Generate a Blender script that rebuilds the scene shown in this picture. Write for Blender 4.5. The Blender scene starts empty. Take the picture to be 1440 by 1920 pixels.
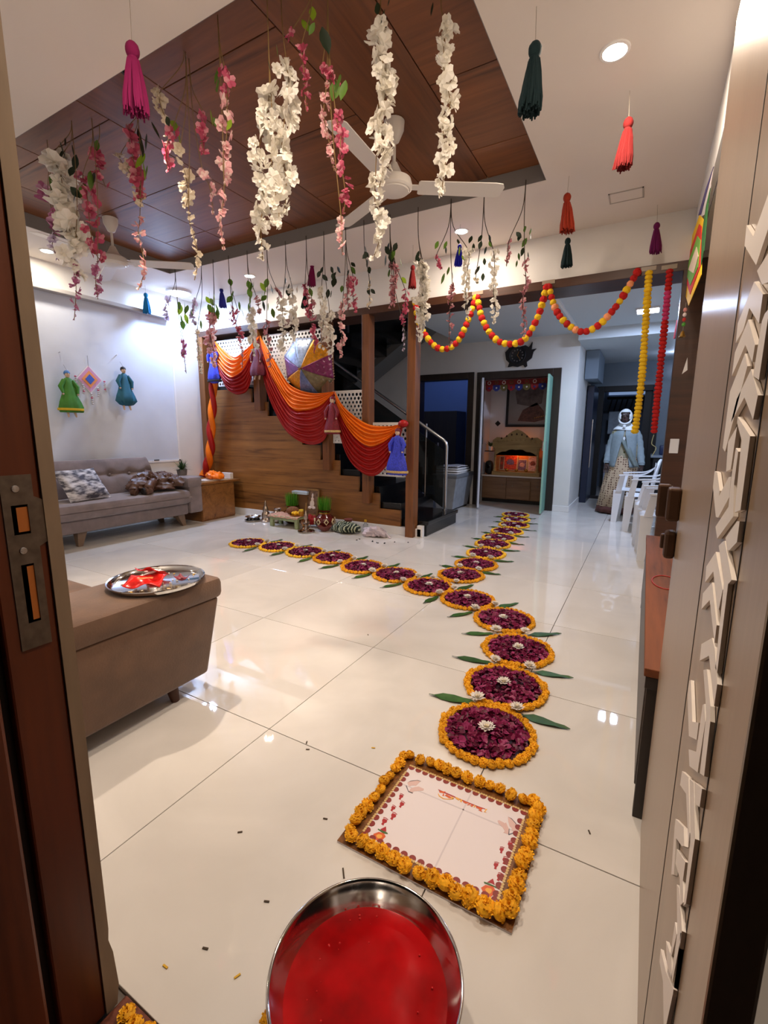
import bpy, bmesh, math, random
from mathutils import Vector, Matrix, Euler, noise
random.seed(7)
S = bpy.context.scene
COL = S.collection
PI = math.pi
# ------------------------------------------------------------------ camera
CF, CH = 861.3, 1.19
PITCH, YAW, ROLL = math.radians(10.0), math.radians(29.43), math.radians(0.33)
fw = Vector((-math.sin(YAW)*math.cos(PITCH), math.cos(YAW)*math.cos(PITCH), -math.sin(PITCH)))
rt = Vector((math.cos(YAW), math.sin(YAW), 0)); up = rt.cross(fw)
CR = math.cos(ROLL)*rt + math.sin(ROLL)*up
CU = -math.sin(ROLL)*rt + math.cos(ROLL)*up
cd = bpy.data.cameras.new('camera'); cam = bpy.data.objects.new('camera', cd); COL.objects.link(cam)
cam.matrix_world = Matrix(((CR.x, CU.x, -fw.x, 0), (CR.y, CU.y, -fw.y, 0), (CR.z, CU.z, -fw.z, CH), (0, 0, 0, 1)))
cd.sensor_fit = 'HORIZONTAL'; cd.sensor_width = 36; cd.lens = CF/1440*36; cd.clip_start = .02; cd.clip_end = 60
S.camera = cam
# ------------------------------------------------------------------ world, exposure
W = bpy.data.worlds.new('night'); S.world = W; W.use_nodes = True
W.node_tree.nodes['Background'].inputs[0].default_value = (.55, .45, .38, 1)
W.node_tree.nodes['Background'].inputs[1].default_value = .012
S.view_settings.view_transform = 'Standard'; S.view_settings.look = 'None'
S.view_settings.exposure = 0.14; S.view_settings.gamma = 1.0
S.view_settings.use_curve_mapping = False
# ------------------------------------------------------------------ helpers
def hit(x, y, axis, val):
    """point of the place seen at photo position x,y on the plane axis = val"""
    d = fw + CR*((x-720)/CF) - CU*((y-960)/CF)
    i = 'xyz'.index(axis); o = (0, 0, CH)[i]
    t = (val-o)/d[i]
    return Vector((0, 0, CH)) + d*t
def lin(c):
    return tuple(((v/255)/12.92 if v/255 <= .04045 else ((v/255+.055)/1.055)**2.4) for v in c)
ORG = {}
def setp(o, label=None, cat=None, group=None, kind=None):
    if label: o['label'] = label
    if cat: o['category'] = cat
    if group: o['group'] = group
    if kind: o['kind'] = kind
    return o
def thing(name, label, cat, loc=(0, 0, 0), group=None, kind=None):
    o = bpy.data.objects.new(name, None); COL.objects.link(o)
    o.location = loc; o.empty_display_size = .05
    ORG[o.name] = Vector(loc)
    return setp(o, label, cat, group, kind)
class MB:
    def __init__(s): s.v = []; s.f = []; s.m = []; s.mi = 0
    def face(s, idx): s.f.append(idx); s.m.append(s.mi)
    def add(s, vs, fs):
        b = len(s.v); s.v += [Vector(v) for v in vs]
        for f in fs: s.face([i+b for i in f])
        return s
    def box(s, x0, x1, y0, y1, z0, z1):
        return s.add([(x0,y0,z0),(x1,y0,z0),(x1,y1,z0),(x0,y1,z0),(x0,y0,z1),(x1,y0,z1),(x1,y1,z1),(x0,y1,z1)],
                     [(3,2,1,0),(4,5,6,7),(0,1,5,4),(1,2,6,5),(2,3,7,6),(3,0,4,7)])
    def bbox(s, x0, x1, y0, y1, z0, z1, r=.01):
        """box with chamfered edges"""
        r = min(r, (x1-x0)*.49, (y1-y0)*.49, (z1-z0)*.49)
        bm = bmesh.new(); bmesh.ops.create_cube(bm, size=1)
        for v in bm.verts: v.co = ((x0+x1)/2+v.co.x*(x1-x0), (y0+y1)/2+v.co.y*(y1-y0), (z0+z1)/2+v.co.z*(z1-z0))
        bmesh.ops.bevel(bm, geom=bm.edges[:], offset=r, segments=2, affect='EDGES', profile=.5)
        return s.bm(bm)
    def bm(s, bm, M=None):
        bm.verts.index_update()
        s.add([(M @ v.co if M else v.co.copy()) for v in bm.verts], [[v.index for v in f.verts] for f in bm.faces]); bm.free(); return s
    def obox(s, c, size, M=None):
        hx, hy, hz = [q/2 for q in size]; c = Vector(c); M = M or Matrix.Identity(3)
        vs = [c + M @ Vector((a*hx, b*hy, e*hz)) for e in (-1,1) for a, b in ((-1,-1),(1,-1),(1,1),(-1,1))]
        return s.add(vs, [(3,2,1,0),(4,5,6,7),(0,1,5,4),(1,2,6,5),(2,3,7,6),(3,0,4,7)])
    def tube(s, pts, rad, n=8, cap=True):
        pts = [Vector(p) for p in pts]; N = len(pts)
        rad = rad if isinstance(rad, (list, tuple)) else [rad]*N
        b = len(s.v); ref = None
        for i, p in enumerate(pts):
            t = (pts[min(i+1, N-1)]-pts[max(i-1, 0)])
            t = t.normalized() if t.length > 1e-9 else Vector((0, 0, 1))
            if ref is None: ref = Vector((1,0,0)) if abs(t.x) < .8 else Vector((0,1,0))
            u = (ref - t*ref.dot(t)).normalized(); w = t.cross(u); ref = u
            for k in range(n):
                a = 2*PI*k/n; s.v.append(p + (u*math.cos(a)+w*math.sin(a))*rad[i])
        for i in range(N-1):
            for k in range(n):
                a = b+i*n+k; c = b+i*n+(k+1) % n; s.face([a, c, c+n, a+n])
        if cap:
            s.face([b+k for k in range(n)][::-1]); s.face([b+(N-1)*n+k for k in range(n)])
        return s
    def lathe(s, prof, c=(0,0,0), n=24, M=None, rfun=None):
        """prof: list of (r, z)"""
        c = Vector(c); b = len(s.v); N = len(prof)
        for r, z in prof:
            for k in range(n):
                a = 2*PI*k/n; rr = r*(rfun(a, z) if rfun else 1)
                v = Vector((rr*math.cos(a), rr*math.sin(a), z)); s.v.append(c + (M @ v if M else v))
        for i in range(N-1):
            for k in range(n):
                a = b+i*n+k; d = b+i*n+(k+1) % n; s.face([a, d, d+n, a+n])
        if prof[0][0] > 1e-6: s.face([b+k for k in range(n)][::-1])
        if prof[-1][0] > 1e-6: s.face([b+(N-1)*n+k for k in range(n)])
        return s
    def ball(s, c, r, n=10, m=7, M=None, rfun=None):
        r = (r, r, r) if not isinstance(r, (tuple, list)) else r
        c = Vector(c); b = len(s.v)
        for i in range(m+1):
            t = PI*i/m
            for k in range(n):
                a = 2*PI*k/n; v = Vector((math.sin(t)*math.cos(a)*r[0], math.sin(t)*math.sin(a)*r[1], math.cos(t)*r[2]))
                if rfun: v *= rfun(v)
                s.v.append(c + (M @ v if M else v))
        for i in range(m):
            for k in range(n):
                a = b+i*n+k; d = b+i*n+(k+1) % n; s.face([a, a+n, d+n, d])
        return s
    def prism(s, poly, o, u, v, w):
        """polygon in (a,b): o+u*a+v*b, extruded by vector w"""
        o, u, v, w = Vector(o), Vector(u), Vector(v), Vector(w); n = len(poly); b = len(s.v)
        ar = sum(poly[i][0]*poly[(i+1) % n][1]-poly[(i+1) % n][0]*poly[i][1] for i in range(n))
        flip = (ar < 0) != (u.cross(v).dot(w) < 0)
        P = poly[::-1] if flip else poly
        for q in (Vector(), w): s.v += [o+u*a+v*c+q for a, c in P]
        s.face(list(range(b+n-1, b-1, -1))); s.face(list(range(b+n, b+2*n)))
        for i in range(n): j = (i+1) % n; s.face([b+i, b+j, b+n+j, b+n+i])
        return s
    def grid(s, fn, nu, nv, closed=False):
        b = len(s.v)
        for i in range(nu+1):
            for j in range(nv+1): s.v.append(Vector(fn(i/nu, j/nv)))
        for i in range(nu):
            for j in range(nv):
                a = b+i*(nv+1)+j; s.face([a, a+nv+1, a+nv+2, a+1])
        return s
    def mesh(s, name, mats, off=Vector(), smooth=False):
        me = bpy.data.meshes.new(name); me.from_pydata([v-off for v in s.v], [], s.f)
        mats = mats if isinstance(mats, (list, tuple)) else [mats]
        for m in mats: me.materials.append(m)
        if any(s.m): me.polygons.foreach_set('material_index', s.m)
        if smooth:
            me.polygons.foreach_set('use_smooth', [True]*len(s.f))
            if smooth != 2:
                try: me.set_sharp_from_angle(angle=math.radians(40))
                except Exception: pass
        me.update(); return me
    def build(s, name, mats, parent=None, smooth=False, loc=None, label=None, cat=None, group=None, kind=None, solid=0, sub=0):
        if parent is not None: off = ORG[parent.name]
        elif loc is not None: off = Vector(loc)
        else: off = Vector()
        o = bpy.data.objects.new(name, s.mesh(name, mats, off, smooth)); COL.objects.link(o)
        if parent is not None: o.parent = parent
        else: o.location = off
        ORG[o.name] = off
        if solid:
            md = o.modifiers.new('thick', 'SOLIDIFY'); md.thickness = solid; md.offset = 0
        if sub:
            md = o.modifiers.new('sub', 'SUBSURF'); md.levels = sub; md.render_levels = sub
        return setp(o, label, cat, group, kind)
def inst(name, me, parent=None, M=None):
    """object sharing a mesh; M = matrix relative to the parent's origin (or the world)"""
    o = bpy.data.objects.new(name, me); COL.objects.link(o)
    if parent is not None: o.parent = parent
    if M is not None: o.matrix_basis = M
    return o
def copy_tree(o, parent=None):
    c = o.copy(); COL.objects.link(c); c.parent = parent
    for ch in list(o.children): copy_tree(ch, c)
    return c
def T(*a): return Matrix.Translation(Vector(a[0] if len(a) == 1 else a))
def RZ(a): return Matrix.Rotation(a, 4, 'Z')
def RX(a): return Matrix.Rotation(a, 4, 'X')
def RY(a): return Matrix.Rotation(a, 4, 'Y')
def SC(*a): return Matrix.Diagonal((*(a if len(a) == 3 else (a[0],)*3), 1))
def spline(pts, n):
    pts = [Vector(p) for p in pts]; out = []
    for i in range(len(pts)-1):
        p0, p1, p2, p3 = pts[max(i-1, 0)], pts[i], pts[i+1], pts[min(i+2, len(pts)-1)]
        for k in range(n):
            t = k/n
            out.append(.5*((2*p1)+(p2-p0)*t+(2*p0-5*p1+4*p2-p3)*t*t+(3*p1-p0-3*p2+p3)*t**3))
    out.append(pts[-1]); return out
# ------------------------------------------------------------------ materials
def nt(name):
    m = bpy.data.materials.new(name); m.use_nodes = True
    return m, m.node_tree, m.node_tree.nodes['Principled BSDF']
def mat(name, col, rough=.5, metal=0, spec=.5, var=0, scale=20, bump=0, bscale=80, emit=0, ecol=None, trans=0, sheen=0, stretch=None, coat=0, alpha=1, ior=1.45, obj_var=0, tl=0):
    m, t, b = nt(name); c = lin(col)
    b.inputs['Base Color'].default_value = (*c, 1); b.inputs['Roughness'].default_value = rough
    b.inputs['Metallic'].default_value = metal; b.inputs['Specular IOR Level'].default_value = spec
    b.inputs['IOR'].default_value = ior; b.inputs['Alpha'].default_value = alpha
    if coat: b.inputs['Coat Weight'].default_value = coat; b.inputs['Coat Roughness'].default_value = .06
    if trans: b.inputs['Transmission Weight'].default_value = trans
    if sheen: b.inputs['Sheen Weight'].default_value = sheen; b.inputs['Sheen Roughness'].default_value = .5
    if emit:
        b.inputs['Emission Color'].default_value = (*lin(ecol or col), 1); b.inputs['Emission Strength'].default_value = emit
    tc = None
    if var or bump or obj_var:
        tc = t.nodes.new('ShaderNodeTexCoord'); mp = t.nodes.new('ShaderNodeMapping')
        if stretch: mp.inputs['Scale'].default_value = stretch
        t.links.new(tc.outputs['Object'], mp.inputs['Vector'])
    src = None
    if var:
        n = t.nodes.new('ShaderNodeTexNoise'); n.inputs['Scale'].default_value = scale; n.inputs['Detail'].default_value = 5
        t.links.new(mp.outputs[0], n.inputs['Vector'])
        r = t.nodes.new('ShaderNodeValToRGB'); r.color_ramp.elements[0].position = .3; r.color_ramp.elements[1].position = .7
        r.color_ramp.elements[0].color = (*[max(0, q*(1-var)) for q in c], 1); r.color_ramp.elements[1].color = (*[min(1, q*(1+var)) for q in c], 1)
        t.links.new(n.outputs['Fac'], r.inputs['Fac']); src = r.outputs['Color']
    if obj_var:
        oi = t.nodes.new('ShaderNodeObjectInfo'); h = t.nodes.new('ShaderNodeHueSaturation')
        mr = t.nodes.new('ShaderNodeMapRange'); mr.inputs['To Min'].default_value = 1-obj_var; mr.inputs['To Max'].default_value = 1+obj_var
        t.links.new(oi.outputs['Random'], mr.inputs['Value']); t.links.new(mr.outputs[0], h.inputs['Value'])
        if src: t.links.new(src, h.inputs['Color'])
        else: h.inputs['Color'].default_value = (*c, 1)
        src = h.outputs['Color']
    if src: t.links.new(src, b.inputs['Base Color'])
    if bump:
        n2 = t.nodes.new('ShaderNodeTexNoise'); n2.inputs['Scale'].default_value = bscale; n2.inputs['Detail'].default_value = 3
        t.links.new(mp.outputs[0], n2.inputs['Vector'])
        bp = t.nodes.new('ShaderNodeBump'); bp.inputs['Strength'].default_value = bump; bp.inputs['Distance'].default_value = .01
        t.links.new(n2.outputs['Fac'], bp.inputs['Height']); t.links.new(bp.outputs[0], b.inputs['Normal'])
    if tl:
        tr = t.nodes.new('ShaderNodeBsdfTranslucent'); tr.inputs['Color'].default_value = (*c, 1)
        if src: t.links.new(src, tr.inputs['Color'])
        mx = t.nodes.new('ShaderNodeMixShader'); mx.inputs[0].default_value = tl
        t.links.new(b.outputs[0], mx.inputs[1]); t.links.new(tr.outputs[0], mx.inputs[2])
        t.links.new(mx.outputs[0], t.nodes['Material Output'].inputs['Surface'])
    return m
def wood(name, light, dark, axis='x', rough=.35, scale=6, bands=.5, coat=0, ov=0):
    """streaky veneer, grain running along axis"""
    m, t, b = nt(name); L, D = lin(light), lin(dark)
    tc = t.nodes.new('ShaderNodeTexCoord'); mp = t.nodes.new('ShaderNodeMapping')
    st = {'x': (.06, 1, 1), 'y': (1, .06, 1), 'z': (1, 1, .06)}[axis]
    mp.inputs['Scale'].default_value = st; t.links.new(tc.outputs['Object'], mp.inputs['Vector'])
    n = t.nodes.new('ShaderNodeTexNoise'); n.inputs['Scale'].default_value = scale; n.inputs['Detail'].default_value = 8; n.inputs['Distortion'].default_value = 1.2
    n.inputs['Roughness'].default_value = .65
    n2 = t.nodes.new('ShaderNodeTexNoise'); n2.inputs['Scale'].default_value = scale*9; n2.inputs['Detail'].default_value = 3
    for q in (n, n2): t.links.new(mp.outputs[0], q.inputs['Vector'])
    mx = t.nodes.new('ShaderNodeMath'); mx.operation = 'MULTIPLY_ADD'; mx.inputs[1].default_value = .35
    t.links.new(n2.outputs['Fac'], mx.inputs[0]); t.links.new(n.outputs['Fac'], mx.inputs[2])
    r = t.nodes.new('ShaderNodeValToRGB'); e = r.color_ramp.elements
    e[0].position = .48; e[0].color = (*D, 1); e[1].position = .48+bands*.6; e[1].color = (*L, 1)
    k = r.color_ramp.elements.new(.48+bands*.22); k.color = (*[(a*.55+c*.45) for a, c in zip(L, D)], 1)
    t.links.new(mx.outputs[0], r.inputs['Fac']); src = r.outputs['Color']
    if ov:
        oi = t.nodes.new('ShaderNodeObjectInfo'); h = t.nodes.new('ShaderNodeHueSaturation'); mr = t.nodes.new('ShaderNodeMapRange')
        mr.inputs['To Min'].default_value = 1-ov; mr.inputs['To Max'].default_value = 1+ov
        t.links.new(oi.outputs['Random'], mr.inputs['Value']); t.links.new(mr.outputs[0], h.inputs['Value'])
        t.links.new(src, h.inputs['Color']); src = h.outputs['Color']
    t.links.new(src, b.inputs['Base Color'])
    b.inputs['Roughness'].default_value = rough
    if coat: b.inputs['Coat Weight'].default_value = coat; b.inputs['Coat Roughness'].default_value = .08
    bp = t.nodes.new('ShaderNodeBump'); bp.inputs['Strength'].default_value = .06; bp.inputs['Distance'].default_value = .005
    t.links.new(mx.outputs[0], bp.inputs['Height']); t.links.new(bp.outputs[0], b.inputs['Normal'])
    return m
def lamp(name, kind, loc, power, col=(255,255,255), size=.1, rot=(0,0,0), parent=None, spread=None, spot=None):
    l = bpy.data.lights.new(name, kind); l.energy = power; l.color = lin(col)
    if kind == 'AREA':
        l.shape = 'DISK'; l.size = size
        if spread: l.spread = spread
    elif kind == 'SPOT':
        l.shadow_soft_size = size; l.spot_size = spot or 2.2; l.spot_blend = .6
    else: l.shadow_soft_size = size
    o = bpy.data.objects.new(name, l); COL.objects.link(o); o.rotation_euler = rot
    if parent is not None: o.parent = parent; o.location = Vector(loc)-ORG[parent.name]
    else: o.location = loc
    return o
WARM, COOL = (255, 234, 212), (196, 216, 255)
# ------------------------------------------------------------------ shared materials
M = {}
M['wall'] = mat('white_wall_paint', (222, 220, 216), .55, var=.03, scale=3, bump=.04, bscale=60)
M['texwall'] = mat('textured_white_plaster', (206, 213, 226), .5, var=.05, scale=2.5, bump=.12, bscale=9)
M['ceil'] = mat('ceiling_paint', (222, 213, 204), .6, var=.015, scale=2)
M['traygrey'] = mat('grey_tray_side_paint', (128, 124, 122), .6)
M['grout'] = mat('dark_grout', (104, 96, 90), .8)
def tile_mat():
    m, t, b = nt('polished_vitrified_tile')
    tc = t.nodes.new('ShaderNodeTexCoord'); oi = t.nodes.new('ShaderNodeObjectInfo')
    ad = t.nodes.new('ShaderNodeVectorMath'); ad.operation = 'MULTIPLY_ADD'; ad.inputs[1].default_value = (1, 1, 1)
    cx = t.nodes.new('ShaderNodeCombineXYZ'); mu = t.nodes.new('ShaderNodeMath'); mu.operation = 'MULTIPLY'; mu.inputs[1].default_value = 40
    t.links.new(oi.outputs['Random'], mu.inputs[0]); t.links.new(mu.outputs[0], cx.inputs[0]); t.links.new(mu.outputs[0], cx.inputs[1])
    t.links.new(tc.outputs['Object'], ad.inputs[0]); t.links.new(cx.outputs[0], ad.inputs[2])
    n = t.nodes.new('ShaderNodeTexNoise'); n.inputs['Scale'].default_value = 1.3; n.inputs['Detail'].default_value = 5; n.inputs['Distortion'].default_value = 1.5
    t.links.new(ad.outputs[0], n.inputs['Vector'])
    r = t.nodes.new('ShaderNodeValToRGB'); e = r.color_ramp.elements
    e[0].position = .38; e[0].color = (*lin((208, 203, 196)), 1); e[1].position = .62; e[1].color = (*lin((218, 213, 206)), 1)
    t.links.new(n.outputs['Fac'], r.inputs['Fac']); t.links.new(r.outputs[0], b.inputs['Base Color'])
    b.inputs['Roughness'].default_value = .025; b.inputs['Specular IOR Level'].default_value = .5
    return m
M['tile'] = tile_mat()
M['teak'] = wood('teak_veneer_panel', (154, 102, 50), (88, 53, 22), 'x', .4, 7, .6)
M['teakz'] = wood('teak_veneer_upright', (130, 78, 36), (84, 47, 20), 'z', .4, 8, .6)
M['teakdark'] = wood('dark_teak_trim', (76, 44, 26), (46, 26, 15), 'x', .4, 7, .6)
M['traywood'] = wood('ceiling_walnut_plank', (132, 80, 44), (78, 44, 23), 'x', .42, 5, .55, ov=.12)
M['traywoody'] = wood('ceiling_walnut_plank_cross', (126, 76, 42), (74, 41, 22), 'y', .42, 5, .55, ov=.12)
M['jamb'] = wood('polished_door_frame_wood', (112, 52, 22), (68, 30, 12), 'z', .4, 6, .6)
M['jambedge'] = mat('raw_frame_edge', (150, 128, 104), .7, var=.1, scale=40, stretch=(1, 1, .2))
M['leaf'] = wood('beige_door_laminate', (154, 130, 104), (138, 114, 88), 'z', .3, 5, .8)
M['chev'] = mat('white_relief_paint', (232, 222, 210), .4)
M['groove'] = mat('black_groove', (24, 17, 14), .6)
M['black'] = mat('black_paint_and_shade', (16, 15, 16), .5)
M['granite'] = mat('black_granite', (15, 16, 19), .18, var=.3, scale=90)
M['steel'] = mat('brushed_steel', (196, 196, 198), .25, 1)
M['chrome'] = mat('polished_stainless_steel', (208, 206, 204), .1, 1)
M['darkframe'] = wood('dark_wenge_frame', (46, 36, 31), (26, 20, 18), 'z', .4, 7, .6)
M['whiteplastic'] = mat('white_plastic', (226, 228, 232), .35)
M['white'] = mat('white_lacquer', (232, 230, 228), .35)
M['gold'] = mat('gold_paint', (190, 140, 60), .3, .8)
M['brass'] = mat('aged_brass', (180, 140, 70), .3, 1)
M['bulb'] = mat('lamp_glow', (255, 255, 255), .5, emit=40, ecol=(255, 246, 234))
M['bulbcool'] = mat('cool_lamp_glow', (255, 255, 255), .5, emit=34, ecol=(222, 234, 255))
# ------------------------------------------------------------------ floor
TS, OX, OY = .8227, -1.2247, 1.2361
fl = MB().box(-5.75, 1.6, .30, 12.2, -.08, -.012).build('floor', M['grout'], kind='structure', label='white polished tile floor with thin dark joints')
tm = MB().bbox(-TS/2+.0016, TS/2-.0016, -TS/2+.0016, TS/2-.0016, -.012, 0, .0012).mesh('tile', M['tile'])
def tile_at(x0, x1, y0, y1):
    w, d = (x1-x0)/TS, (y1-y0)/TS
    o = inst('tile', tm, fl, T((x0+x1)/2, (y0+y1)/2, 0) @ SC(w, d, 1)); return o
ORG['floor'] = Vector()
FX0, FX1, FY0, FY1 = -5.7, 1.55, .42, 12.1
for i in range(-6, 4):
    for j in range(-1, 14):
        x0, x1 = max(OX+i*TS, FX0), min(OX+(i+1)*TS, FX1); y0, y1 = max(OY+j*TS, FY0), min(OY+(j+1)*TS, FY1)
        if x1-x0 > .02 and y1-y0 > .02: tile_at(x0, x1, y0, y1)
# red-brown granite threshold in the doorway
MB().bbox(-.86, .13, .17, .418, -.06, .004, .004).build('trim_threshold', mat('red_granite_threshold', (104, 58, 44), .3, var=.35, scale=120), kind='structure', label='red-brown granite door sill')
MB().box(-2.2, 1.2, -1.5, .17, -.1, -.03).build('floor_porch', mat('porch_floor_stone', (60, 48, 42), .6, var=.2, scale=30), kind='structure', label='dim porch floor outside the door')
# ------------------------------------------------------------------ walls
CZ = 2.91
MB().box(-5.75, -5.6, .2, 5.9, 0, 3.2).build('wall_left', M['wall'], kind='structure')
# recessed textured panel with a slim frame and a ledge on top
wl = bpy.data.objects['wall_left']; ORG['wall_left'] = Vector()
MB().box(-5.6, -5.594, .9, 4.165, .79, 2.6).build('plaster_panel', M['texwall'], wl)
f = MB(); f.box(-5.6, -5.588, 4.15, 4.175, .77, 2.6); f.box(-5.6, -5.588, .9, 4.175, .765, .79); f.build('panel_edging', M['white'], wl)
MB().bbox(-5.6, -5.50, .9, 4.12, 2.60, 2.64, .004).build('ledge', mat('grey_ledge_paint', (170, 166, 164), .6), wl)
MB().bbox(-5.6, -5.585, 3.78, 3.85, .79, .802, .002).build('socket_tab', M['black'], wl)
# front wall with the doorway
f = MB(); f.box(-5.75, -.92, .2, .40, 0, 3.2); f.box(.16, 1.6, .2, .40, 0, 3.2); f.box(-.92, .16, .2, .40, 2.2, 3.2)
f.build('wall_front', M['wall'], kind='structure')
# right wall of the room (behind the open door leaf) and its upper cove
f = MB(); f.box(.42, .55, .40, 4.6, 0, 3.2); f.build('wall_right', M['wall'], kind='structure')
# wall above the long header, and header beam
MB().box(-5.6, .42, 4.6, 4.75, 2.53, 3.2).build('wall_back', M['wall'], kind='structure')
MB().bbox(-5.6, .42, 4.57, 4.93, 2.455, 2.53, .004).build('trim_header', M['teakdark'], kind='structure', label='dark teak header beam across the wide opening')
# passage: back wall with two openings
PY = 7.3
f = MB()
f.box(-4.9, -3.50, PY, PY+.15, 0, 3.3); f.box(-3.50, -2.50, PY, PY+.15, 2.12, 3.3); f.box(-2.50, -2.42, PY, PY+.15, 0, 3.3)
f.box(-2.42, -1.17, PY, PY+.15, 2.11, 3.3); f.box(-1.17, -.94, PY, PY+.15, 0, 3.3)
f.build('wall_passage', M['wall'], kind='structure', label='white passage wall with a dark bedroom door and prayer alcove')
MB().box(-1.05, -.94, PY+.15, 9.0, 0, 3.3).build('wall_corner', M['wall'], kind='structure')
MB().box(1.15, 1.25, 4.6, 12.2, 0, 3.3).build('wall_passage_right', M['wall'], kind='structure')
MB().box(.42, 1.25, 4.6, 4.72, 0, 3.3).build('wall_return', M['wall'], kind='structure')
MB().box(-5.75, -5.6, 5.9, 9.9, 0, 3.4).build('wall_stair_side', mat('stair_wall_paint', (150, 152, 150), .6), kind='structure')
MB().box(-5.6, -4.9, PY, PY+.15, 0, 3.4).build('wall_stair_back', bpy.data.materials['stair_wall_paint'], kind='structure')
MB().bbox(-1.17, -.925, PY-.012, PY, 0, .09, .003).build('baseboard_passage', M['white'], kind='structure')
MB().box(-.94, -.928, PY, 8.9, 0, .09).build('baseboard_corner', M['white'], kind='structure')
# ------------------------------------------------------------------ ceiling with recessed wooden tray
TX0, TX1, TY0, TY1, TZ = -4.82, -.77, 1.61, 3.63, 3.02
f = MB(); f.box(-5.6, TX0, .40, 4.6, CZ, CZ+.14); f.box(TX1, .18, .40, 4.6, CZ, CZ+.14)
f.box(TX0, TX1, .40, TY0, CZ, CZ+.14); f.box(TX0, TX1, TY1, 4.6, CZ, CZ+.14)
ceil = f.build('ceiling', M['ceil'], kind='structure', label='off-white false ceiling with a recessed wooden tray')
ORG['ceiling'] = Vector()
f = MB(); f.box(TX0-.004, TX1+.004, TY1-.004, TY1+.004, CZ+.002, TZ); f.box(TX0-.004, TX0+.004, TY0, TY1, CZ+.002, TZ)
f.box(TX1-.004, TX1+.004, TY0, TY1, CZ+.002, TZ); f.box(TX0, TX1, TY0-.004, TY0+.004, CZ+.002, TZ); f.build('tray_side', M['traygrey'], ceil)
MB().box(.18, .42, .40, 4.57, 2.58, CZ+.14).build('bulkhead', M['wall'], ceil)
MB().box(TX0, TX1, TY0, TY1, TZ+.014, TZ+.03).build('tray_backing', M['groove'], ceil)
cols = [(-4.82, -4.35, 'y'), (-4.35, -3.77, 'x'), (-3.77, -2.98, 'x'), (-2.98, -2.47, 'y'), (-2.47, -1.66, 'x'), (-1.66, -1.19, 'y'), (-1.19, -.77, 'x')]
for x0, x1, g in cols:
    ys = [TY0, 1.9, 2.58, 3.25, TY1] if g == 'x' else [TY0, TY1]
    for a, b in zip(ys, ys[1:]):
        cx, cy = (x0+x1)/2, (a+b)/2
        p = MB().bbox(x0-cx+.003, x1-cx-.003, a-cy+.003, b-cy-.003, 0, .016, .002)
        o = inst('plank', p.mesh('plank', M['traywood'] if g == 'x' else M['traywoody']), ceil, T(cx, cy, TZ))
# passage ceiling with one deep beam
pc = mat('passage_ceiling_paint', (198, 206, 210), .6)
MB().box(-2.72, 1.2, 4.75, 7.6, 2.57, 3.2).build('ceiling_passage', pc, kind='structure')
MB().box(-5.6, -2.72, 4.75, 7.6, 3.12, 3.2).build('ceiling_stairwell', pc, kind='structure')
MB().box(-.94, 1.15, 7.05, 12.2, 2.43, 2.57).build('ceiling_kitchen', pc, kind='structure', label='lower ceiling over the kitchen passage')
MB().box(-.96, -.93, 4.93, 7.3, 2.545, 2.571).build('trim_ceiling_strip', M['white'], kind='structure')
# ------------------------------------------------------------------ door frame (left jamb) with strike plate
jf = thing('door_frame', 'polished brown wooden door frame post with a pale raw inner edge', 'door frame', (-.86, .34, 0))
f = MB(); f.bbox(-.99, -.862, .17, .285, 0, 2.12, .006); f.build('outer_jamb', M['jamb'], jf)
f = MB(); f.box(-.99, -.88, .285, .30, 0, 2.12); f.build('rebate_groove', M['groove'], jf)
f = MB(); f.bbox(-.99, -.866, .30, .378, 0, 2.12, .004); f.build('inner_jamb', M['jamb'], jf)
# pale edge strip, chipped near the bottom
f = MB(); pr = [(.378, .0), (.400, .0), (.407, .045), (.403, .13), (.397, .165), (.3995, .19), (.401, 1.2), (.401, 2.12), (.378, 2.12)]
f.prism(pr, (-.99, 0, 0), (0, 1, 0), (0, 0, 1), (.127, 0, 0)); f.build('edge_strip', M['jambedge'], jf)
MB().bbox(-.862, .165, .17, .40, 2.12, 2.2, .006).build('head_jamb', M['jamb'], jf)
MB().bbox(.125, .165, .17, .40, 0, 2.12, .006).build('hinge_jamb_painted_shade', M['black'], jf)  # same wood as the frame; black puts its shade into the colour
sp = thing('strike_plate', 'steel lock strike plate screwed to the door frame', 'lock plate', (-.866, .34, 1.0))
def JX(x, y): p = hit(x, y, 'x', -.8655); return (p.y, p.z)
# plate as cells around two cut-outs
ys = lambda a, b: None
rows = [(1.118, 1.070), (1.070, 1.028), (1.028, .965), (.965, .893), (.893, .835)]
f = MB(); e = .0022
y0, y1 = .322, .366
def cell(a, b, zt, zb): f.box(-.8665, -.8665+e, a, b, zb, zt)
cell(y0, y1, 1.118, 1.070); cell(y0, y0+.011, 1.070, 1.022); cell(y0+.034, y1, 1.070, 1.022)
cell(y0, y1, 1.022, .972); cell(y0, y0+.014, .972, .872); cell(y0+.032, y1, .972, .872); cell(y0, y1, .872, .828)
f.prism([(y1, 1.082), (.394, 1.066), (.398, 1.015), (y1, .998)], (-.8665, 0, 0), (0, 1, 0), (0, 0, 1), (e, 0, 0))
f.build('plate', mat('worn_grey_steel', (120, 110, 100), .42, .9, var=.2, scale=60), sp)
for z in (1.096, .995):
    f = MB(); f.lathe([(0, .0018), (.005, .0014), (.006, 0)], (-.8643, .342, z), 14, RY(PI/2).to_3x3()); f.box(-.8625, -.862, .338, .346, z-.0007, z+.0007); f.build('screw', M['steel'], sp)
f = MB(); f.box(-.8664, -.866, y0+.011, y0+.034, 1.022, 1.070); f.box(-.8664, -.866, y0+.014, y0+.032, .872, .972); f.build('latch_pocket', M['groove'], sp)
fw_ = mat('fresh_cut_wood', (190, 110, 44), .6)
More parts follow.
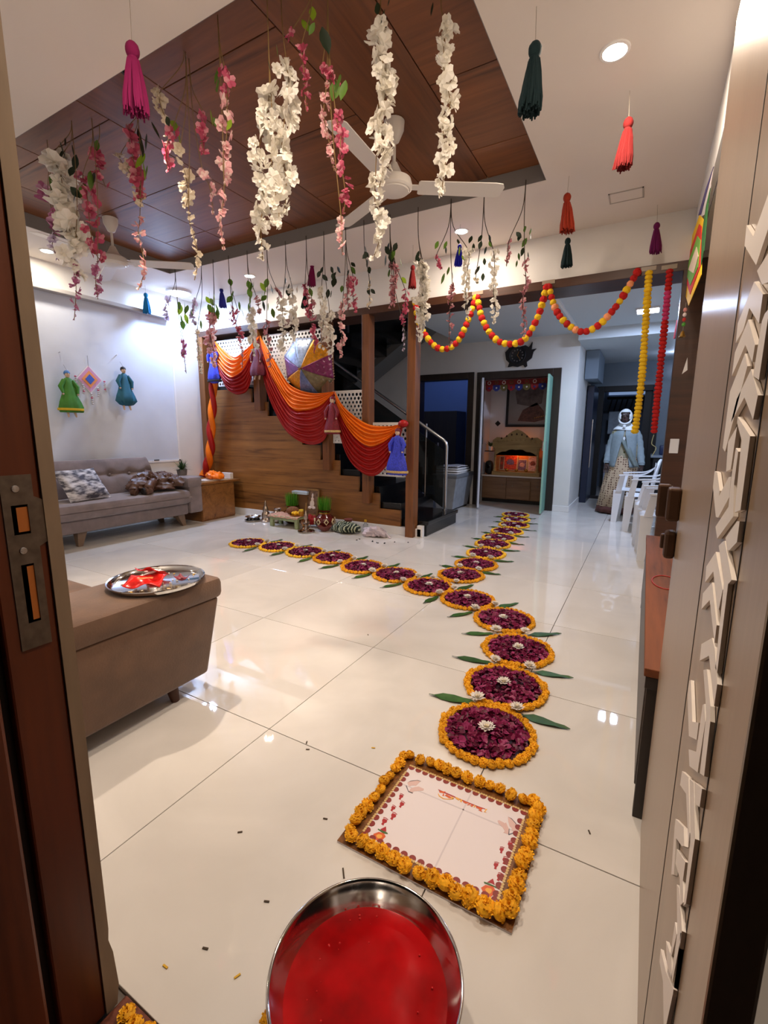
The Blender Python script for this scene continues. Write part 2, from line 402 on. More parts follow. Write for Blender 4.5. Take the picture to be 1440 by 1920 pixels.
MB().box(-.8659, -.8655, y0+.018, y0+.034, 1.026, 1.066).build('pocket_wood', fw_, sp)
MB().box(-.8659, -.8655, y0+.022, y0+.032, .876, .968).build('pocket_wood', fw_, sp)
# ------------------------------------------------------------------ open door leaf with chevron relief
LX = .09
dl = MB().bbox(LX, LX+.035, .425, 1.432, .008, 2.10, .003).build('door_1', M['leaf'], kind='structure', label='open beige door leaf with white interlocking chevron relief')
ORG['door_1'] = Vector()
for yy in (.548, .805): MB().box(LX-.0006, LX+.001, yy-.002, yy+.002, .01, 2.10).build('groove', M['groove'], dl)
chev = []
def crop(ox, oy, sc, polys):
    for p in polys: chev.append([(ox+a/sc, oy+b/sc) for a, b in p])
crop(1080, 300, 2.742, [
 [(880,335),(915,392),(985,195),(1000,150),(1000,330),(930,540),(905,500),(870,440)],
 [(935,570),(1000,465),(1010,620),(960,640)],
 [(920,625),(965,690),(945,840),(895,760),(865,870),(825,940),(835,840)],
 [(975,790),(1000,760),(945,1130),(915,1110),(960,830)],
 [(890,820),(925,950),(910,1040),(875,950),(805,1110),(820,990)],
 [(872,995),(885,1060),(770,1500),(757,1480),(795,1190)],
 [(905,1075),(940,1210),(915,1335),(870,1220),(800,1350),(830,1230)],
 [(835,1320),(900,1420),(850,1800),(820,1812),(855,1440),(832,1350)],
 [(832,1370),(800,1590),(775,1602),(785,1450)]])
crop(1160, 840, 4.364, [
 [(790,190),(812,200),(832,350),(826,395),(905,240),(925,235),(912,400),(820,570),(800,565),(776,320)],
 [(965,0),(985,30),(950,300),(945,560),(812,742),(797,645),(905,480),(930,230)],
 [(880,735),(975,600),(997,600),(975,770),(910,840),(893,830)],
 [(860,765),(874,760),(932,1080),(902,1115),(812,1840),(797,1800),(868,1100),(824,800)],
 [(800,850),(858,1160),(825,1325),(812,1320),(780,1010),(712,1100),(722,970)],
 [(770,1100),(808,1450),(790,1595),(750,1245),(682,1320),(694,1190)],
 [(770,1555),(792,1640),(818,1950),(792,2130),(745,1700),(668,1742),(682,1605)]])
crop(1160, 1220, 4.8, [
 [(768,175),(800,168),(833,500),(832,640),(778,1145),(737,1105),(793,600),(788,450)],
 [(640,270),(655,265),(668,640),(726,650),(708,805),(637,770),(624,400)],
 [(762,490),(778,480),(787,640),(717,1098),(642,1040),(635,890),(703,915)],
 [(575,1085),(634,1140),(646,1640),(634,1770),(612,1290),(557,1210)],
 [(690,1185),(758,1245),(735,1410),(692,1380)]])
crop(1080, 1400, 3.692, [
 [(792,225),(820,250),(829,640),(772,1165),(748,1105),(796,660)],
 [(693,500),(750,560),(754,690),(736,690),(697,635),(682,888),(663,888),(686,560)],
 [(702,710),(762,800),(744,930),(748,1080),(727,1100),(722,910),(692,810)],
 [(702,955),(720,985),(742,1330),(672,1632),(663,1600),(705,1300)],
 [(690,1215),(702,1300),(666,1450),(668,1620),(632,1500),(627,1345),(658,1440)],
 [(727,1290),(743,1390),(713,1775),(683,1690),(724,1440)],
 [(590,1400),(626,1560),(688,1840),(690,2010),(612,2010),(606,1630),(582,1490)]])
for poly in chev:
    q = []
    for x, y in poly:
        p = hit(x, y, 'x', LX-.004); q.append((p.y, p.z))
    q = [(min(max(a, .545), .80), b) for a, b in q]
    f = MB(); f.prism(q, (LX-.0005, 0, 0), (0, 1, 0), (0, 0, 1), (-.0042, 0, 0)); f.build('chevron_relief', M['chev'], dl)
# latch hardware near the free edge of the leaf
f = MB(); f.bbox(LX-.03, LX, 1.372, 1.425, .965, 1.05, .006); f.bbox(LX-.022, LX+.01, 1.425, 1.50, .975, 1.04, .006); f.bbox(LX-.05, LX-.018, 1.49, 1.52, .955, 1.048, .006)
f.build('door_latch', mat('dark_bronze_latch', (78, 56, 42), .4, .6), dl)
f = MB(); f.bbox(LX-.026, LX, 1.385, 1.43, .862, .935, .008); f.bbox(LX-.034, LX-.01, 1.425, 1.445, .88, .92, .004); f.build('catch_block', bpy.data.materials['dark_bronze_latch'], dl)
# ------------------------------------------------------------------ teak posts and stair partition
PF = 4.57
def post(x0, x1, zb, label, yb=4.70):
    o = MB().bbox(x0, x1, PF, yb, zb, 2.46, .004).build('wooden_post', M['teakz'], loc=((x0+x1)/2, (PF+yb)/2, zb), label=label, cat='post', group='teak posts of the stair partition'); return o
post(-4.555, -4.45, 1.45, 'hanging teak post behind the maroon puppet at the left of the drape')
post(-3.45, -3.352, .71, 'hanging teak post beside the mirrored umbrella')
post(-2.878, -2.787, .345, 'slim teak post between umbrella and floor-length post')
post(-2.305, -2.208, 0, 'full-height teak post standing on the floor at the stair foot')
MB().bbox(-5.6, -5.49, 4.57, 4.95, 0, 2.46, .004).build('trim_left_jamb', M['teakz'], kind='structure', label='deep teak side jamb of the stair partition')
MB().bbox(.133, .42, 4.57, 4.75, 0, 2.46, .004).build('trim_right_jamb', M['teakdark'], kind='structure', label='dark wooden post at the right end of the header')
sw = MB().bbox(.17, .235, 4.558, 4.571, 1.02, 1.14, .004).build('switch_plate', M['whiteplastic'], loc=(.2, 4.565, 1.02), label='small white switch plate on the dark right-hand post', cat='switch')
for za in (1.66, .62):
    MB().prism([(.20, za), (.235, za+.03), (.225, za+.13)], (0, 4.572, 0), (1, 0, 0), (0, 0, 1), (0, -.003, 0)).build('paper_scrap', M['white'], loc=(.21, 4.57, za), label='small white paper scrap taped %s on the dark right-hand post' % ('high' if za > 1 else 'low'), cat='paper')
# stepped teak panel, horizontal veneer boards
xs = [-2.41-.2855*i for i in range(9)]; zs = [.282+.1825*i for i in range(9)]
prof = [(-5.49, .095), (xs[0], .095)]
for x, z in zip(xs, zs): prof += [(x, z), (x-.2855, z)]
prof = prof[:-1]+[(-5.49, zs[-1])]
pn = MB().prism(prof, (0, 4.66, 0), (1, 0, 0), (0, 0, 1), (0, .03, 0)).build('wall_stair_panel', M['teak'], kind='structure', label='stepped teak veneer panel cladding the staircase')
ORG['wall_stair_panel'] = Vector()
for zz in (.46, .83, 1.2, 1.56): # fine veneer joints
    xr = [x for x, z in zip(xs, zs) if z > zz+.01]; xr = xr[0] if xr else xs[-1]
    MB().box(-5.49, xr-.002, 4.6588, 4.661, zz-.001, zz+.001).build('veneer_joint', M['groove'], pn)
MB().bbox(-5.49, -2.14, 4.645, 4.70, 0, .093, .003).build('baseboard_stairs', M['white'], kind='structure')
# the staircase: black granite flight rising to the left behind the panel
st = thing('staircase', 'black granite staircase with glass balustrade behind the teak panel', 'staircase', (-3, 5.2, 0))
for i in range(9):
    x1 = -2.10 if i == 0 else xs[i-1]-.02; x0 = xs[i]-.29
    z1 = .175+.1825*i
    MB().bbox(x0-.02, x1, 4.71, 5.66, max(0, z1-.185), z1, .006).build('step', M['granite'], st)
MB().bbox(-2.13, -2.075, 4.70, 5.66, .135, .18, .006).build('nosing', M['granite'], st)
MB().box(-5.59, xs[-1]-.3, 4.71, 7.29, 1.62, 1.80).build('landing', M['granite'], st)
for i in range(8):   # return flight rising to the right, seen from below
    x0 = -4.95+.285*i; z0 = 1.82+.1825*i
    if x0 < -3.0: MB().box(x0, x0+.32, 5.72, 6.75, z0, z0+.19).build('upper_step', M['granite'], st)
sf = [(-4.95, 1.62), (-2.75, 3.02), (-2.75, 3.12), (-4.95, 1.76)]
MB().prism(sf, (0, 6.75, 0), (1, 0, 0), (0, 0, 1), (0, .5, 0)).build('soffit', mat('stair_soffit_paint', (122, 120, 116), .7), st)
# handrail and glass
hr = [(-2.228, 5.58, .17), (-2.228, 5.58, 1.0), (-2.24, 5.58, 1.045), (-2.28, 5.58, 1.085), (-4.4, 5.58, 2.42)]
MB().tube(spline(hr[:2], 2)+[Vector(p) for p in hr[2:]], .021, 12).build('handrail', M['steel'], st, smooth=True)
for x in (-2.52, -3.38, -4.2):
    z = .17+.64*(-2.228-x)
    MB().tube([(x, 5.58, z), (x, 5.58, z+.93)], .012, 8).build('baluster', M['steel'], st, smooth=True)
gl = mat('smoked_glass', (70, 76, 78), .03, trans=.9, ior=1.3, spec=.4)
MB().prism([(-2.26, .2), (-2.26, .95), (-4.35, 2.29), (-4.35, 1.55)], (0, 5.572, 0), (1, 0, 0), (0, 0, 1), (0, .008, 0)).build('glass_panel', gl, st)
MB().tube([(-2.228, 5.58, .172), (-2.228, 5.58, .185)], .035, 12).build('rail_foot', M['steel'], st)
MB().bbox(-2.19, -2.12, 4.645, 4.70, 0, .13, .004).build('corner_block', M['white'], st)
# white pierced jali panels between the posts
jm = mat('white_jali_board', (232, 230, 226), .45)
def jali(x0, x1, z0, z1, label, cx, cz):
    r = thing('jali_panel', label, 'lattice panel', ((x0+x1)/2, 4.66, z0), 'white pierced panels in the stair partition')
    holes = []; p = .052; j = 0; z = z0+.03
    while z < z1-.02:      # honeycomb of round holes that grow away from one point
        x = x0+.03+(p/2 if j % 2 else 0)
        while x < x1-.02:
            d = math.hypot(x-cx, z-cz); rr = min(.021, max(.005, .004+.034*d))
            if d > .06: holes.append((x, z, rr))
            x += p
        z += p*.866; j += 1
    f = MB(); build_holed(f, x0, x1, z0, z1, holes, 4.652, 4.664)
    f.build('board', jm, r)
    return r
def build_holed(f, x0, x1, z0, z1, holes, ya, yb):
    """solid board with round holes: triangulated face from bmesh, then walls"""
    bm = bmesh.new(); edges = []
    def loop(pts):
        vs = [bm.verts.new((a, ya, c)) for a, c in pts]
        for i in range(len(vs)): edges.append(bm.edges.new((vs[i], vs[(i+1) % len(vs)])))
    loop([(x0, z0), (x1, z0), (x1, z1), (x0, z1)])
    for x, z, r in holes: loop([(x+r*math.cos(a*PI/4+.2), z+r*math.sin(a*PI/4+.2)) for a in range(8)])
    bmesh.ops.triangle_fill(bm, use_beauty=True, use_dissolve=False, edges=edges, normal=(0, -1, 0))
    ret = bmesh.ops.extrude_face_region(bm, geom=bm.faces[:])
    for g in ret['geom']:
        if isinstance(g, bmesh.types.BMVert): g.co.y = yb
    bmesh.ops.recalc_face_normals(bm, faces=bm.faces[:])
    f.bm(bm)
jali(-5.30, -4.56, 1.79, 2.40, 'white pierced panel behind the first orange swag', -4.93, 2.12)
jali(-4.44, -3.46, 1.785, 2.395, 'white pierced panel behind the mirrored umbrella', -4.0, 2.05)
jali(-3.345, -2.885, 1.04, 1.66, 'white pierced panel above the middle of the drape', -3.3, 1.2)
jali(-2.78, -2.31, .672, 1.287, 'lowest white pierced panel, beside the full-height post', -2.75, .95)
# ------------------------------------------------------------------ lamps in the ceiling
def downlight(x, y, power, col, label, r=.052, z=CZ, cool=False):
    t = thing('downlight', label, 'downlight', (x, y, z), 'recessed ceiling downlights')
    MB().lathe([(r+.014, 0), (r+.012, -.006), (r, -.007), (r, -.002)], (x, y, z), 24).build('trim_ring', M['white'], t, smooth=True)
    MB().lathe([(0, -.0045), (r*.98, -.0045), (r*.98, -.002)], (x, y, z), 20).build('lens', M['bulbcool'] if cool else M['bulb'], t)
    lamp('downlight_beam', 'AREA', (x, y, z-.012), power, col, r*2, parent=t)
    return t
downlight(-.288, 2.637, 20, WARM, 'bright round downlight at the upper right of the ceiling')
downlight(-1.571, 4.127, 15, WARM, 'round downlight above the blue tassel near the opening')
downlight(-4.077, 4.103, 10, (255, 238, 215), 'small downlight above the first drape swag')
downlight(-5.28, 2.613, 7, (255, 238, 215), 'downlight at far left beside the door frame')
for x, p, w in ((-4.5, 6, 'far left end'), (-1.2, 20, 'middle'), (-.25, 17, 'right end')):  # unseen lamps added to brighten the near floor
    downlight(x, 1.02, p, WARM, 'unseen warm downlight added in the near ceiling border, %s of the row' % w)
t = thing('spotlight', 'deep recessed narrow-beam spot in the wooden tray behind the magenta tassel', 'downlight', (-2.5, 1.72, TZ), 'recessed ceiling downlights')
MB().lathe([(.05, 0), (.05, -.006), (.036, -.006), (.034, .012)], (-2.5, 1.72, TZ), 24).build('trim_ring', M['black'], t, smooth=True)
lamp('spotlight_beam', 'SPOT', (-2.5, 1.72, TZ-.01), 210, WARM, .03, parent=t, spot=math.radians(66))
# big surface-mounted round lamp over the far left corner
t = thing('round_ceiling_lamp', 'large glowing round LED lamp in the far left ceiling corner', 'ceiling lamp', (-5.3, 4.1, CZ))
MB().lathe([(.15, 0), (.15, -.025), (.135, -.03)], (-5.3, 4.1, CZ), 32).build('rim', M['white'], t, smooth=True)
MB().lathe([(.134, -.0305), (.10, -.045), (0, -.052)], (-5.3, 4.1, CZ), 32).build('diffuser', M['bulbcool'], t, smooth=True)
lamp('round_lamp_light', 'AREA', (-5.3, 4.1, CZ-.06), 36, (172, 204, 255), .27, parent=t)
# passage lamp
t = thing('passage_panel_lamp', 'bright square panel lamp on the passage ceiling behind the yellow garland', 'ceiling lamp', (-.12, 6.3, 2.57))
MB().bbox(-.24, .0, 6.18, 6.42, 2.55, 2.57, .003).build('frame', M['white'], t)
MB().box(-.225, -.015, 6.195, 6.405, 2.547, 2.551).build('diffuser', M['bulbcool'], t)
lamp('passage_lamp_light', 'AREA', (-.12, 6.3, 2.54), 42, COOL, .22, parent=t)
# access hatch and its frame
t = thing('ceiling_hatch', 'small rectangular access hatch in the white ceiling', 'hatch', (-.295, 4.13, CZ))
f = MB(); f.bbox(-.40, -.19, 4.055, 4.205, CZ-.003, CZ-.0005, .001); f.build('cover', M['ceil'], t)
f = MB()
for a in ((-.41, -.40, 4.045, 4.215), (-.19, -.18, 4.045, 4.215), (-.41, -.18, 4.045, 4.055), (-.41, -.18, 4.205, 4.215)): f.box(*a, CZ-.005, CZ-.0005)
f.build('frame', mat('hatch_frame_grey', (176, 168, 160), .6), t)
# ------------------------------------------------------------------ ceiling fans
fanw = mat('white_fan_enamel', (222, 216, 208), .35)
def fan(x, y, z, a0, label):
    t = thing('ceiling_fan', label, 'ceiling fan', (x, y, TZ), 'ceiling fans')
    MB().lathe([(.018, TZ), (.062, TZ-.004), (.058, TZ-.05), (.03, TZ-.11), (.014, TZ-.12)], (x, y, 0), 20).build('canopy', fanw, t, smooth=True)
    MB().tube([(x, y, TZ-.1), (x, y, z+.09)], .011, 10).build('downrod', fanw, t, smooth=True)
    MB().lathe([(.02, z+.13), (.05, z+.07), (.085, z+.045), (.105, z+.035), (.112, z+.01), (.112, z-.012), (.10, z-.022), (.095, z-.02), (.09, z-.03), (.05, z-.04), (0, z-.042)], (x, y, 0), 32).build('motor_housing', fanw, t, smooth=True)
    for k in range(3):
        a = a0+k*2*PI/3; R = RZ(a).to_3x3() @ RX(math.radians(-10)).to_3x3()
        MB().obox(Vector((x, y, z))+R @ Vector((.135, 0, 0)), (.08, .04, .008), R).build('blade_arm', fanw, t)
        P = [(.15, -.048), (.16, -.058), (.62, -.066), (.665, -.06), (.68, -.03), (.672, .045), (.655, .058), (.16, .058), (.15, .05)]
        f = MB(); f.prism(P, Vector((x, y, z-.003)), R @ Vector((1, 0, 0)), R @ Vector((0, 1, 0)), R @ Vector((0, 0, .005))); f.build('blade', fanw, t)
    return t
fan(-1.49, 2.74, 2.665, math.radians(33), 'white three-blade ceiling fan under the middle of the wooden tray')
fan(-4.28, 2.66, 2.66, math.radians(38), 'white ceiling fan further left, behind the pink and white vines')
# ------------------------------------------------------------------ grey sofa along the left wall
suede = mat('grey_brown_suede', (126, 113, 112), .85, var=.16, scale=9, bump=.12, bscale=120, sheen=.3)
suede2 = mat('brown_suede', (98, 71, 51), .85, var=.2, scale=9, bump=.12, bscale=120, sheen=.3)
legwood = mat('ash_brown_leg', (128, 106, 88), .5, var=.1, scale=20)
so = thing('sofa', 'grey suede sofa with a button-tufted back along the left wall', 'sofa', (-5.2, 2.85, 0))
SY0, SY1 = 1.75, 3.74
MB().bbox(-5.55, -4.92, SY0, SY1, .15, .285, .02).build('base', suede, so, smooth=True)
MB().bbox(-5.50, -4.86, SY0, SY1+.02, .285, .455, .05).build('seat_cushion', suede, so, smooth=True)
MB().bbox(-5.50, -4.86, SY0, SY1+.02, .362, .374, .004).build('piping', mat('grey_piping', (150, 136, 130), .8), so)
btn = [(y, z) for z in (.675,) for y in [1.9+.235*i for i in range(8)]]
def backf(u, v):
    y = SY0+(3.66-.10*v-SY0)*u; z = .44+.41*v; x = -5.34-.09*v
    x += .035*math.sin(PI*min(1, max(0, v)))**.5*0.6
    for by, bz in btn:
        d2 = ((y-by)/.055)**2+((z-bz)/.05)**2; x -= .035*math.exp(-d2)
    x -= .014*math.exp(-((z-.675)/.02)**2)
    return (x, y, z)
f = MB(); f.grid(backf, 90, 26)
b0 = [backf(0, j/26) for j in range(27)]
f.grid(lambda u, v: (lambda p: (p[0]+(-5.50-p[0])*v, p[1], p[2]))(backf(u, 1)), 30, 2)
f.grid(lambda u, v: (lambda p: (p[0]+(-5.50-p[0])*v, p[1], p[2]))(backf(1, u)), 20, 2)
f.grid(lambda u, v: (-5.50, SY0+(3.6-SY0)*u, .44+.41*v), 2, 2)
f.build('tufted_back', suede, so, smooth=True)
for by, bz in btn: MB().ball((-5.40, by, bz), (.008, .016, .016), 8, 5).build('button', suede, so, smooth=True)
f = MB(); f.bbox(-5.52, -4.90, 3.755, 3.945, .155, .50, .025); f.build('arm', suede, so, smooth=True)
f = MB(); f.bbox(-5.54, -4.885, 3.725, 3.955, .47, .615, .05); f.build('arm_pad', suede, so, smooth=True)
for x in (-5.02, -5.45):
    for y, dy in ((2.50, -.03), (3.66, .05), (1.85, -.03)):
        f = MB(); a, b = .05, .022
        f.add([(x-a, y-a, .16), (x+a, y-a, .16), (x+a, y+a, .16), (x-a, y+a, .16), (x+.02-b, y+dy-b, 0), (x+.02+b, y+dy-b, 0), (x+.02+b, y+dy+b, 0), (x+.02-b, y+dy+b, 0)],
              [(0,1,2,3),(7,6,5,4),(0,4,5,1),(1,5,6,2),(2,6,7,3),(3,7,4,0)]); f.build('leg', legwood, so)
# cushion leaning on the sofa back
def pillow(f, c, w, h, t, Mx, n=14):
    c = Vector(c)
    for s in (-1, 1):
        def fn(u, v):
            a, b = 2*u-1, 2*v-1
            e = (max(0, 1-abs(a)**2.4)*max(0, 1-abs(b)**2.4))**.5
            k = 1-.06*(1-abs(a))*abs(b)**3
            x = a*w/2*(1-.07*(1-b*b)*abs(a)**3); z = b*h/2*(1-.07*(1-a*a)*abs(b)**3)
            return c+Mx @ Vector((x, s*(t/2)*e+.006*math.sin(9*a+4*b)*e, z))
        f.grid(fn if s > 0 else (lambda u, v: fn(1-u, v)), n, n)
def mottled():
    m, t_, b = nt('grey_white_marbled_fabric'); tc = t_.nodes.new('ShaderNodeTexCoord'); mp = t_.nodes.new('ShaderNodeMapping'); mp.inputs['Scale'].default_value = (5, 5, 14)
    n = t_.nodes.new('ShaderNodeTexNoise'); n.inputs['Scale'].default_value = 2.2; n.inputs['Detail'].default_value = 7; r = t_.nodes.new('ShaderNodeValToRGB')
    e = r.color_ramp.elements; e[0].position = .4; e[0].color = (*lin((70, 68, 78)), 1); e[1].position = .62; e[1].color = (*lin((208, 206, 210)), 1)
    t_.links.new(tc.outputs['Object'], mp.inputs[0]); t_.links.new(mp.outputs[0], n.inputs['Vector']); t_.links.new(n.outputs[0], r.inputs[0]); t_.links.new(r.outputs[0], b.inputs['Base Color']); b.inputs['Roughness'].default_value = .8
    return m
f = MB(); R = (RZ(math.radians(98)) @ RX(math.radians(-38))).to_3x3()
pillow(f, (-5.13, 2.63, .615), .46, .40, .15, R); f.build('cushion', mottled(), loc=(-5.13, 2.63, .46), smooth=True, label='grey and white marbled cushion leaning on the sofa', cat='cushion')
# crumpled jacket
def heap(c, rx, ry, rz, seed, amp=.25, fr=3, n=48, m=24):
    f = MB(); c = Vector(c); rnd = Vector((seed*3.1, seed*1.7, seed*.9))
    def rf(v):
        d = v.normalized()
        w = noise.noise(d*1.6+rnd)*3.2+noise.noise(d*3.1+rnd)*1.2
        r1 = 1-abs(math.sin(fr*1.5*(d.x*.75+d.y*.55+d.z*.5)+w)); r3 = noise.noise(d*1.3+rnd); r2 = 1-abs(math.sin(fr*2.2*(d.y*.8-d.x*.5)+w*1.4+seed))
        return 1+amp*(.55*r1**1.5-.2)+amp*.3*(r2**1.5-.3)+amp*r3
    f.ball((0, 0, 0), (rx, ry, rz), n, m, rfun=rf)
    for v in f.v: v.z = max(v.z, -rz*.35+.01*noise.noise(v*9)); v += c
    return f
jk = thing('jacket', 'crumpled brown leather-look jacket lying on the sofa', 'jacket', (-5.15, 3.45, .46))
jmat = mat('brown_satin_leather', (88, 60, 45), .45, var=.2, scale=8, bump=.04, bscale=25)
heap((-5.14, 3.42, .535), .21, .27, .14, 4, .5, 3.0, 80, 40).build('body', jmat, jk, smooth=True)
f = MB(); f.tube(spline([(-5.05, 3.38, .58), (-4.97, 3.27, .55), (-4.94, 3.24, .5), (-4.95, 3.2, .49)], 6), [.05+.006*math.sin(i*1.7) for i in range(19)], 12); f.build('sleeve', jmat, jk, smooth=True)
f = MB(); f.tube(spline([(-5.1, 3.3, .6), (-5.03, 3.14, .56), (-5.0, 3.1, .50), (-4.97, 3.12, .485)], 6), [.045+.007*math.sin(i*2.1) for i in range(19)], 12); f.build('sleeve', jmat, jk, smooth=True)
f = MB(); f.tube([(-4.95, 3.205, .49), (-4.955, 3.175, .488)], .047, 12); f.build('cuff', mat('dark_ribbed_cuff', (30, 24, 24), .9), jk)
heap((-5.12, 3.62, .55), .16, .13, .10, 9, .5, 3.4, 60, 30).build('collar', jmat, jk, smooth=True)
# plant in the corner behind the arm
pl = thing('potted_plant', 'small bushy green plant in a grey pot beside the side cabinet', 'potted plant', (-5.2, 4.04, .615))
MB().lathe([(.045, .617), (.055, .617), (.065, .69), (.06, .69), (.055, .68), (0, .68)], (-5.16, 3.86, 0), 20).build('pot', mat('grey_pot', (120, 114, 112), .7), pl, smooth=True)
gm = [mat('plant_leaf_dark', (48, 70, 44), .5), mat('plant_leaf_mid', (78, 104, 62), .5), mat('plant_flower_mauve', (120, 110, 150), .6)]
f = MB(); rd = random.Random(3)
for i in range(150):
    a = rd.uniform(0, 2*PI); e = rd.uniform(.15, 1.5); L = rd.uniform(.07, .17)
    d = Vector((math.cos(a)*math.cos(e), math.sin(a)*math.cos(e), math.sin(e))); o = Vector((-5.16, 3.86, .68)); s_ = d.cross(Vector((0, 0, 1))).normalized()*rd.uniform(.004, .009)
    p1 = o+d*L*.55; p2 = o+d*L+Vector((0, 0, -.03*math.cos(e))); f.mi = rd.choice((0, 0, 1, 1, 2)) if i % 9 == 0 else rd.choice((0, 1))
    f.add([o, p1+s_, p2, p1-s_], [(0, 1, 2, 3)])
f.build('foliage', gm, pl, kind='stuff')
# ------------------------------------------------------------------ teak side cabinet
cb = thing('side_cabinet', 'low teak side cabinet between sofa arm and stair panel', 'cabinet', (-5.27, 4.27, 0))
MB().bbox(-5.575, -4.985, 3.985, 4.54, 0, .485, .004).build('body', M['teak'], cb)
MB().bbox(-5.58, -4.955, 3.965, 4.64, .485, .515, .004).build('top_board', M['teak'], cb)
MB().bbox(-4.985, -4.972, 3.99, 4.535, .02, .48, .003).build('side_panel', M['teak'], cb)
# ------------------------------------------------------------------ brown sofa end near the door
bs = thing('armchair', 'brown suede seat by the door with a steel tray on its arm', 'sofa', (-1.95, .95, 0))
f = MB()
f.add([(-1.99, .50, .085), (-1.665, .50, .085), (-1.665, 1.315, .085), (-1.99, 1.315, .085), (-2.0, .50, .44), (-1.645, .50, .44), (-1.645, 1.385, .44), (-2.0, 1.385, .44)],
      [(3,2,1,0),(4,5,6,7),(0,1,5,4),(1,2,6,5),(2,3,7,6),(3,0,4,7)])
bm = bmesh.new(); bv = [bm.verts.new(v) for v in f.v]
for q in f.f: bm.faces.new([bv[i] for i in q])
bmesh.ops.bevel(bm, geom=bm.edges[:], offset=.02, segments=3, affect='EDGES', profile=.5)
f = MB(); f.bm(bm); f.build('arm', suede2, bs, smooth=True)
def padtop(u, v): return None
MB().bbox(-2.02, -1.635, .50, 1.40, .432, .532, .028).build('arm_pad', suede2, bs, smooth=True)
MB().bbox(-3.2, -2.02, .50, 1.30, .12, .30, .03).build('base', suede2, bs, smooth=True)
MB().bbox(-3.2, -2.03, .62, 1.10, .30, .50, .05).build('seat_cushion', suede2, bs, smooth=True)
MB().bbox(-3.2, -2.03, .42, .62, .30, .82, .05).build('back', suede2, bs, smooth=True)
for x, y in ((-1.74, 1.17), (-1.74, .6), (-3.1, 1.2), (-3.1, .6)):
    f = MB(); f.tube([(x, y, .09), (x+.01, y, .045), (x+.015, y+.005, .0)], [.026, .024, .018], 10); f.build('leg', mat('dark_turned_leg', (74, 42, 28), .5) if 'dark_turned_leg' not in bpy.data.materials else bpy.data.materials['dark_turned_leg'], bs, smooth=True)
# steel thali on the arm with a red packet
ty = (-1.80, 1.185, .533)
th = MB().lathe([(0, .002), (.168, .002), (.182, .010), (.188, .022), (.194, .024), (.195, .021), (.189, .018), (.184, .006), (.17, -.001), (0, -.001)], ty, 48).build('steel_plate', M['chrome'], loc=ty, smooth=True, label='large round steel plate resting on the brown seat arm', cat='plate')
pk = thing('red_packet', 'torn red foil packet lying in the steel plate', 'packet', (-1.80, 1.15, .537))
redf = mat('red_foil', (206, 28, 22), .25, .1, var=.3, scale=30)
def fold(c, w, h, rz, tilt, wob):
    f = MB(); c = Vector(c); R = (RZ(rz) @ RX(tilt)).to_3x3()
    f.grid(lambda u, v: c+R @ Vector(((u-.5)*w, (v-.5)*h, wob*math.sin(7*u+3)*math.cos(5*v))), 10, 10); return f
fold((-1.80, 1.13, .56), .15, .09, .6, .25, .012).build('wrapper', redf, pk, smooth=True, solid=.0015)
fold((-1.845, 1.195, .575), .10, .10, .3, -.5, .010).build('flap', redf, pk, smooth=True, solid=.0015)
fold((-1.825, 1.165, .578), .012, .10, -.5, .2, .004).build('white_band', M['white'], pk, smooth=True, solid=.001)
fold((-1.78, 1.12, .576), .06, .012, .7, .2, .002).build('print_strip', mat('orange_print', (236, 120, 60), .4), pk, smooth=True, solid=.001)
for i, (x, y, r, c, nm) in enumerate(((-1.705, 1.235, .024, (120, 20, 40), 'curled dark red petal in the steel plate'),)):
    f = MB(); f.grid(lambda u, v: (x+.03*(u-.5)*2, y+.018*(v-.5)*2, .545+.014*((u-.5)**2*4+(v-.5)**2*3)), 5, 5); f.build('petal', mat('crimson_petal', c, .5), loc=(x, y, .54), smooth=True, solid=.001, label=nm, cat='petal')
rd = random.Random(5)
f = MB()
for i in range(34):
    a, r = rd.uniform(0, 6.28), .16*rd.random()**.5; x, y = ty[0]+r*math.cos(a), ty[1]+r*math.sin(a)
    f.mi = rd.choice((0, 0, 1)); f.obox((x, y, .5375), (.012*rd.uniform(.5, 1.3), .004, .002), RZ(rd.uniform(0, 3)).to_3x3())
f.build('rice_and_petal_scraps', [mat('pale_rice', (220, 206, 180), .6), mat('yellow_scrap', (206, 160, 40), .6)], loc=ty, label='rice grains and flower scraps scattered in the steel plate', cat='rice', kind='stuff')
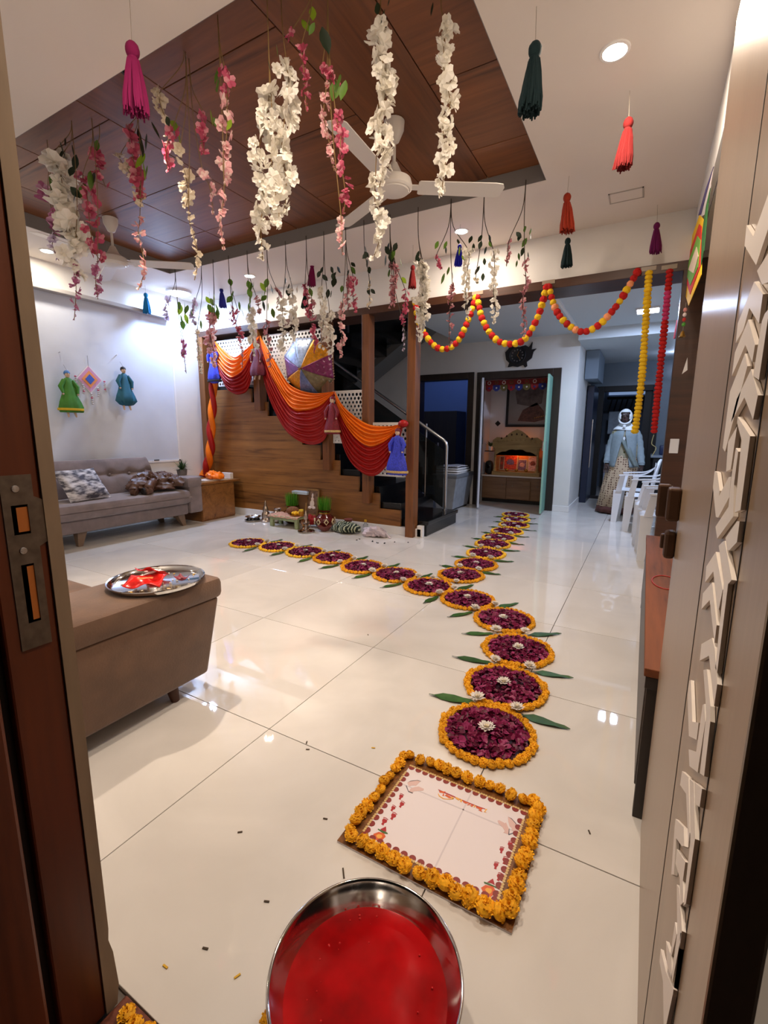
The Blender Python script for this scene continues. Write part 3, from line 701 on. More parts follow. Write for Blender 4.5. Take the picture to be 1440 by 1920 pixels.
# ------------------------------------------------------------------ orange and red drape on the partition
orange = mat('orange_satin', (250, 122, 8), .42, var=.06, scale=12, tl=.12)
red = mat('deep_red_satin', (168, 14, 8), .42, var=.08, scale=12, tl=.1)
DY = 4.53
def px(p, y=DY): return hit(p[0], p[1], 'y', y)
def swag(name, top, mid, bot, label, nf=7, seed=1):
    """three curves from knot to knot; cloth between top and mid is orange, between mid and bottom red; soft horizontal folds"""
    r = thing(name, label, 'drape', px(top[0]), 'orange and red satin swags on the stair partition')
    n = 40
    def cur(c):
        s = spline([px(p) for p in c], 12); L = len(s)-1
        return lambda u: s[min(L, int(u*L))].lerp(s[min(L, int(u*L)+1)], u*L-int(u*L))
    ct, cm, cb_ = cur(top), cur(mid), cur(bot)
    def surf(a, b, k0, k1):
        def fn(u, v):
            p = a(u).lerp(b(u), v); t = k0+(k1-k0)*v
            env = max(0, math.sin(PI*min(1, max(0, u))))**.55
            w = math.sin(2*PI*(t*nf*.7)+.8*math.sin(3*u+seed)); w = 1-abs(w)**.8*1.0
            p = p.copy(); p.y -= env*(.05*w+.055*max(0, math.sin(PI*min(t, 1)))**.7+.01)
            p.z += env*.004*math.sin(9*u+seed)
            return p
        return fn
    f = MB(); f.grid(surf(ct, cm, 0, .5), n, 30); f.build('orange_cloth', orange, r, smooth=2, solid=.002)
    f = MB(); f.grid(surf(cm, cb_, .5, 1.05), n, 34); f.build('red_cloth', red, r, smooth=2, solid=.002)
    return r
swag('drape_swag', [(404,640),(420,655),(443,670),(465,657),(487,630)], [(404,642),(417,682),(443,708),(468,690),(486,634)], [(405,646),(413,695),(430,730),(450,740),(470,724),(484,640)], 'left and smallest swag of orange and red satin', 7, 1)
swag('drape_swag', [(487,629),(520,680),(548,722),(585,737),(628,734)], [(489,631),(513,700),(552,764),(577,771),(605,762),(628,737)], [(489,632),(499,720),(530,795),(560,826),(592,834),(614,815),(626,745)], 'large middle swag of orange and red satin below the umbrella', 8, 2)
swag('drape_swag', [(628,733),(650,765),(690,795),(730,799),(758,793)], [(629,736),(648,785),(675,822),(700,838),(730,825),(757,797)], [(630,738),(635,800),(655,860),(685,890),(712,888),(740,850),(756,800)], 'right swag of orange and red satin ending at the blue puppet', 8, 3)
f = MB(); p = px((757, 795)); f.ball(p+Vector((0, -.03, 0)), (.06, .045, .04), 14, 9, rfun=lambda v: 1+.15*math.sin(30*v.x+20*v.z)); f.build('drape_knot', red, loc=p, smooth=True, label='knotted red end of the drape at the right post', cat='cloth')
# twisted hanging end of the drape
tw = thing('twisted_drape', 'orange and red cloth twisted into a hanging rope at the left jamb', 'drape', px((397, 890)))
path = spline([px((403, 716)), px((402, 760)), px((399, 800)), px((398, 840)), px((393, 868)), px((386, 892))], 14)
for k, mm in ((0, orange), (1, red)):
    f = MB(); pts = []
    for i, p in enumerate(path):
        a = i*.24+k*PI; pts.append(p+Vector((math.cos(a)*.024, -.03+math.sin(a)*.024, 0)))
    f.tube(pts, [.034+.012*(i/len(pts)) for i in range(len(pts))], 10); f.build('orange_strand' if k == 0 else 'red_strand', mm, tw, smooth=True)
heap(px((402, 892), 4.30)+Vector((.0, 0, -.012)), .13, .11, .07, 2, .35, 4).build('orange_cloth_heap', orange, loc=px((402, 896), 4.30), smooth=True, label='heap of bunched orange cloth on the side cabinet', cat='cloth')
# books and box on the cabinet
MB().obox((-5.12, 4.20, .524), (.18, .26, .016), RZ(.15).to_3x3()).build('book', mat('white_book_cover', (214, 206, 200), .6), loc=(-5.12, 4.2, .516), label='thin pale book under the bunched orange cloth', cat='book')
MB().obox((-5.06, 4.34, .528), (.15, .2, .024), RZ(-.2).to_3x3()).build('book', mat('cream_book_cover', (220, 208, 190), .6), loc=(-5.06, 4.34, .516), label='cream book next to the orange cloth heap', cat='book')
MB().bbox(-5.20, -5.02, 4.52, 4.575, .517, .60, .003).build('white_box', M['white'], loc=(-5.1, 4.55, .516), label='small white carton at the back of the side cabinet', cat='box')
# ------------------------------------------------------------------ puppets
skin = mat('painted_wooden_face', (206, 176, 150), .5); hairm = mat('black_puppet_hair', (24, 18, 20), .7)
trimm = mat('gold_brocade_trim', (196, 168, 110), .4, .3, var=.5, scale=140)
def pmat(nm, c): return mat(nm, c, .55, var=.35, scale=70)
def puppet(label, x, y, ztop, h, cloth, facing, hem=None, hat=None, wide=.13, legs=False, bloom=False):
    """hanging cloth puppet; facing = outward direction"""
    F = Vector(facing); Sd = Vector((-F.y, F.x, 0)); o = Vector((x, y, ztop-h))
    r = thing('puppet', label, 'puppet', o, 'cloth string puppets')
    B = Matrix((Sd, F, Vector((0, 0, 1)))).transposed()
    c0 = Vector((x, y, 0))+F*.055
    hz = ztop-.055
    f = MB(); f.ball(c0+Vector((0, 0, hz)), (.026, .026, .036), 12, 9); f.build('head', skin, r, smooth=True)
    for s in (-1, 1): MB().ball(c0+Vector((0, 0, hz+.006))+F*.023+Sd*.010*s, (.005, .004, .003), 6, 4).build('eye', hairm, r)
    MB().ball(c0+Vector((0, 0, hz-.004))+F*.027, (.004, .006, .006), 6, 4).build('nose', skin, r)
    f = MB(); f.ball(c0+Vector((0, 0, hz+.014))-F*.006, (.031, .031, .032), 12, 8, rfun=lambda v: 1 if v.z > -.004 or v.dot(F) < .012 else .86)
    f.build('headscarf', hat or cloth, r, smooth=True)
    bt = hz-.03; bb = ztop-h+(.05 if legs else 0)
    f = MB(); N = 26; rows = [(.018, 0), (.045, .06), (.05, .2), (.062, .3), (wide*.62, .5), (wide*.85, .7), (wide*.95, .85), (wide*(.9 if not bloom else .6), .97), (wide*(.85 if not bloom else .3), 1)]
    b0 = len(f.v)
    for rr, t in rows:
        z = bt+(bb-bt)*t
        for k in range(N):
            a = 2*PI*k/N; q = rr*(1+.13*t*math.sin(7*a)+.05*math.sin(13*a+t*4))
            v = c0+Sd*(q*math.cos(a))+F*(q*.5*math.sin(a))+Vector((0, 0, z)); f.v.append(v)
    for i in range(len(rows)-1):
        for k in range(N): a = i*N+k; d = i*N+(k+1) % N; f.face([a, a+N, d+N, d])
    f.face(list(range((len(rows)-1)*N, len(rows)*N)))
    f.build('gown', cloth, r, smooth=True)
    for s in (-1, 1):
        sh = c0+Sd*.04*s+Vector((0, 0, bt-.03)); el = c0+Sd*.085*s+F*.01+Vector((0, 0, bt-.10)); hd = c0+Sd*.075*s+F*.03+Vector((0, 0, bt-.17))
        MB().tube([sh, el, hd], [.022, .024, .012], 9).build('arm', cloth, r, smooth=True)
        MB().ball(hd+Vector((0, 0, -.008)), .011, 7, 5).build('hand', skin, r, smooth=True)
        if legs: MB().tube([c0+Sd*.035*s+Vector((0, 0, bb+.01)), c0+Sd*.04*s+F*.02+Vector((0, 0, bb-.05))], [.014, .009], 8).build('leg', skin, r, smooth=True)
    if hem:
        f = MB(); w = wide*.9
        z0 = bb+.02
        f.lathe([(1, 0), (1.02, .012), (1.0, .025)], c0+Vector((0, 0, z0)), 26, Matrix((Sd*w*1.16, F*w*.60, Vector((0, 0, 1)))).transposed()); f.build('hem_band', hem, r)
    MB().tube([c0+Vector((0, 0, ztop-.01)), Vector((x, y, ztop+.05))], .0012, 5).build('string', M['black'], r)
    return r
blue = pmat('royal_blue_puppet_cloth', (52, 62, 190)); maroon = pmat('maroon_puppet_cloth', (94, 14, 40)); dkred = pmat('crimson_puppet_cloth', (120, 16, 34)); teal = mat('teal_puppet_cloth', (26, 92, 116), .6, var=.15, scale=12); green = mat('green_puppet_cloth', (62, 124, 38), .6, var=.2, scale=12)
O = (0, -1, 0)
def pt(px_, y=4.50): return hit(px_[0], px_[1], 'y', y)
def pup_px(label, top, bot, cloth, y=4.50, **k):
    a, b = pt(top, y), pt(bot, y); return puppet(label, (a.x+b.x)/2, y+.05, a.z, a.z-b.z, cloth, O, **k)
pup_px('blue and black puppet hanging above the twisted drape at left', (401, 640), (401, 719), blue, 4.46, wide=.115, hem=hairm, bloom=True)
pup_px('maroon puppet between the left and the middle swag', (483, 637), (483, 712), maroon, 4.42, wide=.12, legs=True)
pup_px('dark red patterned puppet between the middle and the right swag', (625, 741), (622, 814), dkred, 4.42, wide=.105, hem=trimm)
pup_px('bright blue gold-printed puppet at the right end of the drape', (747, 801), (744, 890), blue, 4.42, wide=.125, hem=trimm, hat=maroon)
a, b = hit(113, 692, 'x', -5.56), hit(122, 782, 'x', -5.56)
puppet('green and yellow skirted puppet on the white left wall', -5.565, 2.79, a.z, a.z-b.z, green, (1, 0, 0), hem=mat('yellow_puppet_hem', (206, 170, 30), .6), hat=pmat('blue_turban', (60, 110, 170)), wide=.125, bloom=False, legs=True)
a, b = hit(224, 686, 'x', -5.56), hit(232, 769, 'x', -5.56)
puppet('teal puppet on the white left wall, right of the kite ornament', -5.565, 3.42, a.z, a.z-b.z, teal, (1, 0, 0), wide=.13, legs=True, bloom=True, hat=hairm)
# kite-shaped wall ornament with hanging beads
ko = thing('kite_ornament', 'diamond kite wall hanging in pink, orange and blue with bead strings', 'wall hanging', (-5.59, 3.06, 1.6))
kc = Vector((-5.585, 3.06, 1.75))
for nm, s, c, dx in (('pink_border', 1, (206, 150, 190), 0), ('orange_square', .68, (232, 150, 90), .004), ('blue_square', .40, (60, 96, 190), .008), ('white_edge', 1.12, (228, 222, 226), -.004)):
    a, b = .128*s, .140*s
    MB().prism([(0, b), (a, 0), (0, -b), (-a, 0)], kc+Vector((dx, 0, 0)), (0, 1, 0), (0, 0, 1), (.004, 0, 0)).build(nm, mat('kite_'+nm, c, .7), ko)
bead = [mat('pale_bead', (190, 184, 186), .5), mat('pink_bead', (190, 90, 120), .5)]
for i, (dy, z0, n) in enumerate(((-.155, .03, 5), (-.085, -.06, 5), (0, -.15, 6), (.075, -.08, 5), (.16, .0, 6))):
    for j in range(n):
        MB().ball(kc+Vector((.01, dy+.004*(j % 2), z0-.022*j-.012)), (.010, .013, .010), 7, 5).build('bead', bead[(i+j) % 4 == 0], ko)
    MB().tube([kc+Vector((.005, dy*.8, max(z0, -.1)+.05)), kc+Vector((.01, dy, z0-.022*n))], .0012, 4).build('bead_string', M['whiteplastic'], ko)
MB().tube([kc+Vector((0, 0, .14)), kc+Vector((0, 0, .26))], .0015, 5).build('hanging_string', M['black'], ko)
for y, z in ((2.77, 2.0), (3.40, 2.06)):
    MB().tube([(-5.598, y, z), (-5.57, y, z+.005)], .004, 6).build('wall_hook', M['steel'], loc=(-5.59, y, z), label='small metal hook on the left wall above the %s puppet' % ('green' if y < 3 else 'teal'), cat='hook')
# ------------------------------------------------------------------ mirrored umbrella
um = thing('umbrella', 'mirror-work umbrella of blue, gold, purple and olive segments on the partition', 'umbrella', (-3.68, 4.45, 1.66))
uc = Vector((-3.62, 4.55, 1.94)); ax = Vector((.08, -.95, -.2)).normalized()
u1 = ax.cross(Vector((0, 0, 1))).normalized(); u2 = u1.cross(ax)
segc = [('sky', (150, 164, 200)), ('silver_blue', (160, 178, 210)), ('gold', (214, 142, 26)), ('purple_pink', (124, 44, 92)), ('olive', (118, 106, 76)), ('slate_blue', (104, 116, 158)), ('amber', (204, 136, 30)), ('violet', (120, 76, 130))]
RU = .36; tip = uc+ax*.17
def upt(a, t):
    w_ = (a-.42) % (PI/4)/(PI/4); r = RU*(.62*t+.38*math.sin(t*PI*.5))*(1-.085*t*math.sin(PI*w_)); d = .17*(1-t**1.35)
    return uc+(u1*math.cos(a)+u2*math.sin(a))*r+ax*d
um_m = {}
for k, (nm, c) in enumerate(segc):
    a0 = k*PI/4+.42; f = MB()
    f.grid(lambda u, v: upt(a0+u*PI/4, .02+.98*v), 8, 10)
    mm = mat('umbrella_'+nm, c, .4, .25, var=.3, scale=30)
    sg = f.build('panel', mm, um, smooth=True, solid=.002)
    # little square mirrors
    mi = MB()
    for ti in range(3, 10, 2):
        t = ti/10; nn = max(1, int(t*5))
        for q in range(nn):
            a = a0+(q+.5)/nn*PI/4; p = upt(a, t); nrm = (p-(uc-ax*.25)).normalized(); e1 = nrm.cross(ax).normalized(); e2 = nrm.cross(e1)
            Rm = Matrix((e1, e2, nrm)).transposed(); mi.obox(p+nrm*.004-ax*.006, (.026, .026, .003), Rm @ RZ(.78).to_3x3())
    mi.build('mirrors', mat('mirror_'+nm, tuple(min(255, int(v*.6+110)) for v in c), .15, .6), sg, kind='stuff')
MB().lathe([(.012, -.01), (.010, .02), (.004, .055), (0, .06)], tip, 10, Matrix((u1, u2, ax)).transposed()).build('ferrule', M['gold'], um, smooth=True)
f = MB()
for i in range(72):
    a = i*2*PI/72; p = upt(a, 1); f.obox(p-ax*.014, (.010, .003, .03), Matrix((u1*-math.sin(a)+u2*math.cos(a), u1*math.cos(a)+u2*math.sin(a), ax)).transposed())
f.build('fringe', mat('umbrella_fringe', (190, 150, 120), .6), um, kind='stuff')
# ------------------------------------------------------------------ ritual set on the floor in front of the panel
def solid_lathe(name, prof, x, y, z, mm, label, cat, n=32, smooth=True, parent=None):
    return MB().lathe(prof, (x, y, z), n).build(name, mm, parent, loc=None if parent else (x, y, z), smooth=smooth, label=label, cat=cat)
PLT = [(0, 0), (.085, 0), (.098, .012), (.103, .02), (.106, .02), (.101, .008), (.088, -.0), (0, .003)]
PLATE = [(0, 0), (.086, 0), (.10, .014), (.108, .022), (.104, .022), (.096, .015), (.084, .004), (0, .004)]
solid_lathe('steel_dish', PLATE, -4.47, 4.37, .0, M['chrome'], 'lower of two stacked small steel dishes at the left of the ritual set', 'dish')
solid_lathe('steel_dish', [(r*1.02, z) for r, z in PLATE], -4.53, 4.44, .026, M['chrome'], 'upper steel dish stacked askew at the left of the ritual set', 'dish')
sl = mat('antique_silver', (176, 160, 146), .3, 1, var=.2, scale=60)
cone = [(.075, 0), (.078, .012), (.06, .03), (.05, .05), (.058, .075), (.05, .11), (.036, .135), (.04, .15), (.03, .19), (.014, .225), (.018, .24), (.006, .275), (0, .285)]
solid_lathe('silver_stupa', cone, -4.30, 4.44, 0, sl, 'pointed silver incense holder beside the stacked dishes', 'ornament')
jug = thing('silver_jug', 'small silver water jug behind the low green table', 'jug', (-4.16, 4.47, 0))
MB().lathe([(.045, 0), (.075, .03), (.085, .08), (.06, .13), (.035, .16), (.05, .185), (.045, .188), (.03, .165), (0, .15)], (-4.12, 4.47, 0), 24).build('body', sl, jug, smooth=True)
MB().tube(spline([(-4.20, 4.47, .12), (-4.245, 4.47, .10), (-4.24, 4.47, .05), (-4.19, 4.47, .04)], 6), .006, 8).build('handle', sl, jug, smooth=True)
# low green ritual table with a cloth
tb = thing('ritual_table', 'low pale green wooden ritual table with a pink cloth', 'low table', (-3.83, 4.36, 0))
gw = mat('worn_green_paint', (150, 162, 120), .7, var=.25, scale=25)
TA = (-4.06, -3.60, 4.24, 4.46)
MB().bbox(TA[0], TA[1], TA[2], TA[3], .115, .145, .004).build('table_top', gw, tb)
for x in (TA[0]+.03, TA[1]-.03):
    for y in (TA[2]+.03, TA[3]-.03): MB().bbox(x-.025, x+.025, y-.02, y+.02, 0, .116, .004).build('leg', gw, tb)
MB().bbox(TA[0]+.02, TA[1]-.02, TA[2]+.015, TA[2]+.03, .085, .117, .003).build('apron', gw, tb)
f = MB()
def clothf(u, v):
    x = TA[0]-.01+(TA[1]-TA[0]+.02)*u; y = TA[2]-.012+(TA[3]-TA[2]+.02)*v; z = .149
    if v < .1: z -= (.1-v)*.22+.004*math.sin(30*u)
    return (x, y, z+.0015*math.sin(18*u+7*v))
f.grid(clothf, 40, 14); f.build('table_cloth', mat('pink_patterned_cloth', (196, 150, 128), .8, var=.3, scale=40), loc=(-3.83, 4.35, .148), smooth=True, solid=.003, label='pink patterned cloth spread over the low green table', cat='cloth')
grass = [mat('wheat_grass', (70, 140, 30), .6, tl=.3), mat('wheat_grass_light', (110, 176, 50), .6, tl=.3)]
def grasspot(name, label, x, y, z, sc, pm, deco=False):
    r = thing(name, label, 'pot', (x, y, z), 'pots with wheat grass')
    prof = [(.045, 0), (.085, .03), (.098, .075), (.085, .115), (.05, .14), (.045, .155), (.066, .175), (.07, .18), (.06, .18), (.042, .16), (0, .155)]
    MB().lathe([(a*sc, b*sc) for a, b in prof], (x, y, z), 32).build('pot', pm, r, smooth=True)
    MB().lathe([(.052*sc, .139*sc), (.056*sc, .146*sc), (.05*sc, .153*sc)], (x, y, z), 28).build('neck_band', M['gold'], r, smooth=True)
    if deco:
        for k in range(8):
            a = k*PI/4-PI/2; d = Vector((math.cos(a), math.sin(a), 0)); s_ = Vector((-d.y, d.x, 0)); c = Vector((x, y, z))+d*.0985*sc+Vector((0, 0, .073*sc))
            f = MB(); w = .03*sc
            P = [c+Vector((0, 0, w)), c+s_*w*.8-d*.004, c-Vector((0, 0, w)), c-s_*w*.8-d*.004]; P2 = [c+(p-c)*.55 for p in P]
            f.add([p+d*.004 for p in P]+[p+d*.006 for p in P2]+[p-d*.01 for p in P], [(0,1,5,4),(1,2,6,5),(2,3,7,6),(3,0,4,7),(8,9,1,0),(9,10,2,1),(10,11,3,2),(11,8,0,3)]); f.build('diamond_motif', mat('white_gold_beads', (226, 210, 170), .4) if 'white_gold_beads' not in bpy.data.materials else bpy.data.materials['white_gold_beads'], r)
    f = MB(); rd = random.Random(int(x*-100))
    for i in range(230):
        a = rd.uniform(0, 6.28); q = .055*sc*rd.random()**.5; h = rd.uniform(.11, .155)*sc; b = Vector((x+q*math.cos(a), y+q*math.sin(a), z+.155*sc))
        t_ = b+Vector((q*.25*math.cos(a)+rd.uniform(-.012, .012), q*.25*math.sin(a)+rd.uniform(-.012, .012), h)); s_ = Vector((math.cos(a*3), math.sin(a*3), 0))*.0022
        f.mi = rd.choice((0, 0, 1)); f.add([b-s_, b+s_, t_+s_*.4, t_-s_*.4], [(0, 1, 2, 3)])
    f.build('wheat_grass', grass, r, kind='stuff')
    return r
lac = mat('maroon_lacquer_pot', (96, 22, 20), .22, coat=.6, var=.2, scale=30); copper = mat('copper_pot', (156, 106, 72), .25, 1, var=.2, scale=40)
grasspot('grass_pot', 'copper pot of wheat grass on the left, beside the coconut', -3.93, 4.54, .0, 1.32, copper)
grasspot('grass_pot', 'maroon pot with white diamond motifs topped with wheat grass', -3.38, 4.50, 0, 1.30, lac, True)
f = MB(); f.ball((-3.80, 4.40, .195), (.085, .06, .055), 16, 10, M=RZ(.4).to_3x3(), rfun=lambda v: 1+.05*noise.noise(v*40)); f.build('coconut', mat('coconut_husk', (120, 78, 50), .9, var=.3, scale=60, bump=.4, bscale=90), loc=(-3.8, 4.40, .15), smooth=True, label='brown husked coconut on the ritual table', cat='coconut')
solid_lathe('brass_plate', [(0, .004), (.075, .004), (.085, .016), (.09, .018), (.088, .012), (.078, 0), (0, 0)], -3.70, 4.35, .153, M['brass'], 'small brass plate of marigolds on the ritual table', 'plate')
rd = random.Random(11); mg = [mat('marigold_orange_yellow', (238, 158, 16), .7, var=.2, scale=60, obj_var=.1), mat('marigold_yellow', (244, 186, 30), .7, var=.2, scale=60)]
for i in range(5):
    a = i*1.25; f = MB(); f.ball((-3.70+.04*math.cos(a), 4.35+.035*math.sin(a), .182), (.026, .026, .02), 10, 6, rfun=lambda v: 1+.15*noise.noise(v*90)); f.build('marigold', mg[1], loc=(-3.70+.04*math.cos(a), 4.35+.035*math.sin(a), .165), smooth=True, label='yellow marigold heaped on the small brass plate', cat='flower', group='marigolds on the brass plate')
jar = thing('honey_jar', 'small glass jar with yellow lid on the ritual table', 'jar', (-3.61, 4.33, .153))
MB().lathe([(.026, .153), (.03, .16), (.03, .205), (.024, .215)], (-3.615, 4.34, 0), 18).build('glass', mat('honey_glass', (190, 130, 40), .15, trans=.3), jar, smooth=True)
MB().lathe([(.027, .214), (.028, .218), (.028, .236), (0, .238)], (-3.615, 4.34, 0), 18).build('lid', mat('yellow_lid', (228, 196, 60), .4), jar, smooth=True)
# framed picture leaning on the panel, papers behind
pf = thing('picture_frame', 'small wooden framed picture of a pale seated figure leaning on the panel', 'picture frame', (-3.66, 4.56, 0))
R = RX(math.radians(-9)).to_3x3()
def fr(dx, dz, sx, sz, th=.016, dy=0): return (Vector((-3.655, 4.565, .0))+R @ Vector((dx, dy, .29+dz)), (sx, th, sz), R)
for a in ((-.093, .0, .022, .34), (.093, 0, .022, .34), (0, .160, .208, .022), (0, -.160, .208, .022)): MB().obox(*fr(*a)).build('frame_side', wood('picture_frame_wood', (150, 112, 62), (98, 66, 34), 'z') if 'picture_frame_wood' not in bpy.data.materials else bpy.data.materials['picture_frame_wood'], pf)
MB().obox(*fr(0, 0, .18, .32, .008, .002)).build('mount', mat('brown_picture_ground', (112, 82, 60), .5, var=.5, scale=30), pf)
f = MB()
for dx, dz, rx, rz in ((0, .04, .022, .026), (0, -.02, .036, .05), (-.03, -.07, .03, .02), (.03, -.07, .03, .02), (0, .085, .014, .03)):
    f.ball(Vector((-3.655, 4.565, 0))+R @ Vector((dx, -.004, .29+dz)), (rx, .004, rz), 12, 8, M=R)
f.build('figure', mat('ivory_figure', (226, 206, 190), .5), pf, smooth=True)
for i, z in enumerate((.385, .40, .412)):
    MB().obox((-3.84, 4.615, z), (.24, .07, .011), RZ(.04*i).to_3x3()).build('booklet', mat('pale_blue_booklet%d' % i, (206-8*i, 214-4*i, 220), .6), loc=(-3.84, 4.615, z-.005), label='%s white booklet of the small stack behind the wheat grass' % ('bottom', 'middle', 'top')[i], cat='booklet', group='booklets stacked behind the wheat grass')
MB().bbox(-3.95, -3.74, 4.60, 4.645, 0, .379, .004).build('cardboard_box', mat('brown_carton', (116, 80, 48), .8), loc=(-3.84, 4.62, 0), label='narrow brown carton behind the ritual table', cat='box')
solid_lathe('clay_bowl', [(.035, 0), (.06, .02), (.082, .055), (.086, .06), (.078, .06), (.05, .02), (0, .015)], -3.28, 4.36, 0, mat('pink_clay', (120, 62, 56), .6), 'shallow pinkish clay bowl in front of the maroon pot', 'bowl')
solid_lathe('steel_tumbler', [(.022, 0), (.024, .005), (.028, .07), (.03, .072), (.027, .07), (.022, .01), (0, .008)], -3.17, 4.42, 0, M['chrome'], 'small steel tumbler beside the clay bowl', 'tumbler', 20)
# silver lamp on a tray
lampt = (-3.43, 4.20, 0)
solid_lathe('silver_tray', [(0, 0), (.09, 0), (.098, .010), (.104, .016), (.10, .017), (.09, .006), (0, .005)], *lampt, M['chrome'], 'small silver tray under the oil lamp, nearest of the ritual set', 'tray')
ol = thing('oil_lamp', 'tall silver oil lamp with a conical finial on a small tray', 'oil lamp', (-3.43, 4.20, .006))
MB().lathe([(.05, .006), (.05, .012), (.02, .02), (.012, .05), (.018, .07), (.012, .09), (.04, .11), (.05, .118), (.045, .12), (.02, .115), (.012, .14), (.022, .16), (.028, .19), (.016, .22), (.005, .25), (0, .262)], (-3.43, 4.20, 0), 24).build('stem', sl, ol, smooth=True)
for k in range(4):
    a = k*PI/2+.4; MB().tube(spline([(-3.43+.012*math.cos(a), 4.2+.012*math.sin(a), .03), (-3.43+.05*math.cos(a), 4.2+.05*math.sin(a), .05), (-3.43+.045*math.cos(a), 4.2+.045*math.sin(a), .09), (-3.43+.014*math.cos(a), 4.2+.014*math.sin(a), .1)], 5), .004, 6).build('loop', sl, ol, smooth=True)
cu = thing('copper_cup', 'small ornate copper cup beside the oil lamp', 'cup', (-3.52, 4.29, 0))
MB().lathe([(.04, 0), (.045, .02), (.03, .04), (.042, .07), (.055, .10), (.05, .13), (.045, .13), (.04, .1), (0, .08)], (-3.51, 4.28, 0), 20).build('bowl', copper, cu, smooth=True)
MB().lathe([(.046, .06), (.05, .066), (.046, .072)], (-3.51, 4.28, 0), 20).build('band', M['gold'], cu, smooth=True)
f = MB(); f.tube([(-3.72, 4.40, .158), (-3.55, 4.46, .158)], .03, 10); 
heap((-3.56, 4.46, .07), .09, .06, .09, 5, .3, 4).build('red_cloth', mat('red_ritual_cloth', (150, 16, 22), .7), loc=(-3.56, 4.46, .0), smooth=True, label='bunched red cloth behind the silver lamp', cat='cloth')
def banded(nm, c1, c2, sc=26):
    m, t_, b = nt(nm); tc = t_.nodes.new('ShaderNodeTexCoord'); w = t_.nodes.new('ShaderNodeTexWave'); w.inputs['Scale'].default_value = sc; w.inputs['Distortion'].default_value = 6; w.inputs['Detail'].default_value = 2
    r = t_.nodes.new('ShaderNodeValToRGB'); r.color_ramp.interpolation = 'CONSTANT'; e = r.color_ramp.elements; e[0].color = (*lin(c1), 1); e[1].position = .72; e[1].color = (*lin(c2), 1)
    t_.links.new(tc.outputs['Object'], w.inputs['Vector']); t_.links.new(w.outputs['Fac'], r.inputs[0]); t_.links.new(r.outputs[0], b.inputs['Base Color']); b.inputs['Roughness'].default_value = .8; return m
heap((-3.0, 4.43, .05), .17, .12, .085, 7, .3, 2.6).build('striped_cloth', banded('dark_green_striped_cloth', (22, 38, 26), (176, 180, 150), 9), loc=(-3.0, 4.43, 0), smooth=True, label='bundle of dark green cloth with pale stripes on the floor', cat='cloth')
solid_lathe('clay_cup', [(.03, .0), (.045, .02), (.052, .045), (.045, .045), (0, .02)], -3.03, 4.5, .105, bpy.data.materials['pink_clay'], 'small clay cup resting on the dark green cloth', 'cup', 20)
bo = thing('plastic_bottle', 'small clear plastic bottle with yellow cap by the skirting', 'bottle', (-2.83, 4.56, 0))
MB().lathe([(.026, 0), (.03, .01), (.03, .09), (.012, .115), (.012, .125)], (-2.83, 4.57, 0), 18).build('body', mat('clear_plastic', (225, 228, 230), .15, trans=.75), bo, smooth=True)
MB().lathe([(.014, .122), (.015, .125), (.015, .148), (0, .15)], (-2.83, 4.57, 0), 14).build('cap', mat('yellow_cap', (220, 170, 40), .5), bo, smooth=True)
heap((-2.62, 4.44, .035), .14, .10, .075, 13, .5, 3.2).build('white_cloth', mat('lilac_white_cloth', (208, 194, 200), .8, var=.08, scale=10), loc=(-2.62, 4.44, 0), smooth=True, label='crumpled lilac-white cloth on the floor near the tall post', cat='cloth')
f = MB(); f.tube(spline([(-2.55, 4.47, .07), (-2.5, 4.45, .06), (-2.44, 4.43, .02), (-2.40, 4.40, .006)], 5), .008, 6)
f.build('cloth_tie', bpy.data.materials['lilac_white_cloth'], loc=(-2.47, 4.44, 0), smooth=True, label='loose tie string beside the crumpled white cloth', cat='string')
rd = random.Random(21); sc = mat('black_scrap', (24, 22, 24), .8)
for i in range(9):
    x, y = rd.uniform(-2.85, -2.15), rd.uniform(4.15, 4.42); big = i == 0
    if big: x, y = hit(721, 1019, 'z', 0).x, hit(721, 1019, 'z', 0).y
    MB().obox((x, y, .004), (.03 if big else .016, .016 if big else .008, .006), RZ(rd.uniform(0, 3)).to_3x3()).build('black_scrap', sc, loc=(x, y, 0), label='tiny black scrap lying on the tiles near the tall post', cat='scrap', group='black scraps on the floor')
def room_bulb(label, loc, power, col):  # holder added to give an unseen point light a body
    x, y, z = loc; r = .012 if z < 1 else .03
    t = thing('light_bulb', label, 'bulb', loc)
    MB().lathe([(r*.5, r*3.2), (r*.5, r*1.2), (r*.45, r*.9)], loc, 12).build('holder', M['white'], t, smooth=True)
    lamp('bulb_light', 'POINT', loc, power, col, r, parent=t)
    return t
# ------------------------------------------------------------------ bedroom doorway (left) in the passage wall
DF = M['darkframe']
d2 = thing('door_2', 'dark framed bedroom doorway beside the prayer alcove', None, (-3.0, PY, 0), kind='structure')
MB().bbox(-3.52, -3.42, PY-.02, PY+.17, 0, 2.12, .004).build('frame_post', DF, d2)
MB().bbox(-2.58, -2.48, PY-.02, PY+.17, 0, 2.12, .004).build('frame_post', DF, d2)
MB().bbox(-3.42, -2.58, PY-.02, PY+.17, 2.02, 2.12, .004).build('frame_head', DF, d2)
R = RZ(math.radians(72)).to_3x3()
MB().obox(Vector((-2.61, PY+.12, 1.0))+RZ(math.radians(108)).to_3x3() @ Vector((.42, 0, 0)), (.84, .035, 2.0), RZ(math.radians(108)).to_3x3()).build('door_leaf', wood('dark_grey_door_leaf', (70, 68, 68), (48, 46, 46), 'z'), d2)
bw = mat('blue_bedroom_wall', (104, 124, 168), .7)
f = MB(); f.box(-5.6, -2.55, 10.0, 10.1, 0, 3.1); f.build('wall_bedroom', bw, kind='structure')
MB().box(-2.56, -2.5, PY+.15, 10.0, 0, 3.1).build('wall_bedroom_side', bw, kind='structure')
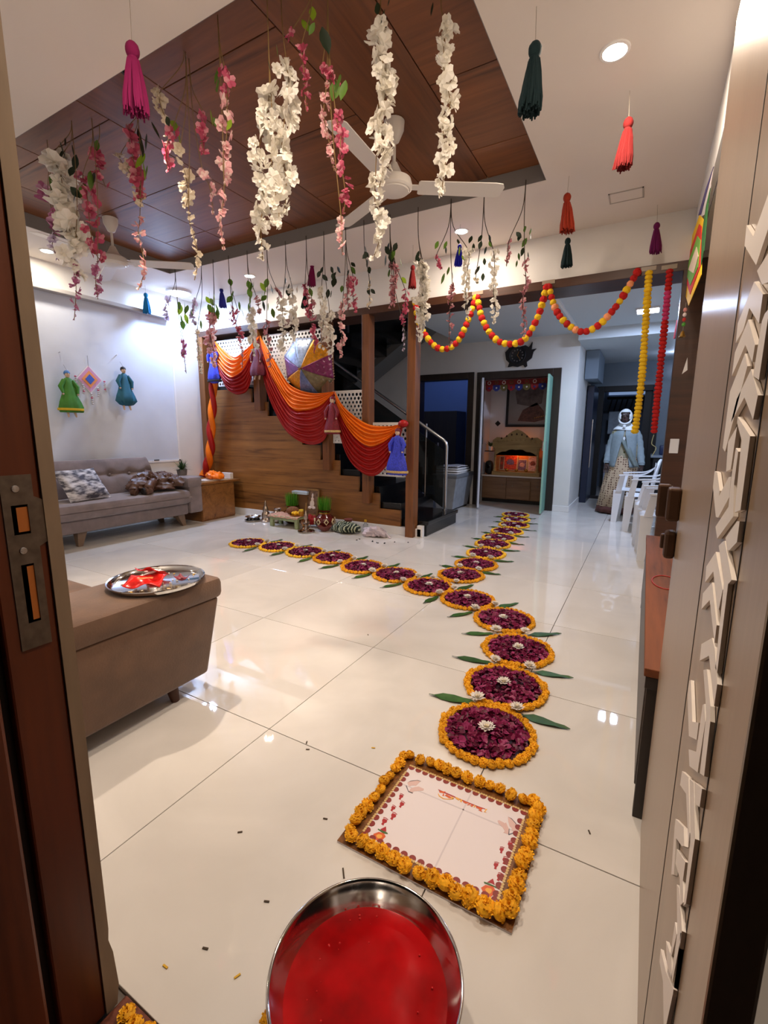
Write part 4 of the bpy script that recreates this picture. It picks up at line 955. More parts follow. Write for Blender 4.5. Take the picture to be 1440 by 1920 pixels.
MB().box(-5.6, -2.5, PY+.15, 10.1, 3.05, 3.12).build('ceiling_bedroom', M['wall'], kind='structure')
wd = thing('wardrobe', 'dark wardrobe seen through the bedroom doorway', 'wardrobe', (-3.95, 9.65, 0))
MB().bbox(-4.35, -3.55, 9.4, 9.98, 0, 1.62, .01).build('body', DF, wd)
for x in (-3.96, -3.94): MB().bbox(x-.01, x+.01, 9.38, 9.4, .7, .95, .003).build('handle', M['steel'], wd)
room_bulb('added bulb on the bedroom ceiling behind the dark doorway', (-3.6, 8.6, 2.95), 16, (170, 195, 255))
# dim side seat with folded printed sheets outside the bedroom
sb = thing('storage_bench', 'grey fabric box seat beside the stair foot', 'seat', (-2.55, 6.75, 0))
f = MB(); f.add([(-2.72, 6.45, .03), (-2.46, 6.45, .03), (-2.46, 7.12, .03), (-2.72, 7.12, .03), (-2.78, 6.42, .50), (-2.40, 6.42, .50), (-2.40, 7.18, .50), (-2.78, 7.18, .50)],
      [(3,2,1,0),(4,5,6,7),(0,1,5,4),(1,2,6,5),(2,3,7,6),(3,0,4,7)]); f.build('body', mat('grey_velvet', (136, 140, 146), .8, var=.15, scale=8), sb)
MB().bbox(-2.79, -2.385, 6.41, 7.19, .495, .56, .02).build('lid', mat('grey_lid_fabric', (104, 108, 114), .8), sb, smooth=True)
for x in (-2.70, -2.48):
    for y in (6.48, 7.09): MB().tube([(x, y, 0), (x, y, .035)], .02, 8).build('foot', M['black'], sb)
blk = banded('black_white_print', (214, 210, 214), (34, 26, 34), 14)
for i, (z, w, l) in enumerate(((.565, .36, .55), (.60, .34, .5), (.635, .31, .46))):
    f = MB(); f.grid(lambda u, v: (-2.59+(u-.5)*w, 6.78+(v-.5)*l, z+.028+.01*math.sin(5*u+i)*math.sin(4*v)), 10, 10); f.grid(lambda u, v: (-2.59+(v-.5)*w, 6.78+(u-.5)*l, z), 2, 2)
    f.build('folded_sheet', blk if i == 2 else M['white'], loc=(-2.59, 6.78, z), smooth=True, solid=.012, label=('lowest plain white', 'middle plain white', 'top black-and-white printed')[i]+' folded sheet on the grey box seat', cat='bed sheet', group='folded sheets on the box seat')
# ------------------------------------------------------------------ prayer alcove
al = mat('alcove_white', (206, 206, 210), .6)
f = MB(); f.box(-2.50, -2.42, PY+.15, 8.05, 0, 2.3); f.box(-1.17, -1.06, PY+.15, 8.05, 0, 2.3); f.box(-2.50, -1.06, 8.05, 8.15, 0, 2.3); f.box(-2.50, -1.06, PY+.15, 8.15, 2.12, 2.3)
f.build('wall_alcove', al, kind='structure', label='white inner walls of the prayer alcove')
pf_ = thing('trim_alcove_frame', 'dark wooden frame around the prayer alcove', None, (-1.8, PY, 0), kind='structure')
MB().bbox(-2.43, -2.35, PY-.02, PY+.15, 0, 2.11, .004).build('frame_post', DF, pf_)
MB().bbox(-1.28, -1.165, PY-.02, PY+.15, 0, 2.11, .004).build('frame_post', DF, pf_)
MB().bbox(-2.35, -1.28, PY-.02, PY+.15, 2.0, 2.11, .004).build('frame_head', DF, pf_)
wl_ = mat('white_alcove_door', (200, 204, 214), .35)
pd = thing('alcove_door', 'white folded-open left door of the prayer alcove', 'door', (-2.34, PY-.2, 0), 'prayer alcove doors')
a0 = Vector((-2.345, PY-.03, 0)); a1 = Vector((-2.20, PY-.42, 0)); d = (a1-a0); ang = math.atan2(d.y, d.x)
MB().obox((a0+a1)/2+Vector((0, 0, 1.0)), (d.length, .03, 1.96), RZ(ang).to_3x3()).build('leaf', wl_, pd)
for z in (.5, 1.05): MB().obox((a0+a1)/2+Vector((.02, 0, z)), (.012, .045, .10), RZ(ang).to_3x3()).build('hinge', M['black'], pd)
pd = thing('alcove_door', 'green-edged glass right door of the prayer alcove, standing open', 'door', (-1.27, PY-.2, 0), 'prayer alcove doors')
a0 = Vector((-1.285, PY-.03, 0)); a1 = Vector((-1.255, PY-.46, 0)); d = (a1-a0); ang = math.atan2(d.y, d.x)
MB().obox((a0+a1)/2+Vector((0, 0, 1.0)), (d.length, .022, 1.96), RZ(ang).to_3x3()).build('leaf', mat('frosted_green_glass', (140, 196, 176), .3, trans=.35), pd)
MB().obox(a1+Vector((0, -.006, 1.0)), (.012, .024, 1.96), RZ(ang).to_3x3()).build('edge', mat('green_glass_edge', (150, 200, 178), .3), pd)
MB().bbox(-1.30, -1.245, PY-.41, PY-.36, .92, 1.06, .008).build('lock', M['steel'], pd)
# low cabinet in the alcove
ck = wood('alcove_cabinet_wood', (140, 106, 76), (96, 68, 46), 'x', .45, 8, .6)
ac = thing('prayer_cabinet', 'low three-door wooden cabinet under the home temple', 'cabinet', (-1.9, 7.85, 0))
MB().bbox(-2.415, -1.175, 7.74, 8.04, .06, .44, .004).build('carcass', ck, ac)
MB().bbox(-2.415, -1.175, 7.76, 8.04, 0, .06, .003).build('plinth', M['black'], ac)
for i, (x0, x1) in enumerate(((-2.41, -2.0), (-1.985, -1.60), (-1.585, -1.18))):
    y = 7.70 if i == 1 else 7.725
    dd = MB().bbox(x0, x1, y, y+.02, .075, .43 if i != 1 else .38, .003).build('door', ck, ac)
    MB().ball((x1-.06 if i == 0 else x0+.1, y-.008, .30), .009, 8, 6).build('knob', M['steel'], dd)
MB().bbox(-2.418, -1.172, 7.70, 8.045, .44, .465, .004).build('marble_slab', mat('white_marble_slab', (216, 210, 206), .2, var=.06, scale=6), loc=(-1.8, 7.87, .44), label='white marble slab on the prayer cabinet', cat='shelf')
# carved wooden temple
tmw = wood('carved_temple_wood', (176, 146, 92), (128, 100, 56), 'x', .55, 9, .7)
tm_ = thing('home_temple', 'carved pale wood home temple glowing orange inside', 'temple', (-1.87, 7.85, .465))
MB().bbox(-2.26, -1.47, 7.74, 8.02, .465, .53, .004).build('base', tmw, tm_)
MB().bbox(-2.20, -1.53, 7.72, 7.75, .465, .50, .003).build('step', tmw, tm_)
for x in (-2.22, -1.52):
    MB().lathe([(.035, .53), (.035, .56), (.02, .58), (.028, .62), (.018, .66), (.022, .80), (.016, .86), (.03, .90), (.03, .93)], (x, 7.78, 0), 14).build('pillar', tmw, tm_, smooth=True)
f = MB(); f.bbox(-2.26, -1.48, 7.99, 8.02, .53, 1.0, .003); f.build('back_board', mat('temple_back_painted_glow', (216, 140, 84), .6, var=.15, scale=12), tm_)  # the lamp's orange glow is put into the board's base colour
# scalloped arch and crest
P = [(-2.27, .93), (-2.27, 1.05), (-2.2, 1.10), (-2.08, 1.09), (-2.0, 1.16), (-1.94, 1.20), (-1.87, 1.23), (-1.80, 1.20), (-1.74, 1.16), (-1.66, 1.09), (-1.54, 1.10), (-1.47, 1.05), (-1.47, .93)]
arch = [(-1.53+.0, .93)]
for i in range(13):
    u = i/12; x = -1.53-(.68)*u; z = .80+.09*math.sin(PI*u)+.02*abs(math.sin(4*PI*u)); arch.append((x, z))
arch.append((-2.21, .93))
f = MB(); f.prism(P+[(-2.21, .93)]+[(x, z) for x, z in arch[1:-1]][::-1]+[(-1.53, .93)], (0, 7.755, 0), (1, 0, 0), (0, 0, 1), (0, .03, 0)); f.build('carved_crest', tmw, tm_)
for i in range(9):
    x = -2.17+.075*i; MB().ball((x, 7.752, 1.035+.03*math.sin(PI*i/8)), (.022, .008, .02), 8, 6).build('carved_boss', tmw, tm_, smooth=True)
for i in range(7):
    x = -2.12+.083*i; MB().prism([(-.016, 0), (0, .03), (.016, 0), (0, -.012)], (x, 7.754, 1.075+.07*math.sin(PI*i/6)), (1, 0, 0), (0, 0, 1), (0, -.004, 0)).build('pierced_leaf_shade', mat('pierced_shadow_brown', (60, 40, 22), .8) if 'pierced_shadow_brown' not in bpy.data.materials else bpy.data.materials['pierced_shadow_brown'], tm_)  # dark brown leaf shapes stand for the shade in the pierced crest
room_bulb('small warm bulb hidden under the temple crest', (-1.87, 7.84, 0.9), 1.6, (255, 150, 70))
# framed devotional pictures inside
pr = [mat('red_gold_print', (196, 70, 40), .5, var=.6, scale=40), mat('blue_gold_print', (120, 96, 130), .5, var=.6, scale=40), mat('pink_white_print', (220, 170, 160), .5, var=.4, scale=36), mat('brown_red_print', (150, 70, 50), .5, var=.6, scale=36)]
gf = mat('pale_gold_frame', (220, 190, 150), .35, .3)
for i, (x, y, w, h, m_, nm) in enumerate(((-1.99, 7.90, .24, .27, 0, 'left framed red devotional print in the home temple'), (-1.80, 7.93, .16, .20, 1, 'small middle framed print in the home temple'), (-1.62, 7.91, .17, .26, 2, 'right white-and-pink print in the home temple'), (-2.14, 7.93, .1, .24, 3, 'narrow print at the far left in the home temple'))):
    r = thing('devotional_print', nm, 'picture', (x, y, .53), 'framed prints in the home temple'); Rt = RX(math.radians(-8)).to_3x3(); c = Vector((x, y+.02, .535+h/2))
    MB().obox(c, (w, .012, h), Rt).build('frame', gf, r); MB().obox(c+Vector((0, -.008, 0)), (w-.03, .006, h-.03), Rt).build('print', pr[m_], r)
    MB().lathe([(0, .006), (min(w, h)*.26, .004), (min(w, h)*.26, 0)], c+Vector((0, -.011, .0)), 16, RX(PI/2).to_3x3()).build('medallion', pr[(m_+1) % 4], r)
f = MB()
for x, z in ((-1.87, .88), (-1.84, .84), (-1.90, .84), (-1.87, .81), (-1.93, .90), (-1.80, .90)): f.prism([(0, .018), (.018, 0), (0, -.018), (-.018, 0)], (x, 7.985, z), (1, 0, 0), (0, 0, 1), (0, -.003, 0))
for k, v in enumerate(((-1.87, .88), (-1.84, .84), (-1.90, .84), (-1.93, .90), (-1.80, .90))):
    MB().prism([(0, .018), (.018, 0), (0, -.018), (-.018, 0)], (v[0], 7.988, v[1]), (1, 0, 0), (0, 0, 1), (0, -.004, 0)).build('red_sticker', mat('red_sticker', (150, 40, 60), .6) if 'red_sticker' not in bpy.data.materials else bpy.data.materials['red_sticker'], tm_)
for i in range(3):
    f = MB(); f.ball((-2.02+.16*i, 7.80, .555), (.03, .02, .025), 10, 7); f.build('brass_idol', M['brass'], loc=(-2.02+.16*i, 7.8, .53), smooth=True, label=('left', 'middle', 'right')[i]+' small brass idol in front of the temple prints', cat='idol', group='brass idols in the temple')
# big framed picture on the alcove back wall
bp = thing('large_picture', 'large dark framed picture of two figures in the prayer alcove', 'picture', (-1.78, 8.04, 1.27))
for x0, x1, z0, z1 in ((-2.14, -2.10, 1.27, 2.05), (-1.42, -1.38, 1.27, 2.05), (-2.10, -1.42, 1.27, 1.31), (-2.10, -1.42, 2.01, 2.05)): MB().bbox(x0, x1, 8.015, 8.048, z0, z1, .003).build('frame_side', M['black'], bp)
MB().box(-2.10, -1.42, 8.03, 8.045, 1.31, 2.01).build('backing', mat('grey_picture_ground', (134, 132, 132), .4, var=.1, scale=5), bp)
def flat(poly, c, nm, mm): MB().prism(poly, (c[0], 8.030, c[1]), (1, 0, 0), (0, 0, 1), (0, -.003, 0)).build(nm, mm, bp)
flat([(-.20, .05), (-.24, .25), (-.1, .36), (.12, .34), (.22, .25), (.2, .05), (.05, 0)], (-1.76, 1.6), 'figure', mat('picture_teal_brown', (92, 84, 84), .5, var=.4, scale=14))
flat([(-.10, 0), (.12, .12), (.24, -.02), (.26, -.16), (.10, -.20), (-.18, -.18)], (-1.76, 1.55), 'robe', mat('picture_dark_robe', (84, 52, 46), .5, var=.5, scale=30))
f = MB()
for i in range(9): MB().ball((-1.66+.028*i, 8.026, 1.42+.006*i), (.008, .003, .008), 6, 4).build('gilt_dot', M['gold'], bp)
MB().prism([(0, .05), (.05, 0), (0, -.05), (-.05, 0)], (-2.28, 8.049, 1.33), (1, 0, 0), (0, 0, 1), (0, -.006, 0)).build('diamond_plaque', M['black'], loc=(-2.28, 8.04, 1.28), label='small black diamond plaque on the alcove wall', cat='plaque')
# toran over the alcove
tr = thing('door_toran', 'red embroidered door hanging with round mirrors over the prayer alcove', 'toran', (-1.85, PY+.16, 1.84))
MB().box(-2.34, -1.29, PY+.155, PY+.163, 1.91, 1.995).build('band', mat('red_embroidery', (120, 28, 26), .8, var=.5, scale=60), tr)
cl = [mat('toran_red', (132, 26, 30), .8, var=.4, scale=60), mat('toran_blue', (40, 46, 110), .8), mat('toran_olive', (96, 82, 40), .8)]
wm = mat('toran_white_stitch', (206, 196, 186), .7)
for i in range(9):
    x = -2.28+.118*i
    MB().prism([(-.055, .08), (.055, .08), (.055, .02), (.02, -.015), (-.02, -.015), (-.055, .02)], (x, PY+.154, 1.84), (1, 0, 0), (0, 0, 1), (0, .005, 0)).build('pennant', cl[i % 3], tr)
    MB().lathe([(0, .004), (.028, .003), (.03, 0)], (x, PY+.153, 1.955), 12, RX(PI/2).to_3x3()).build('rosette', wm if i % 2 == 0 else cl[2], tr)
    MB().lathe([(0, .004), (.018, .003), (.018, 0)], (x, PY+.150, 1.955), 10, RX(PI/2).to_3x3()).build('rosette_centre', cl[0], tr)
    MB().ball((x, PY+.152, 1.875), (.014, .005, .014), 8, 5).build('mirror_dot', wm if i % 3 else cl[1], tr)
# plant, dark speaker on the slab
ap = thing('alcove_plant', 'little green plant in a white pot on the alcove shelf', 'potted plant', (-2.33, 7.85, .87))
MB().bbox(-2.41, -2.27, 7.78, 7.98, .855, .868, .002).build('glass_shelf', mat('dark_glass_shelf', (60, 62, 62), .2), loc=(-2.34, 7.88, .855), label='small dark corner shelf in the alcove', cat='shelf')
MB().lathe([(.028, .869), (.04, .94), (.036, .94), (0, .93)], (-2.33, 7.85, 0), 14).build('pot', M['white'], ap, smooth=True)
f = MB(); rd = random.Random(8)
for i in range(40):
    a, e, L = rd.uniform(0, 6.28), rd.uniform(.4, 1.4), rd.uniform(.06, .13); d = Vector((math.cos(a)*math.cos(e), math.sin(a)*math.cos(e), math.sin(e))); o = Vector((-2.33, 7.85, .935)); s_ = d.cross(Vector((0, 0, 1))).normalized()*.012
    f.mi = i % 2; f.add([o, o+d*L*.6+s_, o+d*L, o+d*L*.6-s_], [(0, 1, 2, 3)])
f.build('leaves', gm[:2], ap, kind='stuff')
sk = thing('black_speaker', 'rounded black speaker standing on the marble slab', 'speaker', (-2.33, 7.83, .465))
MB().bbox(-2.40, -2.27, 7.77, 7.89, .466, .70, .05).build('body', M['black'], sk, smooth=True)
MB().lathe([(.03, .004), (.036, .002), (.036, 0)], (-2.335, 7.767, .60), 16, RX(PI/2).to_3x3()).build('cone_ring', M['granite'], sk)
# ornate black clock over the alcove
ckk = thing('wall_clock', 'ornate black ship-shaped wall clock above the prayer alcove', 'clock', (-1.79, PY-.02, 2.15)); bk = mat('black_carved_resin', (20, 20, 24), .45)
cc = Vector((-1.80, PY-.03, 2.33))
OUT = [(-.20, .05), (-.18, -.06), (-.13, -.11), (-.15, -.17), (-.08, -.16), (0, -.175), (.08, -.15), (.11, -.19), (.14, -.17), (.13, -.11), (.20, -.06), (.22, .03), (.26, .07), (.19, .06), (.20, .17), (.15, .10), (.10, .13), (0, .11), (-.07, .125), (-.13, .15), (-.15, .10)]
MB().prism(OUT, cc, (1, 0, 0), (0, 0, 1), (0, .025, 0)).build('carved_case', bk, ckk)
MB().lathe([(.118, 0), (.125, .01), (.118, .016), (.108, .008)], cc+Vector((-.01, -.002, -.01)), 32, RX(PI/2).to_3x3()).build('bezel', bk, ckk, smooth=True)
MB().lathe([(0, .004), (.108, .004), (.108, 0)], cc+Vector((-.01, -.002, -.01)), 32, RX(PI/2).to_3x3()).build('dial', mat('dark_brown_dial', (58, 44, 38), .5), ckk)
for k in range(12):
    a = k*PI/6; MB().ball(cc+Vector((-.01+.082*math.cos(a), -.008, -.01+.082*math.sin(a))), (.014, .003, .018), 8, 5, M=RY(-a+PI/2).to_3x3()).build('hour_mark', mat('pewter_hour_mark', (104, 100, 98), .5) if 'pewter_hour_mark' not in bpy.data.materials else bpy.data.materials['pewter_hour_mark'], ckk)
for L, a in ((.06, 1.2), (.08, -.9)): MB().tube([cc+Vector((-.01, -.012, -.01)), cc+Vector((-.01+L*math.cos(a), -.012, -.01+L*math.sin(a)))], .003, 6).build('hand', M['gold'], ckk)
# ------------------------------------------------------------------ kitchen passage beyond
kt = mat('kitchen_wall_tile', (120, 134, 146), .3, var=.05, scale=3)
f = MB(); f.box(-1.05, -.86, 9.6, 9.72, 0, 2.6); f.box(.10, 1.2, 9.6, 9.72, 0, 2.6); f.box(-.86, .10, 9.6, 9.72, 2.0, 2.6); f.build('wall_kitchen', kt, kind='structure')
d3 = thing('door_3', 'dark framed kitchen back doorway behind the person', None, (-.4, 9.6, 0), kind='structure')
for x0, x1, z0, z1 in ((-.88, -.76, 0, 2.02), (.02, .14, 0, 2.02), (-.76, .02, 1.92, 2.02)): MB().bbox(x0, x1, 9.56, 9.7, z0, z1, .004).build('frame_member', M['black'], d3)
MB().box(-.1, .02, 9.62, 9.68, 0, 1.92).build('door_leaf', M['black'], d3)
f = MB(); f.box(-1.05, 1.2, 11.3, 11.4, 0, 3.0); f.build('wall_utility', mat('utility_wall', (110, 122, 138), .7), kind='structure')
MB().box(-1.05, 1.2, 9.72, 11.4, 2.6, 2.7).build('ceiling_utility', M['wall'], kind='structure')
MB().box(-.80, .05, 11.24, 11.3, 1.98, 2.2).build('window_1', mat('frosted_window_glow', (180, 200, 232), .4, emit=.5, ecol=(150, 178, 226)), kind='structure', label='pale strip window in the utility room')
g = thing('window_grill', 'dark slanted window grill in the utility room', 'grill', (-.4, 11.2, 1.6))
MB().bbox(-.82, .06, 11.18, 11.22, 1.88, 1.94, .004).build('rail', M['black'], g)
for i in range(8): MB().tube([(-.78+.1*i, 11.2, 1.60), (-.72+.1*i, 11.2, 1.90)], .012, 6).build('bar', M['black'], g)
f = MB(); f.grid(lambda u, v: (-.72+.36*u, 10.6+.03*math.sin(8*u)*v, 1.608-.45*v), 14, 8); tw_ = f.build('hanging_towel', mat('pale_towel', (176, 190, 204), .9, var=.12, scale=14), loc=(-.54, 10.6, 1.15), smooth=True, solid=.006, label='pale towel hanging behind the person', cat='towel')
MB().tube([(-.9, 10.6, 1.605), (.3, 10.6, 1.605)], .004, 6).build('clothes_line', M['black'], loc=(-.3, 10.6, 1.6), label='thin clothes line carrying the pale towel', cat='line')
kc_ = thing('kitchen_cabinet', 'dark kitchen base unit with a pale worktop behind the person', 'cabinet', (.45, 9.2, 0))
MB().bbox(.12, 1.1, 8.9, 9.55, 0, .78, .006).build('body', M['black'], kc_)
MB().bbox(.08, 1.12, 8.86, 9.56, .78, .82, .004).build('worktop', mat('pale_worktop', (140, 152, 166), .3), kc_)
fr_ = thing('tall_unit', 'tall dark unit against the corner wall of the kitchen passage', 'cabinet', (-.88, 8.7, 0))
MB().bbox(-.925, -.82, 8.45, 9.2, 0, 1.95, .01).build('body', mat('dark_blue_appliance', (30, 38, 58), .3), fr_)
MB().bbox(-.822, -.805, 8.5, 8.53, .6, 1.4, .004).build('handle', M['steel'], fr_)
MB().bbox(-.93, -.74, 7.95, 8.9, 2.0, 2.425, .006).build('wall_cabinet', mat('grey_blue_laminate', (120, 134, 148), .5), loc=(-.84, 8.4, 2.05), label='grey upper cabinet on the kitchen passage wall', cat='cabinet')
MB().bbox(-.86, -.52, 9.1, 9.45, 0, .014, .004).build('door_mat', mat('brown_door_mat', (40, 30, 30), .95), loc=(-.7, 9.28, 0), label='small dark door mat on the kitchen floor', cat='mat')
MB().bbox(-.72, -.12, 10.4, 10.9, 0, .95, .02).build('white_appliance', mat('white_appliance', (190, 204, 226), .4), loc=(-.42, 10.65, 0), smooth=True, label='plain white box-shaped appliance in the utility room behind the person', cat='appliance')
MB().bbox(.2, .42, 9.0, 9.2, .82, .98, .02).build('blue_canister', mat('navy_canister', (34, 50, 90), .4), loc=(.3, 9.1, .82), smooth=True, label='navy canister on the kitchen worktop', cat='canister')
room_bulb('added bulb on the low ceiling above the kitchen worktop', (0.3, 8.7, 2.33), 4, (196, 216, 255))
room_bulb('added bulb in the utility room behind the person', (-0.2, 10.4, 2.5), 5, (196, 216, 255))
# ------------------------------------------------------------------ white plastic chairs
def make_chair():
    r = thing('plastic_chair', 'x', 'chair', (0, 0, 0), 'white plastic armchairs in a row along the passage')
    P = M['whiteplastic']; h = .43
    # facing -X; width along Y
    f = MB(); f.grid(lambda u, v: (-.22+.43*u, -.215*(1-.08*u)+.43*(1-.08*u)*v, h-.018*math.sin(PI*v)*math.sin(PI*u)-.03*max(0, .12-u)/.12), 12, 12); f.build('seat', P, r, smooth=True, solid=.006)
    for s in (-1, 1):
        f = MB(); f.add([(-.225, s*.235, 0), (-.16, s*.235, 0), (-.16, s*.195, 0), (-.225, s*.195, 0), (-.225, s*.215, h), (-.12, s*.215, h), (-.12, s*.18, h), (-.225, s*.18, h)], [(0,1,2,3),(7,6,5,4),(0,4,5,1),(1,5,6,2),(2,6,7,3),(3,7,4,0)]); f.build('leg', P, r)
        f = MB(); f.add([(.22, s*.225, 0), (.28, s*.225, 0), (.28, s*.185, 0), (.22, s*.185, 0), (.15, s*.205, h), (.22, s*.205, h), (.22, s*.17, h), (.15, s*.17, h)], [(0,1,2,3),(7,6,5,4),(0,4,5,1),(1,5,6,2),(2,6,7,3),(3,7,4,0)]); f.build('leg', P, r)
        f = MB(); f.add([(-.20, s*.225, h-.01), (-.13, s*.225, h-.01), (-.13, s*.205, h-.01), (-.20, s*.205, h-.01), (-.16, s*.245, .63), (-.10, s*.245, .63), (-.10, s*.225, .63), (-.16, s*.225, .63)], [(0,1,2,3),(7,6,5,4),(0,4,5,1),(1,5,6,2),(2,6,7,3),(3,7,4,0)]); f.build('arm_support', P, r)
        pth = spline([(-.17, s*.235, .635), (-.05, s*.245, .645), (.10, s*.24, .66), (.20, s*.215, .72), (.245, s*.17, .80)], 6)
        f = MB()
        for i, p in enumerate(pth): f.v += [p+Vector((0, .028, .006)), p+Vector((0, -.028, .006)), p+Vector((0, -.028, -.010)), p+Vector((0, .028, -.010))]
        for i in range(len(pth)-1):
            for k in range(4): a = i*4+k; d = i*4+(k+1) % 4; f.face([a, d, d+4, a+4])
        f.face([3, 2, 1, 0]); n = len(pth)*4; f.face([n-4, n-3, n-2, n-1]); f.build('arm_rest', P, r, smooth=True)
    # back with slats
    MB().tube(spline([(.205, -.19, h), (.225, -.205, .62), (.26, -.15, .80), (.275, 0, .835), (.26, .15, .80), (.225, .205, .62), (.205, .19, h)], 6), .018, 8).build('back_frame', P, r, smooth=True)
    for k in range(5):
        y = -.12+.06*k; MB().bbox(.218, .228, y-.018, y+.018, .47, .49+.31*(1-abs(y)*1.2), .003).build('back_slat', P, r)
    for z in (.16,): MB().bbox(-.19, -.17, -.2, .2, .39, .42, .004).build('front_rail', P, r)
    return r
lab = ['nearest white plastic armchair of the passage row', 'second nearest white plastic armchair of the passage row', 'third white plastic armchair counted from the room', 'farthest white plastic armchair, beside the standing person']
c0 = make_chair()
for i, (x, y, a) in enumerate(((.225, 5.06, .06), (.175, 5.76, .04), (.055, 6.44, .0), (-.09, 7.02, -.06))):
    c = c0 if i == 0 else copy_tree(c0)
    c.location = (x, y, 0); c.rotation_euler = (0, 0, a); c['label'] = lab[i]
# ------------------------------------------------------------------ woman in the kitchen passage
LB = Vector((-.27, 7.62, 0))
wo = thing('person', 'person in a grey cardigan, white headscarf and printed cream skirt leaning on a chair', 'person', LB)
sk_ = mat('dark_brown_skin', (66, 50, 46), .55)
V, E_, RAD = [], [], []
def jv(p, r, link=None):
    V.append(Vector(p)); RAD.append(r)
    if link is not None: E_.append((link, len(V)-1))
    return len(V)-1
pel = jv((0, 0, .80), (.13, .10)); sp1 = jv((-.005, -.01, .95), (.13, .10), pel); sp2 = jv((-.01, -.03, 1.12), (.12, .09), sp1); ch = jv((-.01, -.04, 1.22), (.10, .07), sp2)
nk = jv((-.015, -.06, 1.29), (.045, .045), ch); hd0 = jv((-.02, -.085, 1.345), (.058, .062), nk); hd1 = jv((-.025, -.105, 1.40), (.070, .080), hd0); hd2 = jv((-.02, -.085, 1.475), (.064, .078), hd1); hd3 = jv((-.018, -.075, 1.505), (.035, .045), hd2)
for s, wp, el in ((-1, (-.215, -.10, .735), (-.19, -.02, .96)), (1, (.235, -.12, .725), (.19, -.04, .95))):
    sh = jv((s*.14, -.03, 1.175), (.05, .05), ch); e = jv(el, (.045, .045), sh); w = jv(wp, (.028, .025), e)
    dn = Vector((0, -.02, -1)).normalized(); pw = jv(Vector(wp)+dn*.045, (.036, .018), w)
    for k in range(4):
        f0 = jv(Vector(wp)+dn*.085+Vector(((k-1.5)*.019, -.004, 0)), (.0095, .0095), pw); f1 = jv(Vector(wp)+dn*(.12-.006*abs(k-1.4))+Vector(((k-1.5)*.018, -.016, 0)), (.008, .008), f0); jv(Vector(wp)+dn*(.142-.008*abs(k-1.4))+Vector(((k-1.5)*.016, -.034, .0)), (.0065, .0065), f1)
    t0 = jv(Vector(wp)+dn*.05+Vector((-s*.035, -.02, 0)), (.010, .010), w); jv(Vector(wp)+dn*.085+Vector((-s*.045, -.036, 0)), (.008, .008), t0)
for s in (-1, 1):
    hp = jv((s*.09, 0, .74), (.10, .10), pel); kn = jv((s*.09, -.03, .44), (.06, .06), hp); an = jv((s*.09, .01, .07), (.036, .036), kn); jv((s*.10, -.10, .025), (.035, .022), an)
me = bpy.data.meshes.new('body'); me.from_pydata(V, E_, []); me.materials.append(sk_)
bo_ = bpy.data.objects.new('body', me); COL.objects.link(bo_); bo_.parent = wo; ORG['body'] = LB
sm = bo_.modifiers.new('skin', 'SKIN')
for i, r in enumerate(RAD): me.skin_vertices[0].data[i].radius = r
me.skin_vertices[0].data[0].use_root = True
ss = bo_.modifiers.new('sub', 'SUBSURF'); ss.levels = 2; ss.render_levels = 2
def W_(p): return LB+Vector(p)
hc = Vector((-.025, -.10, 1.41))
for s in (-1, 1):
    MB().ball(W_(hc+Vector((s*.030, -.072, .010))), (.012, .006, .006), 8, 6).build('eye', mat('dark_eye', (16, 12, 12), .3) if 'dark_eye' not in bpy.data.materials else bpy.data.materials['dark_eye'], wo, smooth=True)
    MB().tube([W_(hc+Vector((s*.048, -.070, .028))), W_(hc+Vector((s*.03, -.079, .033))), W_(hc+Vector((s*.012, -.078, .028)))], .004, 6).build('eyebrow', bpy.data.materials['dark_eye'], wo)
MB().tube([W_(hc+Vector((0, -.076, .02))), W_(hc+Vector((0, -.088, -.008))), W_(hc+Vector((0, -.084, -.018)))], [.007, .012, .008], 8).build('nose', sk_, wo, smooth=True)
MB().tube([W_(hc+Vector((-.022, -.068, -.040))), W_(hc+Vector((0, -.076, -.038))), W_(hc+Vector((.022, -.068, -.040)))], [.004, .007, .004], 8).build('mouth', mat('lip_brown', (84, 48, 46), .5), wo, smooth=True)
def printed(nm, base, dot, sc):
    m, t_, b = nt(nm); tc = t_.nodes.new('ShaderNodeTexCoord'); v = t_.nodes.new('ShaderNodeTexVoronoi'); v.inputs['Scale'].default_value = sc; v.inputs['Randomness'].default_value = .25
    r = t_.nodes.new('ShaderNodeValToRGB'); e = r.color_ramp.elements; e[0].position = .28; e[0].color = (*lin(dot), 1); e[1].position = .42; e[1].color = (*lin(base), 1)
    t_.links.new(tc.outputs['Object'], v.inputs['Vector']); t_.links.new(v.outputs['Distance'], r.inputs[0]); t_.links.new(r.outputs[0], b.inputs['Base Color']); b.inputs['Roughness'].default_value = .8; return m
skirt = printed('cream_brown_dotted_cotton', (186, 164, 136), (96, 66, 50), 30)
def cloth_ring(rows, N=48, fold=.03, k=11, ph=0, arc=None):
    """rows: (cx, cy, z, rx, ry); pleated tube (or open arc)"""
    f = MB(); n = N if arc is None else N+1
    for i, (cx, cy, z, rx, ry) in enumerate(rows):
        t = i/(len(rows)-1)
        for q in range(n):
            a = 2*PI*q/N if arc is None else arc[0]+(arc[1]-arc[0])*q/N
            w = 1+fold*(.3+t)*math.sin(k*a+ph)+fold*.5*math.sin(2.3*k*a+2)
            f.v.append(W_((cx+rx*w*math.cos(a), cy+ry*w*math.sin(a), z)))
    for i in range(len(rows)-1):
        for q in range(N if arc is None else n-1):
            a = i*n+q; d = i*n+(q+1) % n; f.face([a, d, d+n, a+n])
    return f
cloth_ring([(0, -.01, .92, .16, .13), (0, -.01, .82, .19, .155), (-.01, -.01, .6, .21, .17), (-.03, -.02, .35, .225, .18), (-.05, -.03, .11, .245, .19)], 56, .035, 10).build('skirt', skirt, wo, smooth=2, solid=.004)
